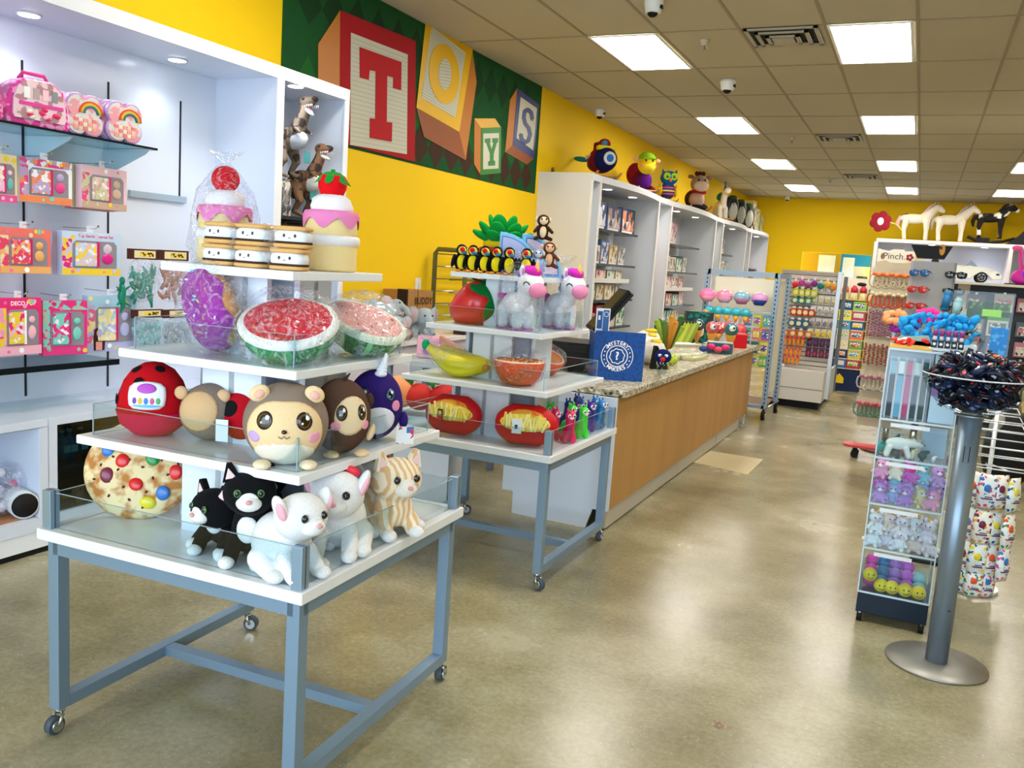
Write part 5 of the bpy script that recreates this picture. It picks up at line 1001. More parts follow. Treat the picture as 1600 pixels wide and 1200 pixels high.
def lolly(lab, px, py, c1, s=1, dx=0, dy=0): 
    t = item('ice_cream_toy', lab, 'toy', px, py, 20, dx=dx, dy=dy); t.scale = (s,)*3; MB().lathe([(.004,0),(.045,.13),(.046,.14)], M('e0a040', .5), n=18).build('cone', t); MB().ell((0,0,.19), (.062,.062,.06), M(c1, .3, coat=.5)).build('scoop', t); MB().ell((.0,-.055,.2), (.028,.012,.026), M('eef4f4', .4)).ell((.012,-.066,.205), (.01,.004,.012), EYE).build('face_print', t)
lolly('teal ball ice cream toy standing near the red cube', 1147, 547, '0d6a70', 1.15, dx=-.02, dy=-.15); lolly('dark green ball ice cream toy in the middle of the counter', 1112, 537, '1c4a42', 1.1, dx=-.1, dy=-.3); lolly('red and white ball ice cream toy beside the teal one', 1131, 543, 'c8505a', 1.1, dx=-.1, dy=-.2)
t = item('toy_tub', 'hot pink squeeze toys in a clear tub at the counter edge', 'tub', 1118, 553, 20, dx=-.07); MB().box((-.08,-.05,0),(.2,.06,.09), ACRY).build('tub', t)
for k in range(4): MB().ell((-.05+.07*k,-.0,.04+.025*(k%2)), (.042,.035,.03), M(['2a4a9a','f02a78','f24a6a','f0307a'][k], .35)).build('toy', t)
MB().box((-.0,.07,.0),(.24,.16,.10), M('2f6a78', .4)).box((-.0,.07,.10),(.24,.16,.11), M('c9dad8', .3)).build('lid', t)
t = item('red_box', 'bright red cube box near the far end of the counter', 'box', 1171, 545, 25, dx=-.14, dy=0); MB().box((-.08,-.08,0),(.09,.08,.14), M('c81424', .35)).build('box', t, bev=.004); MB().box((-.085,-.085,.14),(.095,.085,.155), M('e86060', .4)).build('lid', t)
tag(MB().box((-2.0,9.02,CZ),(-1.72,9.28,CZ+.04), M('e4d9b8', .5)).build('flat_box'), 'pale flat box between the pink tub and red cube', 'box')
# ---------------------------------------------------------------- wire grid rack past the counter
gr = thing('grid_rack', 'grey wheeled display rack with a cream header past the counter', 'rack', (0,0,0)); y = 10.35; gx0, gx1 = -2.3, -1.5; SL = M('5d6e7c', .4, .3); UP = M('8fa3b5', .4, .3)
for x, yy in ((gx0,y),(gx1,y),(gx1+.02,y+.75),(gx0,y+.75)): f = MB().box((x-.03,yy-.02,.14),(x+.03,yy+.02,1.72), UP).build('upright', gr); s = MB(); [s.box((x-.006,yy-.022,.2+.05*k),(x+.006,yy-.02,.225+.05*k), BLACK) for k in range(30)]; s.build('slot', f)
MB().box((gx0+.03,y+.3,1.2),(gx1-.03,y+.32,1.64), M('ece6cf', .6)).build('cream_board', gr); MB().box((gx0,y-.02,1.66),(gx1,y+.02,1.72), UP).box((gx1,y,1.66),(gx1+.03,y+.75,1.72), UP).build('header_rail', gr); MB().box((gx1-.005,y+.1,.3),(gx1+.005,y+.68,1.62), M('d5d2c2', .6)).build('side_board', gr)
MB().box((gx0,y-.02,.14),(gx1,y+.02,.18), UP).box((gx0,y+.02,.16),(gx1,y+.75,.175), M('8a6a50', .6)).tube([(gx1+.03,y-.03,.15),(gx1+.05,y+.78,.15)], .012, CHROME).build('base', gr)
for x, yy in ((gx1,y),(gx1+.04,y+.72),(gx0,y)): MB().cyl((x-.02,yy,.06),(x+.02,yy,.06), .055, BLACK, n=18).cyl((x-.025,yy,.06),(x+.025,yy,.06), .02, CHROME).box((x-.012,yy-.01,.1),(x+.012,yy+.01,.15), BLACK).build('caster', gr)
for z in (1.25,1.02,.78): MB().box((gx0+.03,y-.03,z),(gx1-.03,y+.2,z+.012), M('c8d4da', .3)).build('shelf', gr)
def capsule(lab, x, z, c1, c2, s=1, g=None): 
    t = thing('capsule_toy', lab, 'toy', (x,y-.06,z), R(20), g, scale=s); MB().ell((0,0,.05), (.075,.06,.058), M(c1, .3, coat=.5)).build('dome', t); MB().lathe([(.04,-.01),(.07,.035),(.06,.04)], M(c2, .4), n=18).build('base', t); return t
for k, (c1, c2, n) in enumerate((('f47ab8','e89ab0','hot pink'),('f490b4','d8a0c0','pink'),('8ab8d0','b06a8a','pale blue'),('d898d0','203a8a','lilac'))): capsule(n+' domed toy on the top row of the grid rack', gx0+.03+.2*k, 1.35, c1, c2, 1.3)
for k in range(5): lolly2 = thing('ice_cream_toy', 'turquoise ice cream toy in the row below the domed toys', 'toy', (gx0+.08+.105*k,y-.12,1.12), R(20), 'turquoise ice cream toys on the grid rack'); MB().ell((0,0,.12), (.06,.055,.055), M('2fb8cc', .3, coat=.4)).build('scoop', lolly2); MB().lathe([(.006,0),(.042,.08)], M('e8b040', .5), n=14).build('cone', lolly2)
for k, cc in enumerate(('f4a0a0','e8304a','f2607a','f4505f')): t = thing('ice_cream_toy', ['salmon','red spotted','rose','coral'][k]+' ice cream toy in the lower row of the grid rack', 'toy', (gx0+.1+.12*k,y-.13,.92-.02*(k%2)), R(20)); MB().ell((0,0,.14), (.075,.06,.075), M(cc, .3, coat=.4, kind='spots' if k == 1 else None, sc=30 if k == 1 else None, amt='f8e0e0' if k == 1 else None)).build('scoop', t); MB().lathe([(.006,-.02),(.045,.08)], M('e8b050', .5), n=14).build('cone', t)
random.seed(31); gcol = ['3a7aa8','3a9a7a','1f3a8a','4a2a7a','a8b83a','c86a6a','2f5a5a','c8b83a','3a8ac0','8a4a9a','d0c04a','4a9a4a']
for i in range(3):
    for j in range(4): k = i*4+j; t = thing('small_box', 'small %s printed box, row %s column %s of the boxes on the grid rack' % (['blue','green','navy','purple','lime','red','dark teal','yellow','sky blue','violet','gold','grass green'][k], ['one','two','three','four'][j], ['one','two','three'][i]), 'boxed toy', (gx1-.27+.105*i,y-.08,1.10-.155*j), R(8)); MB().box((-.042,-.03,0),(.042,.03,.13), M(gcol[k], .35)).build('box', t); MB().box((-.034,-.032,.03),(.034,-.03,.1), M(gcol[(k+5)%12], .35, kind='voro', sc=60, amt=('e8e8e8',gcol[(k+2)%12],'e8d0c0'))).build('picture', t)
# ---------------------------------------------------------------- back counter by the yellow wall
bt = thing('back_counter', 'pale low counter against the yellow wall behind the tables', 'counter'); MB().box((WX+.003,5.48,.88),(-3.88,9.3,.92), M('e6dfe2', .4)).build('top', bt, bev=.003); MB().box((WX+.05,5.5,0),(-3.92,9.25,.88), M('d8d2da', .5)).build('carcass', bt)
EL = fur('a9b9c2'); EP = pl('cdb3b5')
def elephant(lab, loc, rz, s, rot=None, ear=None):
    t = thing('elephant_plush', lab, 'plush toy', loc, rz, rot=rot, scale=s); b = MB(); b.ell((0,.06,.1), (.09,.13,.09), EL).ell((0,-.09,.17), (.075,.075,.075), EL).tube([(0,-.15,.16),(0,-.2,.12),(0,-.22,.07),(0,-.25,.04)], [.035,.03,.025,.02], EL)
    for x in (-.06,.06):
        for y in (-.02,.15): b.cap((x,y,.07),(x*1.1,y-.02,.02), .038, .036, EL)
    b.build('body', t, remesh=.009, smooth_it=3)
    for s_ in (-1,1): MB().ell((s_*.1,-.07,.18), (.06,.015,.07), EL, rot=(0,0,s_*.5)).build('ear', t); MB().ell((s_*.105,-.082,.178), (.045,.008,.054), EP, rot=(0,0,s_*.5)).build('inner_ear', t); MB().ell((s_*.035,-.158,.185), .008, EYE).build('eye', t)
    MB().box((.05,-.02,.19),(.1,-.018,.23), WHITE).build('care_tag', t); return t
elephant('grey blue elephant plush tipped upside down at the left of the pile', (-4.12,6.15,1.22), 0, 1.15, rot=(R(170),R(10),R(50))); elephant('grey blue elephant plush with pink inner ears, right end of the pile', (-4.05,6.72,.921), R(60), 1.1); elephant('small grey elephant plush sitting in the middle of the pile', (-4.08,6.42,.921), R(30), .8)
elephant('grey elephant plush lying on the back of the pile', (-4.2,6.45,1.0), 0, 1.0, rot=(R(-20),R(20),R(80)))
t = thing('chicken_plush', 'cream chicken plush with an orange beak in front of the elephants', 'plush toy', (-4.0,6.15,.921), R(40)); MB().ell((0,0,.09), (.06,.06,.085), fur('e6dac2')).build('body', t); MB().cyl((0,-.02,.17),(0,-.025,.23), .014, M('e8632a', .6), r1=.003).build('comb', t); MB().ell((0,-.055,.11), (.02,.025,.014), M('f0a02a', .6)).build('beak', t)
t = thing('taupe_plush', 'taupe floppy plush hanging over the counter edge', 'plush toy', (-3.97,6.30,.921), R(40)); MB().ell((0,0,.05), (.11,.07,.06), fur('9a8377')).build('body', t, crumple=(.07,.05)); MB().ell((.05,-.05,.06), (.03,.02,.03), fur('c9a898')).build('muzzle', t)
t = thing('cardboard_carton', 'brown cardboard carton with dark printing behind the elephants', 'box', (-4.32,7.0,.921), R(88)); MB().box((-.22,-.1,0),(.22,.16,.40), M('a97a42', .7)).build('carton', t); MB().box((-.225,-.102,.0),(-.2,.0,.41), M('2a1a12', .7)).build('open_flap', t); MB().text('BUDDY', .09, M('4a3018', .7), Matrix.Translation((.06,-.103,.30)) @ Matrix.Rotation(R(90), 4, 'X'), bold=.03).box((-.04,-.103,.05),(-.035,-.1,.4), M('4a3018', .7)).box((.0,-.103,.1),(.13,-.101,.13), M('7a552c', .7)).build('printing', t)
t = thing('white_carton', 'open cream carton left of the elephant plushes', 'box', (-4.2,5.75,.921), R(88)); MB().box((-.12,-.1,0),(.12,.1,.34), M('ddd7c6', .6)).build('carton', t); MB().box((-.08,-.102,.08),(.08,-.1,.26), M('8f8672', .6, kind='voro', sc=40, amt=('ddd7c6','6a6252','c9c0a8'))).build('printing', t)
t = thing('toy_basket', 'dark handled basket at the left end of the back counter', 'basket', (-4.3,5.6,.921), 0); MB().box((-.07,-.06,0),(.07,.06,.3), M('d9b62a', .5)).build('body', t); MB().tube([(-.06,0,.3),(-.05,0,.38),(.05,0,.38),(.06,0,.3)], .012, M('2a2018', .6)).build('handle', t)
wr = thing('wire_rack', 'olive metal wire rack standing against the yellow wall', 'rack'); OL = M('6b6a3c', .5, .2); zz0 = .921
for yy in (7.6,8.95): MB().tube([(-4.08,yy,zz0),(-4.08,yy,1.66),(-4.11,yy,1.72),(-4.4,yy,1.72),(-4.43,yy,1.68),(-4.43,yy,zz0)], .024, OL).build('post', wr)
for k in range(6): 
    s = MB(); z = 1.05+.125*k
    for x in (-4.1,-4.25,-4.42): s.tube([(x,7.6,z),(x,8.95,z)], .006, OL if k % 2 else CHROME, n=6)
    s.build('wire_shelf', wr)
t = thing('scanner_box', 'dark box with small figurines on its lid behind the strawberry', 'box', (-3.95,7.6,.921), R(90)); MB().box((-.3,-.06,0),(.5,.06,.2), M('3a2c26', .5)).build('box', t); MB().box((-.31,-.065,.2),(.51,.065,.215), M('d8d0c4', .4)).build('lid', t)
for k in range(3): f = MB(); f.ell((-.2+.12*k,0,.24), .025, M('c9906a', .5)).ell((-.2+.12*k,0,.28), .02, M('8a6a5a', .5)); f.build('figurine', t)
t = thing('office_machine', 'black office machine behind the banana plush', 'machine', (-3.3,6.5,0), R(0)); MB().box((-.25,-.2,.62),(.3,.25,.86), M('0f1012', .5)).box((-.25,-.2,.0),(.3,.25,.62), M('c9cdd4', .5)).build('body', t); MB().box((-.2,-.23,.62),(.25,-.2,.66), M('d8cfa8', .5)).build('paper_tray', t)
t = thing('gift_bag', 'small pink gift bag with a violet flower behind the bananas', 'bag', (-3.35,5.75,.87), R(20)); MB().box((-.1,-.04,0),(.08,.05,.17), M('d9a3b8', .5)).build('bag', t, bev=.01); MB().ell((-.02,-.042,.06), (.03,.004,.03), M('9a3fb0', .5)).build('flower_print', t)
t = thing('gift_bag', 'brown pink striped bag beside the pink gift bag', 'bag', (-3.15,5.7,.87), R(20)); MB().prism([(-.08,0),(.12,0),(.1,.1),(-.08,.19)], -.04, .05, M('b97a70', .5), ax='y').build('bag', t); MB().tube([(.0,-.06,.0),(.04,-.08,.1),(.1,-.07,.1),(.13,-.05,0)], .01, M('e0e0e6', .2)).build('handle', t)
tb = thing('work_desk', 'white work desk behind the second tiered table', 'desk', (0,0,0)); MB().box((-3.6,5.5,.83),(-2.9,6.1,.869), M('dcd6d2', .4)).build('top', tb)
for x in (-3.57,-2.93):
    for yy in (5.53,6.07): MB().box((x-.02,yy-.02,0),(x+.02,yy+.02,.83), POST).build('leg', tb)
# produce patterned crate under the near shelf
t = thing('fruit_cushion', 'orange and red fruit patterned cushions heaped behind the pillows', 'cushion', (-2.95,4.95,.0), R(10)); MB().box((-.35,-.2,0),(.3,.25,.6), M('d5d9df', .5)).build('stand', t)
for k, (x, z, c_, r_) in enumerate(((-.28,.73,'f08a4a',.12),(-.12,.76,'f29a60',.12),(.02,.74,'c8281c',.1),(.2,.73,'b81c18',.12),(.33,.7,'2a1712',.1))): MB().ell((x,-.05,z-.02), (r_,.09,r_*.9), M(c_, .6)).build('cushion', t)
for x, z in ((-.03,.84),(.12,.83)): 
    l = MB(); [l.ell((x+.03*math.cos(q),-.08,z+.02*math.sin(q)), (.025,.015,.012), M('2f7a24', .6), rot=(0,q,0), nu=8, nv=6) for q in (0,1.2,2.4,3.6,4.8)]; l.build('leaf', t)

for k, (x, y, s_, lab) in enumerate(((-2.0,6.2,.13,'crumpled white tissue bag behind the emblem carton'),(-1.9,6.75,.12,'white crumpled cloth bag beyond the puppet cup'),(-2.1,7.3,.12,'cream crumpled bag in the middle of the counter'))):
    t = thing('crumpled_bag', lab, 'bag', (x,y,CZ), R(30*k)); MB().ell((0,0,s_*.85), (s_*1.1,s_,s_*.85), M('e8e4da', .6)).build('bag', t, crumple=(.07,.05)); MB().ell((.03,-.03,s_*1.6), (.05,.04,.025), M('eccb2c', .5)).build('yellow_knot', t, crumple=(.03,.02))
for k, (x, y, c1, lab) in enumerate(((-1.78,7.6,'c9c39a','open flat pack of pale plastic rings along the counter edge'),(-1.95,8.0,'d9d4c4','white form pad near the middle of the counter'),(-1.82,8.75,'b9a878','tan flat box beside the pink tub'))):
    t = thing('flat_pack', lab, 'packet', (x,y,CZ), R(8*k-6)); MB().box((-.1,-.16,0),(.1,.16,.03+.012*k), M(c1, .5)).build('pack', t, bev=.004); MB().box((-.07,-.12,.03+.012*k),(.07,.12,.033+.012*k), M('8a8f6a', .5, kind='voro', sc=40, amt=('d8d4b0','c8c8a0'))).build('print', t)
t = thing('toy_bouquet', 'bundle of lime and dark green plush stems in the counter middle', 'toy', (-2.15,8.2,CZ), R(20))
for k in range(12): u = k*2.4; MB().cap((.02*math.cos(u),.02*math.sin(u),.0),(.12*math.cos(u),.12*math.sin(u),.22+.05*(k%3)), .012, .028, M(['8fa82a','2f5a2a','c9882a','5a7a2a'][k%4], .6)).build('stem', t)
# ---------------------------------------------------------------- tall white shelving along the left wall
FX = -3.78; ZT = 2.78
def Y_(px, py, x=FX): return P(px, py, x=x).y
posts = [10.18, 10.5, 13.2, 13.95, 17.3, 18.0, 20.6, 21.2, 23.7]
names = ['first narrow bay','first wide bay','second narrow bay','second wide bay','third narrow bay','third wide bay','fourth narrow bay','last wide bay']
BW = M('d6dae2', .4); 
bk = thing('wall_shelving', 'tall white shelving unit with lit bays along the yellow wall', 'shelving')
MB().box((WX+.004,posts[0],0),(WX+.03,posts[-1],ZT-.08), M('d2d8e6', .4)).build('back_panel', bk)
MB().box((WX+.004,posts[0]-.03,0),(FX-.012,posts[0],ZT), M('d8d6ce', .5)).build('end_panel', bk)
top = []; n = 10
for k in range(len(posts)-1):
    for i in range(n): u = i/n; yy = posts[k]+(posts[k+1]-posts[k])*u; top.append((FX+(.10*math.sin(PI*u) if k % 2 else 0), yy))
top.append((FX, posts[-1])); MB().prism(top+[(WX+.031,posts[-1]),(WX+.031,posts[0])], ZT-.08, ZT, BW, ax='z').build('canopy', bk)
for k, yy in enumerate(posts): MB().box((WX+.031,yy-.012,0),(FX-.012,yy+.012,ZT-.081), M('dfe2e8', .35)).build('divider', bk); MB().box((FX-.011,yy-.035,0),(FX+.001,yy+.035,ZT-.08), M('e6e3dc', .4)).build('front_post', bk)
for k in (1,3,5,7):
    a, b = posts[k], posts[k+1]
    for u in (.3,.72): downlight(bk, (-3.98, a+(b-a)*u, ZT-.081), .06, 7, (1,.72,.9) if k in (3,7) else (.86,.92,1))
downlight(bk, (-4.0, (posts[2]+posts[3])/2, ZT-.081), .06, 5)
random.seed(77)
pal = {1:[('navy and white','1f2f5a','d8d8e0'),('blue and red','2a4f8a','c8a8a0'),('orange and navy','1a2a4a','e88a5a')],3:[('gold','a8942a','d8cc8a'),('pale pink','d8b8c4','e8dce0'),('pink','cc94ac','e0d0d4')],5:[('grey violet','6a6a88','b0b0c8'),('dark grey','4a4a58','9a9ab0')],7:[('red','b8202a','e8a090'),('white and coral','e8d8d0','e8604a'),('crimson','a01c24','d86a5a')]}
ordn = ['first','second','third','fourth','fifth','sixth','seventh']
def carton(lab, x, y0, y1, z0, z1, c1, c2, d=.3):
    t = thing('toy_carton', lab, 'boxed toy', (x,(y0+y1)/2,z0), R(90)); w_ = (y1-y0); h = z1-z0; MB().box((-w_/2,0,0),(w_/2,d,h), M(c1, .35)).build('carton', t); MB().box((-w_/2*.86,-.003,h*.12),(w_/2*.86,0,h*.9), M(c2, .35, kind='voro', sc=round(6/w_), amt=(c1,'e8e4dc','3a4a5a'))).build('picture', t)
    MB().box((-w_/2*.86,-.004,h*.02),(w_/2*.7,0,h*.1), M('ecebe6', .4)).build('price_strip', t)
SHZ = {1:[2.17,1.70,1.50,1.2,.8],3:[2.14,1.66,1.38,1.05,.75],5:[2.12,1.70,1.3],7:[1.88,1.4]}
for k in (1,3,5,7):
    a, b = posts[k], posts[k+1]; L_ = b-a
    for si, z in enumerate(SHZ[k]):
        dark = si != 2; ye = b-(.28 if k < 7 else .02)-.12*si*(si == 2)
        sh = MB().box((WX+.032,a+.02,z-.03 if dark else z-.06),(-4.0,ye,z), M('1b2a2e', .2) if dark else M('d8d8d4', .4)).build('shelf', bk)
        y = a+.5 if k == 1 else a+.25; j = 0; cl_ = pal[k]
        while y < ye-.25 and j < (5 if si else 3):
            w_ = [.62,.64,.66][j%3] if si == 0 and k == 1 else random.uniform(.32,.5); h = [.36,.34,.36][j%3] if si == 0 else random.uniform(.2,.34)
            if y+w_ > ye: break
            if si == 0: nm_, c1, c2 = cl_[j%len(cl_)]
            else: nm_, c1, c2 = random.choice([('green','3a7a5a','c8d8c0'),('white','d8d4cc','a87a6a'),('blue','3a5a8a','c8c8d8'),('pink','c87a8a','e8d0c8'),('tan','a88a5a','d8c8a0'),('grey','7a7a78','c8c4b8'),('red','9a2a2a','d8b0a0')])
            h = min(h, (SHZ[k][si-1]-z-.08) if si else ZT-.1-z); carton('%s printed toy carton, %s on the %s shelf of the %s' % (nm_, ordn[j], ordn[si], names[k]), -4.06, y, y+w_-.03, z, z+h, c1, c2); y += w_; j += 1
# things in the narrow bays
for k, (y0, y1) in ((0,(10.2,10.48)),(2,(13.3,13.85)),(4,(17.4,17.9))):
    for si, z in enumerate((2.1,1.55,1.15,.75)):
        MB().box((WX+.032,posts[k]+.015,z-.02),(-4.0,posts[k+1]-.015,z), M('e4e4e2', .4)).build('shelf', bk)
        cc = random.choice([('dark','2a2420','8a7a6a'),('white','dcd8d0','2a2a30'),('tan','9a8468','d0c4b0'),('red and black','8a2020','1a1a1c'),('salmon','e09080','f0d0c0')]) if k else [('dark','1e1a16','b8ac9a'),('white','e4e2da','1f2022'),('white and red','dcd8d0','b8202a'),('white','dcd8d0','2a2a30')][si]
        carton('%s item on the %s shelf of the %s' % (cc[0], ordn[si], names[k]), -4.0, y0+.04, y1-.04, z, z+random.uniform(.25,.42), cc[1], cc[2], .2)
# giant plush rockers on top of the shelving
def topper(name, lab, px, py, w_px, rz=30, x=-4.0, cat='ride-on toy'):
    p = P(px, py, z=ZT) if x is None else None
    q = P(px, py, x=x); return thing(name, lab, cat, (x, q.y, ZT), R(rz)), SZ((x,q.y,ZT), w_px)
def V(h): return pl(h)
def rocker_base(t, s):
    for x in (-.2,.2): MB().tube([(x*s,-.42*s,.10*s),(x*s,-.25*s,.035*s),(x*s,0,.02*s),(x*s,.25*s,.035*s),(x*s,.42*s,.10*s)], .02*s, M('b88a4a', .5)).build('rocker', t)
    MB().cyl((-.24*s,-.2*s,.06*s),(.24*s,-.2*s,.06*s), .018*s, M('b88a4a', .5)).cyl((-.24*s,.2*s,.06*s),(.24*s,.2*s,.06*s), .018*s, M('b88a4a', .5)).build('rocker_bar', t)
t, s = topper('plane_rocker', 'plush rocket plane rocker with a navy nose and teal tail fin', 938, 276, 62, 40); s = .62; rocker_base(t, .8)
MB().ell((0,0,.26), (.17,.27,.17), V('7d1420')).build('fuselage', t); MB().ell((0,-.14,.26), (.155,.16,.155), V('141a4a')).build('nose', t); MB().lathe([(.075,0),(.085,.01),(.06,.02)], V('d8d8d8'), n=24, c=(0,0,0)).build('ring', t).matrix_basis = Matrix.Translation((0,-.29,.26)) @ Matrix.Rotation(R(90), 4, 'X'); MB().ell((0,-.295,.26), (.062,.025,.062), V('2f6fb8')).build('propeller_hub', t)
MB().box((-.13,-.2,.37),(.13,-.1,.43), V('e8d21a')).build('yellow_band', t, bev=.02); MB().ell((0,-.06,.46), (.08,.09,.07), V('9a2030')).build('cockpit', t); MB().ell((-.02,-.12,.46), (.04,.04,.045), V('4a8ac0')).build('window', t)
MB().ell((0,.16,.24), (.13,.2,.12), V('6a5a4a')).build('tail', t); MB().ell((-.14,.42,.3), (.04,.15,.035), V('1c7a80'), rot=(.15,0,.4)).build('tail_fin', t); MB().box((-.02,.16,.38),(.02,.32,.52), V('7d1420')).build('rudder', t, bev=.02)
e = MB(); [e.ell((-.155,.02+.075*k,.3), (.012,.026,.03), V('d8c8a8')) for k in range(3)]; e.build('portholes', t)
def animal(name, lab, px, py, rz, s, body, belly, head, hz, snout, parts=(), x=-3.98, legs=None):
    t, _ = topper(name, lab, px, py, 40, rz, x); t.scale = (s,)*3; b = MB(); b.ell((0,.08,.2), (.14,.2,.14), V(body)); b.build('body', t); MB().ell((0,-.04,.18), (.115,.12,.13), V(belly)).build('belly', t)
    MB().ell((0,-.12,hz), head[1], V(head[0]), nu=24, nv=16).build('head', t); MB().ell((0,-.12-head[1][1]*.8,hz-.04), snout[1], V(snout[0])).build('snout', t)
    for q in (-1,1): MB().ell((q*.05,-.12-head[1][1]*.9,hz+.05), (.016,.01,.018), EYE).build('eye', t); MB().cap((q*.1,.0,.1),(q*.12,-.12,.06), .045, .04, V(legs or body)).build('leg', t)
    rocker_base(t, .75); return t
t = animal('hippo_rocker', 'yellow faced plush rocker wearing a lime green cap', 1003, 300, 35, 1.05, '6e1030', '57187a', ('f0cf18',(.13,.12,.13)), .40, ('f2d83a',(.1,.05,.05)))
MB().ell((0,-.1,.5), (.12,.12,.08), V('8fc01f')).box((-.1,-.24,.47),(.1,-.14,.485), V('7aa81a')).build('cap', t); [MB().ell((q*.16,-.1,.47), (.045,.03,.03), V('e8b088')).build('ear', t) for q in (-1,1)]; [MB().ell((q*.1,-.2,.38), (.025,.012,.025), V('f08a6a')).build('cheek', t) for q in (-1,1)]; MB().ell((-.05,.25,.3), (.12,.16,.16), V('8a1430')).build('saddle', t)
t, _ = topper('owl_plush', 'blue owl plush rocker with big lime green eyes', 1043, 306, 30, 30); t.scale = (1.02,)*3; MB().ell((0,.02,.2), (.12,.12,.15), V('2c3f7a')).build('body', t); MB().ell((0,0,.4), (.145,.11,.115), V('1f5f9a')).build('head', t)
for q in (-1,1): MB().lathe([(.06,0),(.055,.012),(.01,.014)], V('a8d01f'), n=24).build('eye', t).matrix_basis = Matrix.Translation((q*.06,-.095,.42)) @ Matrix.Rotation(R(90), 4, 'X'); MB().ell((q*.055,-.112,.415), (.022,.01,.024), EYE).build('pupil', t); MB().cyl((q*.1,0,.48),(q*.12,0,.54), .03, V('1f5f9a'), r1=.004).build('ear_tuft', t); MB().ell((q*.13,0,.2), (.03,.09,.1), V('e8b82a')).build('wing', t)
MB().ell((0,-.115,.36), (.02,.025,.03), V('e8803a')).build('beak', t); e = MB(); [e.lathe([(.121,0),(.123,.012),(.12,.024)], V(['c05070','e0c060'][k%2]), c=(0,.02,.13+.05*k), n=28, cap=False) for k in range(3)]; e.build('striped_vest', t); rocker_base(t, .6); MB().box((-.08,-.14,.03),(.08,.06,.06), V('e8b82a')).build('foot', t, bev=.02)
t = animal('cow_plush', 'brown and cream cow plush rocker with a red collar', 1086, 324, 30, 1.25, '4a2e28', 'c8a890', ('a88a78',(.13,.12,.13)), .40, ('dcc4ac',(.11,.07,.075)), legs='3a2420')
[MB().ell((q*.13,-.1,.5), (.05,.02,.03), V('8a6a58')).build('ear', t) for q in (-1,1)]; [MB().ell((q*.05,-.1,.55), (.03,.03,.035), V('5a1c24')).build('tuft', t) for q in (-1,0,1)]; MB().lathe([(.11,.0),(.12,.02),(.1,.04)], V('b81c2a'), c=(0,-.1,.27), n=24).build('collar', t); MB().ell((0,-.05,.06), (.16,.2,.05), V('1f1614')).build('base_cushion', t)
t, _ = topper('donkey_plush', 'white donkey rocker with a teal mane and bare face', 1128, 333, 30, 30); t.scale = (1.25,)*3; b = MB(); b.ell((0,.1,.27), (.09,.16,.09), V('d8cfc0')).cap((0,-.0,.28),(0,-.06,.48), .06, .05, V('d8cfc0')).ell((0,-.12,.5), (.05,.1,.05), V('d8cfc0'))
for q in (-.05,.05): b.cap((q,-.02,.22),(q,-.04,.05), .04, .04, V('d8cfc0')).cap((q,.2,.22),(q,.22,.05), .04, .04, V('d8cfc0'))
b.build('body', t, remesh=.012, smooth_it=3); MB().ell((0,-.2,.5), (.055,.055,.05), V('eee8de')).build('muzzle', t); MB().ell((0,.13,.42), (.05,.2,.07), V('0f7a80')).cap((0,-.05,.54),(0,-.03,.66), .02, .008, V('0f5a78')).build('mane', t); [MB().ell((q*.05,-.03,.56), (.015,.012,.05), V('c0b09a')).build('ear', t) for q in (-1,1)]; [MB().ell((q*.045,-.13,.52), .01, EYE).build('eye', t) for q in (-1,1)]; rocker_base(t, .7)
for k in range(3): 
    q = P(1140+13*k, 342+4.5*k, x=-3.98); t = thing('black_pushchair', 'folded black and grey toy standing on the shelving, %s of the three' % ordn[k], 'toy', (-3.98,q.y,ZT), R(25)); MB().ell((0,0,.3), (.17,.12,.3), M('20241f', .5), sq=.8).build('body', t); MB().ell((.03,-.1,.26), (.1,.05,.2), M('aaaca0', .5)).build('pad', t); MB().tube([(-.17,-.1,0),(0,-.13,.5),(.17,-.1,.0)], .015, BLACK).build('frame', t); MB().ell((.02,-.02,.57), (.1,.08,.05), M('2a4a20', .5)).build('hood', t)
for k, (px, py, cc, h) in enumerate(((1177,350,'b8a45a',.75),(1183,354,'c8c4a8',.6),(1190,357,'a8b060',.5),(1197,362,'d89080',.3))): q = P(px, py, x=-3.98); carton(['tan','white','lime','small salmon'][k]+' box standing far along the top of the shelving', -3.98, q.y-.25, q.y+.25, ZT, ZT+h, cc, 'd8d0b8', .3)
q = P(857,262,x=-4.2); t = thing('small_ornament', 'tiny dark ornament near the wall end of the shelving top', 'ornament', (-4.35,10.25,ZT)); MB().cyl((0,0,0),(0,0,.04), .02, M('4a3a20', .5)).ell((0,0,.05), .02, M('6a5a30', .5)).build('body', t)
# ---------------------------------------------------------------- slatwall display past the rack
def hang(par_label, cat, n, x0, dx, y, z, fn, group, rz=0, dz=0):
    proto = None
    for i in range(n):
        l_ = (x0+dx*i, y, z-dz*(i % 2))
        if proto is None: proto = thing(fn[0], par_label, cat, l_, R(rz), group); fn[1](proto)
        else: dup(proto, l_, R(rz))
sl = thing('slatwall_stand', 'tall white slatwall stand on a black base beyond the counter', 'stand'); sy = 12.2; sx0, sx1 = -1.72, -1.0; SW = M('d6cfc4', .5); LN = M('5e564e', .6)
MB().box((sx0,sy,.5),(sx1,sy+.05,1.76), SW).build('slat_board', sl); s = MB()
for k in range(21): s.box((sx0+.01,sy-.004,.53+.06*k),(sx1-.01,sy,.54+.06*k), LN)
s.build('slat_grooves', sl); MB().box((sx0-.02,sy-.42,.17),(sx1,sy+.05,.5), M('e2ddd6', .4)).box((sx0-.02,sy-.424,.26),(sx1-.0,sy-.42,.265), BLACK).build('base_cabinet', sl); MB().box((sx0+.02,sy-.36,0),(sx1-.04,sy+.9,.10), BLACK).box((sx0-.02,sy-.42,.10),(sx1,sy+.05,.17), M('e2ddd6', .4)).build('plinth', sl)
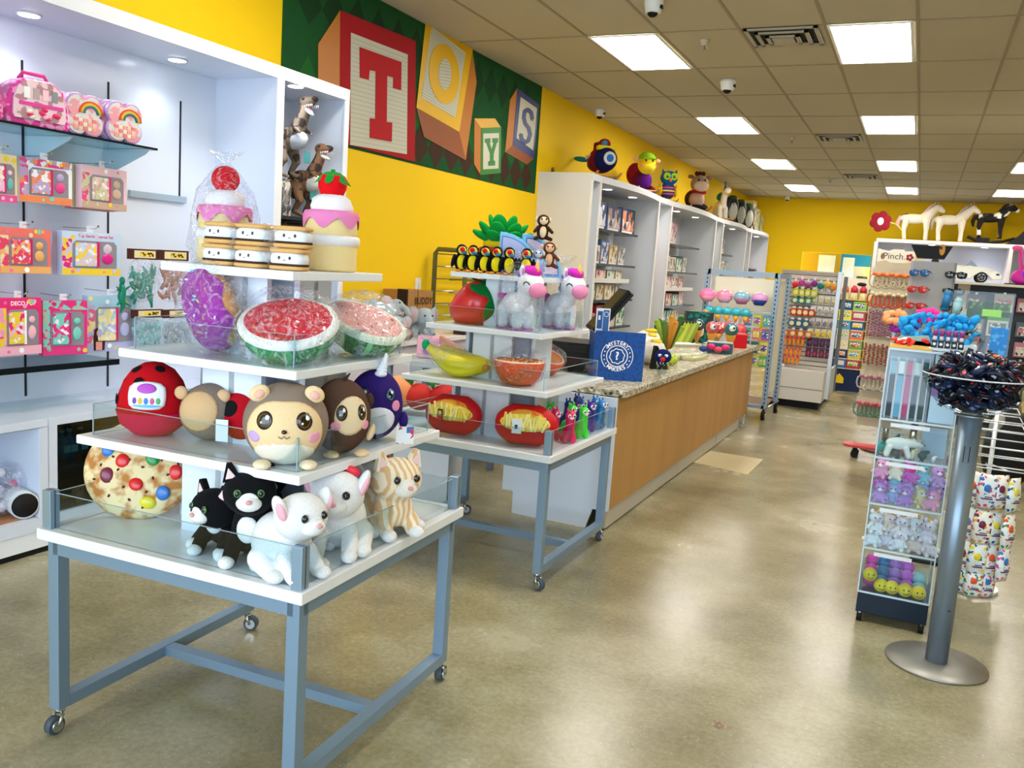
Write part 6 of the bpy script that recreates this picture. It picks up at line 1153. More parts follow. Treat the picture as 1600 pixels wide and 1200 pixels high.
MB().box((sx1,sy-.1,.12),(sx1+.05,sy-.04,1.80), M('c9ced2', .3, .4)).box((sx1,sy+.9,.12),(sx1+.05,sy+.96,1.75), M('6a6f73', .4, .4)).build('upright', sl) if 0 else (MB().box((sx1,sy-.1,.12),(sx1+.05,sy-.04,1.80), M('c9ced2', .3, .4)).build('upright', sl), MB().box((sx1,sy+.9,.12),(sx1+.05,sy+.96,1.75), M('6a6f73', .4, .4)).build('upright', sl)); MB().box((sx1+.012,sy-.04,.12),(sx1+.03,sy+.9,.5), M('c4ccd6', .4)).build('side_panel', sl); MB().box((sx0,sy-.02,1.76),(sx1+.05,sy+.08,1.79), M('b8b2a8', .5)).build('top_rail', sl)
def card(w_, h, col, c2, blob=None, bs=.03):
    def f(t):
        MB().box((-w_/2,-.004,0),(w_/2,.004,h), M(col, .4)).build('card', t)
        if blob: MB().ell((0,-.015,h*.38), (w_*.4,.02,h*.3), M(blob, .4)).build('trinket', t)
        else: MB().box((-w_/2*.8,-.008,h*.1),(w_/2*.8,-.005,h*.6), M(c2, .4)).build('trinket', t)
    return f
def disc(col, r): 
    def f(t): MB().cyl((0,-.03,0),(0,.03,0), r, M(col, .4), n=18).build('disc', t); MB().cyl((0,-.034,0),(0,-.03,0), r*.6, M('f0e0a0', .4), n=14).build('badge', t); MB().box((-.02,-.001,r*.8),(.02,.001,r*1.5), WHITE).build('hang_tab', t)
    return f
gx = sx0+.22
hang('round lime and yellow toy on the upper pegs of the slatwall', 'toy', 4, gx, .075, sy-.1, 1.50, ('disc_toy', disc('b8c82a', .05)), 'lime discs on the slatwall', dz=.0)
hang('round teal and lime toy just under the lime discs', 'toy', 3, gx, .085, sy-.1, 1.395, ('disc_toy', disc('2f8a8a', .045)), 'teal discs on the slatwall')
hang('round red toy on the third row of pegs', 'toy', 4, gx, .075, sy-.1, 1.24, ('disc_toy', disc('c83a2a', .05)), 'red discs on the slatwall')
hang('blue round toy in the fourth row of the slatwall', 'toy', 3, gx-.01, .09, sy-.1, 1.09, ('disc_toy', disc('2a6a9a', .05)), 'blue discs on the slatwall')
hang('orange round toy in the fifth row of the slatwall', 'toy', 4, gx-.08, .1, sy-.12, .955, ('disc_toy', disc('d8702a', .048)), 'orange discs on the slatwall')
def fish(t): MB().ell((0,-.0,.05), (.022,.018,.06), M('f0902a', .4)).build('body', t); MB().ell((0,-.004,.095), (.018,.016,.025), M('e04a4a', .4)).build('head', t); MB().prism([(-.015,0),(.015,0),(0,.03)], -.006, .006, M('e8d03a', .5)).build('tail', t)
for r_, z in enumerate((.80,.66,.55)): hang(['orange fish shaped toy in the upper fish row','orange fish shaped toy in the middle fish row','orange fish shaped toy in the lowest fish row'][r_], 'toy', 5, gx-.06-.02*r_, .055, sy-.16, z, ('fish_toy', fish), ['upper','middle','lower'][r_]+' row of fish toys')
for r_, (z, c1, b, n_) in enumerate(((1.50,'dedad6','c8c2be','white'),(1.36,'e4e0d8','cfc9a0','cream'),(1.22,'e6e2e0','b8b4b0','pale grey'),(1.06,'d8d4d2','8a8488','grey'),(.92,'e0d8b0','e8c82a','yellow'),(.80,'4a2a4a','6a3a6a','dark plum'),(.66,'5a2f44','9a3a5a','maroon'))):
    hang('small %s card pack hanging in the right columns of the slatwall' % n_, 'packet', 4, sx0+.46, .082, sy-.07, z, ('card_pack', card(.07, .12, c1, b, b)), n_+' card packs on the slatwall')
for r_, (z, cs) in enumerate(((1.60,('e8304a','c04a9a','a04a8a','8a3a8a','1f8a7a','e8c04a','e8902a')),)):
    for i, cc in enumerate(cs): t = thing('pompom', ['red','pink','magenta','violet','green','gold','orange'][i]+' pompom toy on the top row of the slatwall', 'toy', (sx0+.2+.08*i, sy-.1, z+.03*(i % 2)), 0); MB().ell((0,0,0), (.042,.035,.042), M(cc, .8)).build('ball', t); MB().box((-.012,.0,.03),(.012,.003,.08), WHITE).build('hang_tab', t)
t = thing('toy_bunch', 'small blue and red toy bunch hanging low at the left of the slatwall', 'toy', (sx0+.12, sy-.2, .52)); c = MB(); random.seed(1)
for k in range(9): c.ell((random.uniform(-.06,.06),random.uniform(-.03,.03),random.uniform(.0,.12)), .024, M(['3a5ab0','c83a6a','e8e8e8','7a3a8a'][k%4], .5), nu=8, nv=6)
c.build('bunch', t)
# ---------------------------------------------------------------- book rack
by = 14.45; b0 = P(1292,605,y=by); b1 = P(1343,605,y=by); br = thing('book_rack', 'tall white book rack with a navy base by the far wall opening', 'rack'); bx0, bx1 = b0.x+.02, b1.x
MB().box((bx0,by+.12,0),(bx1,by+.2,1.75), M('ece4d0', .5)).box((bx0,by,0),(bx0+.015,by+.12,1.5), M('e8e0c8', .5)).box((bx1-.015,by,0),(bx1,by+.12,1.5), M('e0b84a', .5)).build('rack_body', br)
MB().box((bx0,by-.12,.0),(bx1,by+.12,.32), M('12244a', .5)).build('base', br); lg = MB(); cxm = (bx0+bx1)/2-.08; lg.prism([(cxm-.07,.12),(cxm+.07,.12),(cxm+.07,.2),(cxm,.27),(cxm-.07,.2)], by-.126, by-.121, M('e8c21a', .5)); lg.build('house_emblem', br)
for k in range(7): MB().box((bx0+.015,by-.05,.34+.15*k),(bx1-.015,by+.1,.355+.15*k), M('d8d0c0', .5)).build('ledge', br)
MB().box((bx0,by-.04,1.41),(bx1,by+.12,1.425), M('d8c06a', .5)).build('shelf', br)
bcol = [('3a6aa8','light blue'),('c8303a','red'),('1f2f6a','dark blue'),('e8c82a','yellow'),('e8e4dc','white'),('7ab03a','green'),('d8d4cc','grey'),('f08030','orange'),('4aa0c8','sky blue'),('1f5a8a','teal blue'),('f0e04a','lemon'),('c8405a','raspberry'),('2a4a7a','slate'),('9ac84a','lime')]
for k in range(7):
    for j in range(2): cc, nn = bcol[(k*2+j) % 14]; t = thing('picture_book', '%s picture book on the %s ledge of the book rack, %s' % (nn, ordn[6-k], ['left','right'][j]), 'book', (bx0+.03+.28*j*(bx1-bx0-.06)/.56, by-.045, .356+.15*k), 0); w_ = (bx1-bx0-.08)/2; MB().box((0,0,0),(w_,.02,.135), M(cc, .35)).build('cover', t); MB().box((w_*.1,-.002,.04),(w_*.85,0,.11), M(bcol[(k*3+j+4) % 14][0], .4, kind='spots', sc=30, amt='f0e8d8')).build('picture', t)
for i, (cc, nn) in enumerate((('e8702a','orange'),('d8304a','red'),('c8303a','crimson'),('1f7a8a','teal'))): t = thing('paint_bottle', nn+' topped bottle on the top shelf of the book rack', 'bottle', (bx0+.08+.13*i, by+.02, 1.426)); MB().lathe([(.045,0),(.05,.01),(.05,.13),(.02,.15)], M('e8dca0', .4), n=14).build('body', t); MB().lathe([(.051,.1),(.052,.16),(.03,.19),(.02,.21)], M(cc, .4), n=14).build('cap', t)
MB().ell((bx1-.15,by+.02,1.66), (.07,.04,.03), M('1a1a1a', .5)).build('dark_topper', br)
# ---------------------------------------------------------------- hair accessory rack
jy = 9.3; jr = thing('accessory_rack', 'hair accessory rack crowded with hanging beads and bands', 'rack'); j0 = P(1352,640,y=jy).x-.0; jx0, jx1 = P(1362,440,y=jy).x, P(1440,440,y=jy).x
MB().box((jx0+.02,jy+.05,.25),(jx1,jy+.07,1.98), M('cfc2a8', .5)).build('back_board', jr); MB().cyl((jx0+.3,jy+.15,0),(jx0+.3,jy+.15,.4), .03, CHROME).cyl((jx0+.3,jy+.15,0),(jx0+.3,jy+.15,.02), .22, M('4a4038', .5), n=28).build('foot', jr)
s = MB(); [s.cyl((jx0+.01+.0*k,jy+.0,.35+.27*k),(jx1,jy+.0,.35+.27*k), .006, CHROME, n=6) for k in range(6)]; s.build('rail', jr)
sg = P(1374,403,y=jy-.05); sg1 = P(1430,398,y=jy-.05); zt_ = sg.z+.07; t = thing('shop_sign', 'wavy white sign with a red flower on top of the accessory rack', 'sign', (sg.x,jy-.06,sg.z-.04)); w_ = sg1.x-sg.x
pts = [(-.02,.0),(.06,.02),(.1,.0),(w_*.7,.0),(w_,.015),(w_,.12),(w_*.72,.11),(w_*.68,.13),(.12,.13),(.08,.11),(-.02,.13)]; MB().prism(pts, 0, .008, M('eee6d2', .5)).build('board', t, bev=.002)
e = MB(); [e.ell((w_*.86+.022*math.cos(k*1.256),-.003,.06+.022*math.sin(k*1.256)), (.014,.003,.014), M('a01c2a', .5), nu=8, nv=4) for k in range(5)]; e.ell((w_*.86,-.005,.06), (.008,.003,.008), WHITE, nu=8, nv=4); e.build('flower_print', t); MB().text('Pinch.', .085, M('4a4440', .5), Matrix.Translation((w_*.42,-.001,.062)) @ Matrix.Rotation(R(90), 4, 'X')).build('lettering', t); e = MB(); e.ell((.03,-.002,.06), (.02,.002,.03), M('8a6a4a', .5)); e.build('medal_print', t)
def strand(c1, c2, L_=.3, kind=0):
    def f(t):
        b = MB(); m1, m2 = M(c1, .4), M(c2, .4)
        if kind == 0:
            for k in range(int(L_/.026)): b.ell((.004*math.sin(k*2),0,-.05-.026*k), (.012,.011,.013), m1 if k % 2 else m2, nu=7, nv=5)
        else:
            b.tube([(.0,0,-.05),(.035,0,-.08),(.042,0,-.13),(.03,0,-.17),(0,0,-.185),(-.03,0,-.17),(-.042,0,-.13),(-.035,0,-.08)], .009, m1, n=6, closed=True); b.ell((0,-.01,-.06), (.024,.012,.018), m2, nu=8, nv=6)
        b.build('beads' if kind == 0 else 'band', t); MB().box((-.022,-.002,-.06),(.022,.002,.0), M('d0c4ac', .5)).build('card', t)
    return f
rows = [(1.83,'c8b89a','e8702a',.1,1,'cream and orange hair band, top row of the accessory rack'),(1.64,'c85a3a','d8c8a0',.08,1,'orange and sand hair band, second row of the accessory rack'),(1.47,'b04a6a','8a7aa0',.26,0,'lilac bead strand, third row of the accessory rack'),(1.47,'b03a4a','d8a0a8',.26,0,'red bead strand at the right of the third row'),(1.13,'a8483a','8a4a3a',.22,0,'rust red bead strand, fourth row of the accessory rack'),(.82,'c8c4b8','b07a8a',.1,1,'pale hair band, fifth row of the accessory rack'),(.55,'5a8a7a','c85a6a',.1,1,'green and pink hair band, lowest row of the accessory rack')]
for z, c1, c2, L_, kd, lab in rows:
    n_ = 9 if 'right of' not in lab else 6; x0 = jx0+.02 if n_ == 9 else jx0+.34
    if 'lilac' in lab: n_ = 7
    n_ = round(n_*1.45); hang(lab, 'hair accessory', n_, x0+(1.7-z)*.0, .031 if n_ < 12 else .039, jy-.03, z, ('hair_accessory', strand(c1, c2, L_, kd)), lab.split(',')[0]+' group', dz=.012)
hang('brown and black hair accessory hanging on the left edge of the rack', 'hair accessory', 6, jx0-.03, .0, jy-.01, 1.0, ('hair_accessory', strand('5a3a2a','8a6a4a',.2,0)), 'side strands of the accessory rack') if 0 else None
sk = P(1345,700,z=.09); t = thing('skateboard', 'red topped skateboard on the floor beneath the accessory rack', 'skateboard', (sk.x+.12,sk.y,0), R(0)); MB().prism([(-.28,-.06),(-.22,-.1),(.25,-.1),(.3,-.05),(.3,.05),(.25,.1),(-.22,.1),(-.28,.06)], .1, .125, M('c8484a', .4), ax='z').build('deck', t, bev=.004)
for x in (-.17,.2): MB().cyl((x,-.08,.035),(x,-.04,.035), .035, BLACK).cyl((x,.04,.035),(x,.08,.035), .035, BLACK).box((x-.02,-.05,.04),(x+.02,.05,.1), BLACK).build('truck', t)
# ---------------------------------------------------------------- sunglasses spinner
gy = 8.0; ga = P(1430,410,y=gy); gb = P(1480,412,y=gy); sp = thing('sunglasses_stand', 'grey sunglasses stand topped by a black flared sign', 'stand'); GZ = 1.88; gx0, gx1 = P(1427,450,y=gy).x, P(1480,450,y=gy).x
MB().prism([(gx0-.02,.55),(gx1+.03,.55),(gx1+.03,GZ),(gx0-.02,GZ)], gy, gy+.03, M('a9a6a6', .5)).build('front_board', sp); MB().box((gx1+.03,gy,.55),(gx1+.05,gy+.3,GZ), M('8e8b8c', .5)).build('side_board', sp); MB().box((gx0-.04,gy,.55),(gx0-.02,gy+.3,GZ), M('b9b6b4', .5)).build('side_board', sp)
MB().cyl((gx0+.15,gy+.15,.02),(gx0+.15,gy+.15,.55), .03, CHROME).cyl((gx0+.15,gy+.15,0),(gx0+.15,gy+.15,.03), .22, BLACK, n=28).build('pedestal', sp)
s0 = P(1424,382,y=gy-.02); s1 = P(1489,387,y=gy-.02); s2 = P(1476,406,y=gy-.02); s3 = P(1433,402,y=gy-.02); zb = s3.z
MB().prism([(s0.x,s0.z),(s1.x,s0.z),(s2.x,zb),(s3.x,zb)], gy-.03, gy+.25, BLACK).build('sign_box', sp); e = MB(); e.ell((s1.x-.075,gy-.033,zb+.07), (.022,.003,.045), M('c8861a', .4)).ell((s1.x-.085,gy-.036,zb+.085), (.01,.003,.015), M('5a2a12', .4)); e.build('golden_print', sp)
def glasses(c): 
    def f(t): MB().ell((-.032,0,0), (.028,.006,.022), M(c, .1, coat=.5)).ell((.032,0,0), (.028,.006,.022), M(c, .1, coat=.5)).build('lenses', t); MB().tube([(-.06,.01,.012),(-.03,-.003,.02),(0,-.004,.012),(.03,-.003,.02),(.06,.01,.012)], .004, M(c, .3), n=6).build('frame', t); MB().tube([(-.06,.01,.012),(-.062,.06,.0)], .003, M(c, .3), n=5).tube([(.06,.01,.012),(.062,.06,.0)], .003, M(c, .3), n=5).build('temple', t)
    return f
for r_ in range(8):
    z = GZ-.1-.135*r_
    for cc_ in (0,1):
        col = ['1f5a9a','c8302a','c8302a','17171a','17171a','17171a','17171a','17171a'][r_] if cc_ == 0 else '17171a'; t = thing('sunglasses', '%s sunglasses in the %s column of the stand, row %s from the top' % ({'1f5a9a':'blue','c8302a':'red','17171a':'black'}[col], ['left','right'][cc_], ['one','two','three','four','five','six','seven','eight'][r_]), 'sunglasses', (gx0+.03+.27*cc_, gy-.085, z), R(-12+10*cc_)); t.scale = (1.3,)*3; glasses(col)(t)
hang('black sunglasses on the side face of the stand', 'sunglasses', 1, gx1+.12, 0, gy+.1, GZ-.1, ('sunglasses', glasses('17171a')), None) if 0 else None
for r_ in range(7): 
    t = thing('sunglasses', 'black sunglasses on the right side face of the stand', 'sunglasses', (gx1+.1, gy+.12, GZ-.1-.135*r_), R(50), 'sunglasses on the side face of the stand'); glasses('1a1a1c')(t)
# ---------------------------------------------------------------- white cabinets along the back wall with horses on top
wy = 22.6; wx0 = P(1370,372,z=2.78).x; wc = thing('back_cabinet', 'long white lit cabinet along the back wall under the toy horses', 'cabinet'); BD = M('ccd3e6', .4)
dv = [wx0, P(1582,380,y=wy).x, 4.6, 6.3]
MB().box((wx0,wy+.7,0),(6.3,wy+.74,2.70), BD).build('back_panel', wc); MB().box((wx0,wy,2.70),(6.3,wy+.74,2.78), M('e6dfdc', .4)).build('top', wc)
for x in dv: MB().box((x-.04,wy,0),(x+.04,wy+.7,2.7), M('e2dcdc', .4)).build('divider', wc)
MB().box((wx0+.04,wy+.05,1.0),(6.26,wy+.7,1.04), BD).build('shelf', wc)
for x in (0.1,1.2,3.2,4.2): downlight(wc, (x,wy+.3,2.699), .07, 14, (.88,.92,1) if x < 2 else (1,.75,.95))
HW = M('ded5c4', .9, kind='plush')
def horse(lab, px, py, s, body, mane, dark=None, y=wy+.3):
    q = P(px, py, y=y); t = thing('plush_horse', lab, 'toy horse', (q.x,y,2.78), R(90), scale=s); m = V(body) if not dark else M(body, .9, kind='spots', sc=3.2, amt=dark); b = MB()
    b.ell((0,.08,.56), (.11,.32,.13), m).ell((0,-.16,.6), (.11,.13,.14), m).cap((0,-.2,.64),(0,-.38,.86), .12, .08, m).ell((0,-.46,.83), (.06,.13,.065), m, rot=(.7,0,0)).ell((0,-.40,.88), (.065,.08,.07), m)
    for x in (-.055,.055):
        for y0, k in ((-.2,-.01),(.24,.03)): b.cap((x,y0,.52),(x,y0+k,.28), .085, .052, m).cap((x,y0+k,.28),(x,y0+k*.4-.01,.04), .046, .05, m)
    b.build('body', t, remesh=.016, smooth_it=4)
    for x in (-.055,.055):
        for y0, k in ((-.2,-.01),(.24,.03)): MB().lathe([(.05,.0),(.045,.05)], V('c8a88a' if not dark else '17120f'), c=(x,y0+k*.4-.01,0), n=14).build('hoof', t)
    for x in (-1,1): MB().ell((x*.035,-.34,.975), (.012,.015,.03), m).build('ear', t); MB().ell((x*.048,-.42,.9), (.01,.014,.014), EYE).build('eye', t)
    MB().tube([(0,-.33,.96),(0,-.24,.9),(0,-.17,.78),(0,-.1,.7)], [.02,.04,.04,.02], V(mane)).build('mane', t); MB().tube([(0,.3,.62),(0,.38,.6),(0,.42,.45),(0,.4,.3)], [.03,.05,.05,.02], V(mane)).build('tail', t)
    t.scale = (s,s*1.12,s); return t
h1 = horse('white toy unicorn with a pink tail, left one on the back cabinet', 1430, 372, .9, 'ded5c4', 'd8b0a8'); h2 = horse('white toy unicorn standing to the right of the pink tailed one', 1484, 374, .9, 'ded5c4', 'b8a890')
for h_ in (h1, h2): MB().lathe([(.018,.0),(.002,.12)], V('d8a0b0'), c=(0,-.40,.95), n=10).build('horn', h_); MB().ell((.1,.2,.62), (.015,.03,.03), V('7a8a7a')).ell((.1,.24,.68), (.015,.05,.02), V('4a2a2a')).build('flank_print', h_)
h3 = horse('black and white rocking horse on dark rockers at the right', 1546, 372, .82, '1a1614', '2a2420', 'e0dace'); h3.location.z += .13
for h_ in (h3,): 
    for x in (-.1,.1): MB().tube([(x,-.55,.02),(x,-.3,-.07),(x,0,-.12),(x,.3,-.07),(x,.5,.02)], .035, BLACK).build('rocker', h_)
    MB().box((-.16,.0,-.13),(.16,.3,-.0), BLACK).build('footrest', h_); MB().ell((0,-.52,.78), (.05,.06,.06), V('e0d8c0')).build('muzzle', h_); MB().ell((.08,.1,.6), (.05,.1,.1), V('e8e4dc')).build('patch', h_)
t = thing('toy_tent', 'dark pointed toy at the right edge on top of the back cabinet', 'toy', (P(1598,375,y=wy+.3).x,wy+.3,2.78)); MB().prism([(-.35,0),(.4,0),(.4,.3),(.1,.45),(-.1,.2)], -.15, .15, M('16171b', .6)).build('body', t)
q = P(1376,346,y=wy+.1); t = thing('flower_decoration', 'dark red felt flower with a white centre on a thin stem', 'decoration', (q.x,wy+.1,q.z)); e = MB()
for k in range(6): e.ell((.14*math.cos(k*PI/3+.3),0,.14*math.sin(k*PI/3+.3)), (.11,.02,.11), M('8c1026', .8), nu=16, nv=8)
e.build('petals', t); MB().ell((0,-.03,0), (.07,.015,.09), WHITE).build('centre', t); MB().tube([(.15,0,.0),(.35,0,-.05),(.5,0,-.2),(.55,0,-.5),(.55,.05,2.782-q.z)], .012, M('d8c87a', .5), n=6).build('stem', t)
# ---------------------------------------------------------------- dark product island with a toy car on top
iy = 12.5; ix0 = P(1476,440,y=iy).x; iz = P(1500,440,y=iy).z; isl = thing('product_island', 'tall dark product island below the white toy car', 'stand'); DK = M('3a4046', .5)
MB().box((ix0,iy,.1),(2.9,iy+.06,iz-.02), DK).build('back_board', isl); MB().box((ix0-.03,iy-.42,iz-.03),(2.9,iy+.45,iz), M('e4ddcc', .4)).build('top_shelf', isl); MB().box((ix0,iy-.4,0),(2.9,iy+.4,.12), BLACK).build('base', isl); MB().box((ix0+.16,iy-.03,.3),(ix0+.30,iy,iz-.03), M('d6cfc0', .5)).build('pillar', isl)
cq = P(1478,432,y=iy).x; cr = thing('toy_car', 'white open top ride-on toy car with black seats', 'ride-on toy', (P(1533,437,y=iy-.2).x-.60,iy,iz)); CWh = M('ece6cf', .2, coat=.6)
cp = [(0,.06),(.02,.17),(.1,.19),(.45,.2),(.62,.19),(.78,.15),(.83,.1),(.82,.05),(.72,.04),(.66,.10),(.60,.115),(.54,.10),(.48,.04),(.20,.04),(.15,.10),(.09,.115),(.03,.09)]
MB().prism(cp, -.22, .22, CWh).build('body', cr, bev=.012)
for x in (.09,.60): 
    for y_ in (-.2,.2): MB().cyl((x,y_-.03,.066),(x,y_+.03,.066), .066, BLACK, n=24).build('wheel', cr); rm_ = MB(); rm_.tube([(x+.042*math.cos(q*PI/8),y_-.032 if y_ < 0 else y_+.032,.066+.042*math.sin(q*PI/8)) for q in range(16)], .004, CHROME, n=5, closed=True); [rm_.tube([(x,y_-.032 if y_ < 0 else y_+.032,.066),(x+.04*math.cos(q*1.257),y_-.033 if y_ < 0 else y_+.033,.066+.04*math.sin(q*1.257))], .006, STEEL, n=5) for q in range(5)]; rm_.build('rim', cr)
MB().ell((.06,-.08,.2), (.05,.07,.09), BLACK).build('seat', cr); MB().prism([(.4,.19),(.55,.19),(.46,.27)], -.18, .18, M('20252c', .1, coat=.6)).build('windscreen', cr); MB().box((.755,-.21,.1),(.79,-.224,.12), BLACK).ell((.7,-.2,.15), (.03,.03,.012), M('d8d8d8', .1)).build('headlight', cr)
q = P(1590,440,y=iy); t = thing('toy_guitar', 'magenta toy guitar with a purple body at the right edge', 'toy guitar', (q.x+.05,iy-.1,iz)); MB().ell((0,0,.1), (.14,.05,.1), M('c81f9a', .3)).ell((.05,-.02,.13), (.09,.05,.08), M('7a2ac8', .3)).build('body', t); MB().tube([(-.03,0,.18),(-.06,0,.3),(-.07,0,.42)], .022, M('e0409a', .3)).build('neck', t); MB().ell((-.11,0,.45), (.06,.025,.035), M('e0559a', .3)).build('head', t); MB().box((-.2,-.1,.0),(.1,.1,.015), BLACK).build('tray', t)
random.seed(40); k = 0
pn = ['rust','crimson','sand','orange','white','olive','slate','mustard','brown','teal','beige','pink']; pc = ['a8563a','8a2030','c8b890','d8602a','d8d4cc','7a7a3a','5a646c','c8a020','6a4a34','2a6a70','d0c0a0','c07a88']
for r_, z in enumerate((1.5,1.2,.95,.7,.45)):
    for j in range(7):
        x = ix0+.38+.29*j+random.uniform(-.02,.02)
        if r_ and random.random() < .08: continue
        c_ = random.randrange(12); w_ = random.uniform(.2,.27); h = random.uniform(.17,.24)
        t = thing('hanging_packet', '%s packaged toy, %s from the left in row %s of the dark island' % (pn[c_], ordn[j], ['one','two','three','four','five'][r_]), 'packaged toy', (x,iy-.09,z-h*.3)); MB().box((-w_/2,0,0),(w_/2,.05,h), M(pc[c_], .35)).build('packet', t, bev=.004); MB().box((-w_*.4,-.003,h*.1),(w_*.4,0,h*.7), M(pc[(c_+5)%12], .3, kind='voro', sc=36, amt=('e0dcd0','2a2a2e',pc[(c_+3)%12]))).build('picture', t); MB().tube([(0,.08,h+.012),(0,-.02,h+.012)], .004, CHROME, n=5).box((-.015,.02,h),(.015,.022,h+.025), WHITE).build('peg_hook', t)
# ---------------------------------------------------------------- clear toy tower
ty = 4.5; tx0, tx1 = -.105, .215; tw = thing('acrylic_tower', 'clear acrylic tower of bins on a navy wheeled base', 'display stand'); TZs = [.15, .375, .60, .83, 1.02, 1.36]; D = .33
NV = M('0f2030', .4); MB().box((tx0,ty,.045),(tx1,ty+D,.15), NV).build('base', tw, bev=.003)
for x in (tx0+.02,tx1-.02):
    for y in (ty+.01,ty+D-.02): MB().cyl((x-.012,y,.022),(x+.012,y,.022), .022, BLACK, n=16).box((x-.006,y-.01,.02),(x+.006,y+.01,.046), CHROME).build('caster', tw)
e = MB(); ed = M('cfdde6', .15)
for i, z in enumerate(TZs):
    g = MB(); g.box((tx0,ty,z-.003),(tx1,ty+D,z+.003), M('f8fbfd', .05, kind='clear')); g.build('shelf', tw)
    e.box((tx0,ty-.002,z-.004),(tx1,ty,z+.006), ed)
for x in (tx0,tx1): MB().box((x-.002,ty,.15),(x+.002,ty+D,TZs[-1]), ACRY).build('side_pane', tw)
for i in range(5):
    if i < 4: MB().box((tx0+.004,ty-.01,TZs[i]+.006),(tx1-.004,ty-.007,TZs[i]+(TZs[i+1]-TZs[i])*.8), ACRY).build('bin_front', tw); MB().box((tx0+.05,ty-.013,TZs[i+1]-.03),(tx1-.1,ty-.010,TZs[i+1]-.012), M('e6ebf0', .3)).build('label_strip', tw)
for x in (tx0,tx1): e.box((x-.003,ty-.003,.15),(x+.003,ty+.001,TZs[-1]), ed); e.box((x-.003,ty+D,.15),(x+.003,ty+D+.003,TZs[-1]), ed)
e.build('edge', tw); MB().box((tx0,ty+D,.15),(tx1,ty+D+.003,TZs[-1]), M('eef4f8', .1, kind='clear')).build('back_pane', tw)
# balls
random.seed(9); bl = [(-.06,'dcc81c','front'),(-.005,'f0d81c','second'),(.045,'f0d81c','third'),(.105,'f0d81c','fourth'),(.165,'f2d40e','fifth')]
for k, (x, c_, n_) in enumerate(bl): t = thing('squeeze_ball', 'yellow smiling ball in the lowest bin, %s from the left' % ordn[k], 'ball', (x,ty+.045,TZs[0]+.036+(.045 if k in (0,) else 0)), R(10)); MB().ell((0,0,0), .034, M(c_, .4), nu=20, nv=14).build('ball', t); e = MB(); [e.ell((s_*.011,-.031,.008), (.004,.003,.005), EYE, nu=8, nv=5) for s_ in (-1,1)]; e.tube([(-.014,-.030,-.006),(0,-.033,-.013),(.014,-.030,-.006)], .0018, EYE, n=5); e.build('face', t)
for k in range(14): 
    cc, nn = [('c83a9a','magenta'),('2a6a9a','blue'),('9a6ab8','violet'),('b85ac0','purple'),('8ac0c8','aqua')][k%5]; t = thing('squeeze_ball', 'coloured ball piled behind the yellow ones in the lowest bin', 'ball', (tx0+.045+.056*(k%5),ty+.11+.065*(k//5),TZs[0]+.036+.03*(k//5)), 0, 'coloured balls in the lowest bin'); MB().ell((0,0,0), .033, M(cc, .4), nu=16, nv=10).build('ball', t)
def bear(c1, c2):
    t = thing('mini_plush', 'x', 'plush toy'); m = V(c1); b = MB(); b.ell((0,0,.03), (.028,.025,.03), m).ell((0,-.004,.072), (.03,.027,.027), m)
    for s_ in (-1,1): b.cap((s_*.02,-.01,.04),(s_*.035,-.028,.03), .009, .009, m).cap((s_*.014,-.015,.014),(s_*.022,-.038,.01), .011, .010, m)
    b.build('body', t, remesh=.0035, smooth_it=2)
    for s_ in (-1,1): MB().ell((s_*.02,0,.098), (.009,.006,.011), m).build('ear', t); MB().ell((s_*.010,-.030,.076), .0035, EYE, nu=8, nv=5).build('eye', t)
    MB().ell((0,-.029,.066), (.011,.008,.008), V(c2)).build('muzzle', t); return t
pals = [('c9a0dc','lilac'),('f2e2a8','cream'),('d65fc0','magenta'),('a8b8e0','periwinkle'),('f0a8c8','pink'),('8fd0dc','aqua'),('b98ad0','violet'),('f4ecd0','ivory')]
proto = {}
k = 0
for lay in range(3):
    for i in range(5):
        cc, nn = pals[(i*3+lay*2) % 8]; l_ = (tx0+.04+.06*i, ty+.045+.02*(lay%2)+.05*(i%2)*.4, TZs[2]+.004+.06*lay-.0); rz = R(random.uniform(-25,35)); lab = '%s pastel mini plush in the second bin from the top, %s of layer %s' % (nn, ordn[i], ordn[lay])
        if cc not in proto: proto[cc] = put(bear(cc, 'f4e8f0' if cc != 'd65fc0' else 'f0407a'), l_, rz); o = proto[cc]
        else: o = dup(proto[cc], l_, rz)
        o['label'] = lab; o['group'] = 'pastel mini plushes in the acrylic tower'
for lay in range(2):
    for i in range(5):
        cc, nn = [('eef0f4','white'),('e6dce8','pale lilac'),('f2f2f4','snow white'),('f4dcd0','peach'),('f0e4ec','pale pink')][(i+lay*2)%5]; l_ = (tx0+.04+.06*i, ty+.05+.02*(i%2), TZs[1]+.004+.065*lay); rz = R(random.uniform(-25,35)); key = cc+'w'; lab = '%s mini unicorn plush in the third bin, %s of layer %s' % (nn, ordn[i], ordn[lay])
        if key not in proto: proto[key] = put(bear(cc, 'e0b8d0'), l_, rz); o = proto[key]; MB().cyl((0,-.02,.097),(0,-.026,.115), .005, M('e8c84a', .4), r1=.001, n=8).build('horn', o)
        else: o = dup(proto[key], l_, rz)
        o['label'] = lab; o['group'] = 'white mini unicorn plushes in the acrylic tower'; o.scale = (1.1,)*3
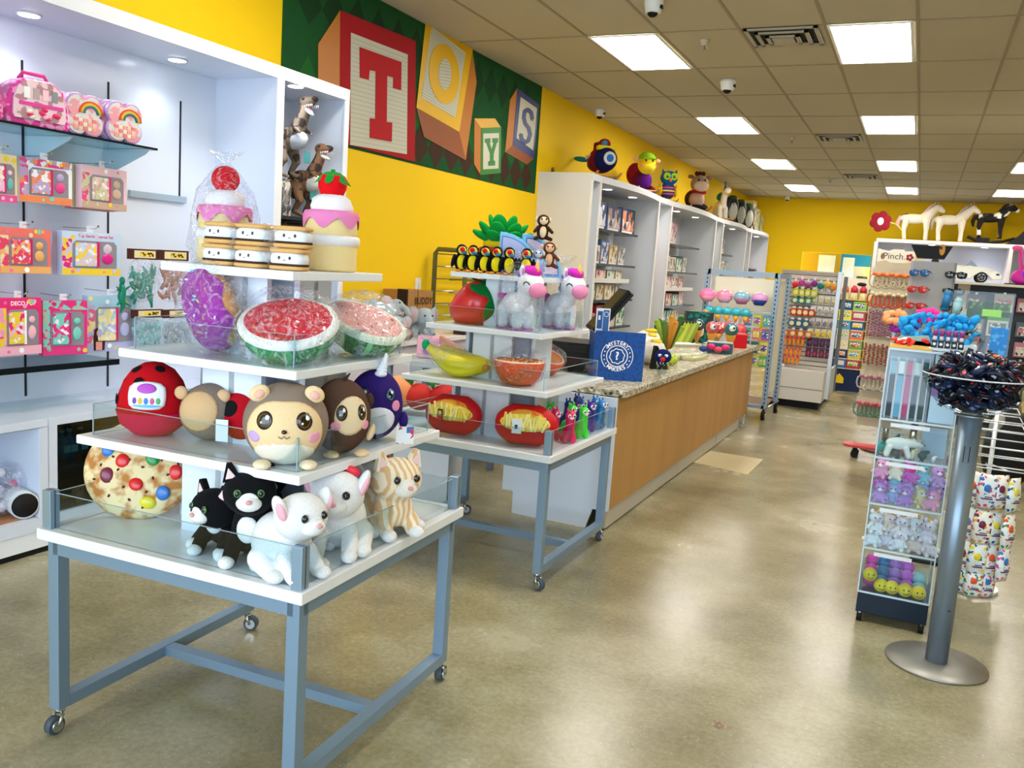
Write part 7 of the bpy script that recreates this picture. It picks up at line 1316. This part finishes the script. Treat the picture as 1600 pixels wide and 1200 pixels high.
# polar bear bin
t = thing('polar_bear_figure', 'white polar bear figure walking in the upper glass bin', 'toy', (tx0+.095,ty+.05,TZs[3]+.004), R(100)); b = MB(); wm = M('f2efe4', .5); b.ell((0,.0,.07), (.024,.06,.03), wm).ell((0,-.075,.075), (.018,.028,.018), wm).ell((0,-.1,.07), (.010,.016,.010), wm).cap((0,-.04,.075),(0,-.07,.078), .024, .018, wm)
for x in (-.014,.014):
    for y0, y1 in ((-.035,-.05),(.04,.05)): b.cap((x,y0,.05),(x,y1,.012), .014, .012, wm)
b.build('body', t, remesh=.0035, smooth_it=2); MB().ell((0,-.116,.072), .004, EYE).build('nose', t); [MB().ell((q*.013,-.068,.094), .006, wm).build('ear', t) for q in (-1,1)]
for k, (x, c_, w_, h, n_) in enumerate(((-.085,'4ab8a8',.05,.05,'teal figure behind the polar bear'),(-.02,'2a6a6a',.05,.09,'dark green figure in the upper glass bin'),(.03,'3a4a5a',.05,.06,'slate animal figure in the upper glass bin'),(.06,'e8e4b8',.03,.045,'cream block figure in the upper glass bin'),(.15,'e8ecee',.03,.025,'small white figure at the right of the upper bin'),(.1,'1f4a4a',.06,.04,'green lying figure in the upper glass bin'))):
    t = thing('animal_figure', n_, 'toy', (x,ty+(.14 if k < 3 else .06),TZs[3]+.004), R(20*k)); MB().ell((0,0,h*.6), (w_*.5,w_*.35,h*.45), M(c_, .5)).cap((0,0,h*.9),(0,-w_*.4,h*1.1), w_*.2, w_*.14, M(c_, .5)).build('body', t); [MB().cyl((q*w_*.3,0,0),(q*w_*.25,0,h*.5), .006, M(c_, .5)).build('leg', t) for q in (-1,1)]
t = thing('blister_sheet', 'pale blue folded sheet leaning in the upper glass bin', 'packet', (.09,ty+.16,TZs[3]+.005), R(5)); MB().box((0,0,0),(.11,.006,.15), M('b9cede', .2)).build('sheet', t)
# top: pen boxes
for k, (x, c_, n_) in enumerate(((-.09,'12303a','dark teal'),(-.055,'5aa8c8','light blue'),(-.02,'b8407a','pink'),(.015,'10404a','petrol'),(.05,'16453f','dark green'))):
    t = thing('pen_box', '%s pen in a tall clear box on top of the tower' % n_, 'boxed pen', (x,ty+.03,TZs[4]+.004), R(2)); MB().box((0,0,0),(.03,.03,.30), ACRY).build('clear_box', t); MB().box((.003,.003,.01),(.027,.027,.21), M(c_, .4)).box((.003,.003,.22),(.027,.027,.28), M(['8fb8c8','e8f0f2','d0507a','c8dce2','2a5a5a'][k], .4)).build('pen', t); MB().box((-.0015,-.0015,0),(.0015,.001,.3), WHITE).box((.0285,-.0015,0),(.0315,.001,.3), WHITE).build('edge', t)
tag(MB().box((tx0+.0,ty+.1,TZs[4]+.004),(tx0+.2,ty+.25,TZs[4]+.33), M('c3d2dd', .2)).build('pen_carton'), 'pale grey carton behind the clear pen boxes', 'box')
t = thing('book_stack', 'pale blue and lilac boxed notebook on the tower beside the bowl', 'box', (.10,ty+.04,TZs[4]+.004), R(0)); MB().box((-.0,0,0),(.112,.2,.345), M('b8d8ee', .3)).build('box', t, bev=.002); MB().box((.0,-.002,.13),(.112,0,.20), M('b48fd6', .4)).box((.01,-.0025,.2),(.1,0,.225), M('c8d8b0', .4)).build('lilac_print', t)
# things heaped over the top
t = thing('feather_boa', 'bright blue ruffled scrunchies heaped on top of the tower', 'scrunchie pile', (.05,ty+.22,1.40), R(0)); random.seed(21); b = MB()
for k in range(90): b.ell((random.uniform(-.12,.21),random.uniform(-.05,.06),random.uniform(-.0,.13)), (random.uniform(.012,.024),.012,random.uniform(.014,.026)), M('1f9ad8', .6), rot=(k,k*.7,k*1.3), nu=8, nv=6)
b.build('ruffle', t, crumple=(.02,.02)); MB().box((-.14,-.08,-.02),(.22,.1,.0), M('d8e4ea', .3)).box((-.1,-.06,-.38),(.14,.08,-.02), M('c6d4de', .2)).build('tray', t)
for k, (x, z, c_, n_) in enumerate(((-.1,1.50,'f29a60','peach'),(-.06,1.46,'9a1f90','purple'),(.05,1.52,'f02a8a','hot pink'))): t = thing('scrunchie', n_+' ruffled scrunchie beside the blue ones', 'scrunchie', (x,ty+.30,z)); b = MB(); [b.ell((.045*math.cos(q*.7),.02*math.sin(q*.7),.022*math.sin(q*.7)), (.025,.02,.016), M(c_, .6), rot=(q,q,0), nu=8, nv=6) for q in range(9)]; b.build('ruffle', t, crumple=(.03,.015)); MB().cyl((0,0,1.38-z),(0,0,0), .008, ed).build('support', t)
for k in range(5): t = thing('lip_balm', 'lip balm with a pink cap standing in a row above the notebook box', 'lip balm', (.105+.028*k-.02,ty+.03,1.372+.012), R(0), 'lip balms above the notebook box'); MB().box((-.012,-.01,0),(.012,.01,.035), M('17171c', .4)).cyl((0,0,.035),(0,0,.055), .009, M('e8e0e4', .3)).cyl((0,0,.055),(0,0,.085), .011, M('8a3a7a', .3)).build('tube', t); MB().cyl((0,-.0105,.017),(0,-.0115,.017), .007, WHITE).build('badge', t)
tag(MB().box((.065,ty+.02,1.370),(.24,ty+.06,1.383), M('d8e4ea', .3)).build('balm_tray'), 'thin pale tray carrying the row of lip balms', 'tray')
t = thing('candy_pile', 'red and white wrapped candies over a yellow tray on the tower', 'candy', (tx0+.085,ty+.08,TZs[5]+.01)); random.seed(4)
MB().box((-.085,-.07,-.004),(.1,.1,.008), M('f0b84a', .4)).build('tray', t); MB().prism([(-.08,0),(.1,0),(.08,.06),(-.05,.045)], .06, .1, M('8ab0a8', .4)).build('leaflet', t)
for k in range(11): MB().ell((random.uniform(-.08,.08),random.uniform(-.05,.06),.018+.02*random.random()), (.024,.012,.009), M(['d8242a','f0ece8','e0342a'][k%3], .3), rot=(0,random.uniform(-.6,.6),random.uniform(0,3)), nu=8, nv=6).build('candy', t)
# second clear stand with tall header behind
t = thing('clear_header_stand', 'clear stand with a green label and teal toys behind the scrunchies', 'stand', (.235,5.75,0)); MB().box((-.06,0,.02),(.26,.01,1.66), ACRY).build('pane', t); MB().box((.02,-.003,1.50),(.24,.0,1.60), M('a8dc98', .2, kind='clear')).box((.1,-.005,1.52),(.2,-.003,1.56), M('8fca5a', .3)).build('green_label', t); MB().box((-.1,-.05,0),(.3,.15,.02), BLACK).build('base', t); [MB().cap((x,-.03,z-.05),(x+.01,-.03,z+.03), .02, .026, M(c_, .4)).build('toy', t) for x, z, c_ in ((-.1,1.60,'1f6a9a'),(-.04,1.56,'8ab0b8'))]; MB().box((.16,-.005,1.27),(.25,.015,1.46), M('1f7ac8', .4, kind='spots', sc=30, amt='4aa0e0')).build('blue_fringe', t)
# ---------------------------------------------------------------- pole stand with the candy bowl
pc_ = P(1462,1036,z=0); ps = thing('bowl_stand', 'grey metal pole stand on a round base holding a clear bowl', 'stand', (pc_.x,pc_.y,0)); GM = M('8e959c', .38, .75); PZ = 1.13
MB().lathe([(.21,.0),(.212,.004),(.21,.010),(.055,.014)], M('8d8a82', .42, .6), n=56).build('base_plate', ps); MB().cyl((0,0,.012),(0,0,PZ), .0465, M('8494a3', .35, .6), n=40).build('pole', ps); e = MB(); e.box((-.012,-.0475,.93),(-.009,-.046,1.0), BLACK).box((.009,-.0475,.93),(.012,-.046,1.0), BLACK).box((.015,-.047,.262),(.025,-.045,.266), BLACK); e.build('slot', ps)
BR = .208; e = MB(); prof = [(.03,PZ)]+[(BR*math.sin(R(a)), PZ+.165*(1-math.cos(R(a)))) for a in range(15,91,15)]
e.lathe(prof+[(BR+.008,PZ+.168)], M('e9eef2', .03, kind='clear'), n=56, cap=False); e.build('bowl', ps); MB().lathe([(BR+.001,PZ+.165),(BR+.008,PZ+.168),(BR+.001,PZ+.171)], M('c9ced4', .1), n=56, cap=False).build('bowl_rim', ps); MB().lathe([(.05,PZ-.01),(.07,PZ),(.04,PZ+.004)], GM, n=24).build('collar', ps)
# wrapped candies in the bowl
random.seed(14)
def wrap(c1, c2, c3):
    t = thing('wrapped_candy', 'x', 'candy'); m = M(c1, .3); b = MB(); b.ell((0,0,0), (.032,.021,.011), m, nu=12, nv=8, sq=.8); b.prism([(-.029,-.006),(-.038,-.013),(-.040,.010),(-.029,.007)], -.003, .003, m, ax='z').prism([(.029,-.006),(.038,-.013),(.040,.010),(.029,.007)], -.003, .003, m, ax='z'); b.build('wrapper', t); MB().box((-.016,-.009,.0085),(.004,.003,.0112), M(c2, .35)).box((-.002,-.01,-.0112),(.016,.004,-.0085), M(c3, .35)).build('print', t); return t
wp = [wrap('161c2e','e8e8ee','c83a3a'), wrap('10141f','d8404a','e8e8f0'), wrap('1c2846','f0f0f4','7a8ac0'), wrap('20202a','e8603a','c8c8d0')]
for n_, o in enumerate(wp): put(o, (pc_.x,pc_.y,PZ+.03+.02*n_), R(40*n_)); o['label'] = 'dark wrapped candy heaped in the clear bowl'; o['group'] = 'wrapped candies in the bowl'
cnt = 0
for lay in range(14):
    z = PZ+.05+.0155*lay; rr = max(.02, BR*math.sqrt(max(0,1-((.165-(z-PZ))/.165)**2))-.058) if z < PZ+.165 else (BR-.045)*math.sqrt(max(0,1-((z-PZ-.165)/.10)**2)); n_ = int(3+rr*88)
    for i in range(n_):
        a = 2*PI*i/n_+lay*.7; q = rr*(1 if i % 3 else random.uniform(.3,.85))
        o = dup(wp[random.randrange(4)], (pc_.x+q*math.cos(a), pc_.y+q*math.sin(a), z+random.uniform(-.006,.006)), rot=(random.uniform(-.9,.9),random.uniform(-.9,.9),random.uniform(0,6.28)), scale=1.05); cnt += 1
e = MB(); 
t = thing('candy_sign', 'x', 'x') if 0 else None
# ---------------------------------------------------------------- white wire rack with snack bags, right of the pole
ry = 5.25; rk = thing('wire_stand', 'white wire stand of empty hooks right of the pole', 'rack'); WR = M('d6dadb', .3, .3); rx = .46
MB().cyl((rx,ry+.15,.02),(rx,ry+.15,1.05), .012, WR).cyl((rx,ry+.15,0),(rx,ry+.15,.02), .13, WR, n=24).build('post', rk)
for k in range(7):
    z = 1.04-.045*k; w_ = .06+.012*k; s = MB(); s.tube([(rx-w_,ry+.15,z),(rx-w_,ry-.02-.02*k,z-.01),(rx+w_*1.5,ry-.02-.02*k,z-.01),(rx+w_*1.5,ry+.15,z)], .0035, WR, n=6, closed=True); s.build('wire_shelf', rk)
for z in (.72,.52,.34,.18): MB().tube([(rx-.1,ry,z),(rx+.16,ry,z)], .004, WR, n=6).tube([(rx-.02,ry,z),(rx-.02,ry+.15,z)], .004, WR, n=6).tube([(rx+.08,ry,z),(rx,ry+.15,z)], .004, WR, n=6).build('wire_arm', rk)
random.seed(6); SN = [('eef0ea','2a8a6a','e85a2a'),('e9ece8','e84a7a','3a7ac0'),('f2efe2','f0a02a','7a2a4a'),('dfe9ea','2a5a8a','e8d03a')]
for r_, z in enumerate((.70,.50,.32,.17)):
    for i in range(4 if r_ < 3 else 3):
        h = .19 if r_ < 3 else .155; t = thing('snack_bag', 'white snack bag with bright prints, %s bag on hook row %s of the wire stand' % (ordn[i], ['one','two','three','four'][r_]), 'snack bag', (rx-.07+.06*i, ry-.03-.03*(i%2), z-h), R([-20,10,35,50][i])); c_ = SN[(r_+i)%4]; w_ = .055; b = MB(); n = 10; vs = []
        for a_ in range(n+1):
            v = a_/n; d_ = .022*math.sin(PI*v)**.6; ww = w_*(.75+.25*math.sin(PI*v*.9+.3)); vs += [(-ww,0,h*v),(-ww*.5,-d_,h*v),(ww*.5,-d_,h*v),(ww,0,h*v),(ww*.5,d_,h*v),(-ww*.5,d_,h*v)]
        b.add(vs, [(a_*6+j_, a_*6+(j_+1)%6, (a_+1)*6+(j_+1)%6, (a_+1)*6+j_) for a_ in range(n) for j_ in range(6)], M(c_[0], .25, kind='voro', sc=70, amt=('f4f4f0','dfe8e4',c_[1],'e9f0ee','f4f0e6',c_[2]))); b.build('bag', t); MB().ell((-w_*.15,-.022,h*.62), (w_*.32,.006,h*.11), M(c_[2], .4)).box((-w_*.45,-.0255,h*.3),(w_*.4,-.02,h*.335), M('7a1f4a', .4)).box((-w_*.3,-.0255,h*.36),(w_*.35,-.02,h*.385), M('2a5a8a', .4)).build('print', t)
# dark goods behind at the right edge
q = P(1575,680,y=8.5); t = thing('black_case', 'black soft bag leaning at the right edge behind the wire stand', 'bag', (q.x+.02,8.5,0), R(10)); MB().ell((0,0,.33), (.2,.14,.33), M('0c0c0e', .6), sq=.8).build('bag', t, crumple=(.15,.05)); MB().ell((-.14,-.08,.56), (.05,.04,.09), M('a9a6a0', .3), rot=(0,.4,0)).build('grey_strap', t)
q = P(1598,640,y=8.2); t = thing('khaki_goods', 'khaki and black patterned goods on a low shelf at the right edge', 'goods', (q.x+.2,9.1,0), R(0)); MB().box((-.12,-.1,0),(.6,.3,.8), M('6a6048', .6, kind='voro', sc=9, amt=('8a7a4a','1a1a18','c8b87a'))).build('packet', t, bev=.02); MB().box((-.14,-.12,0),(.6,.32,.05), BLACK).build('tray', t)
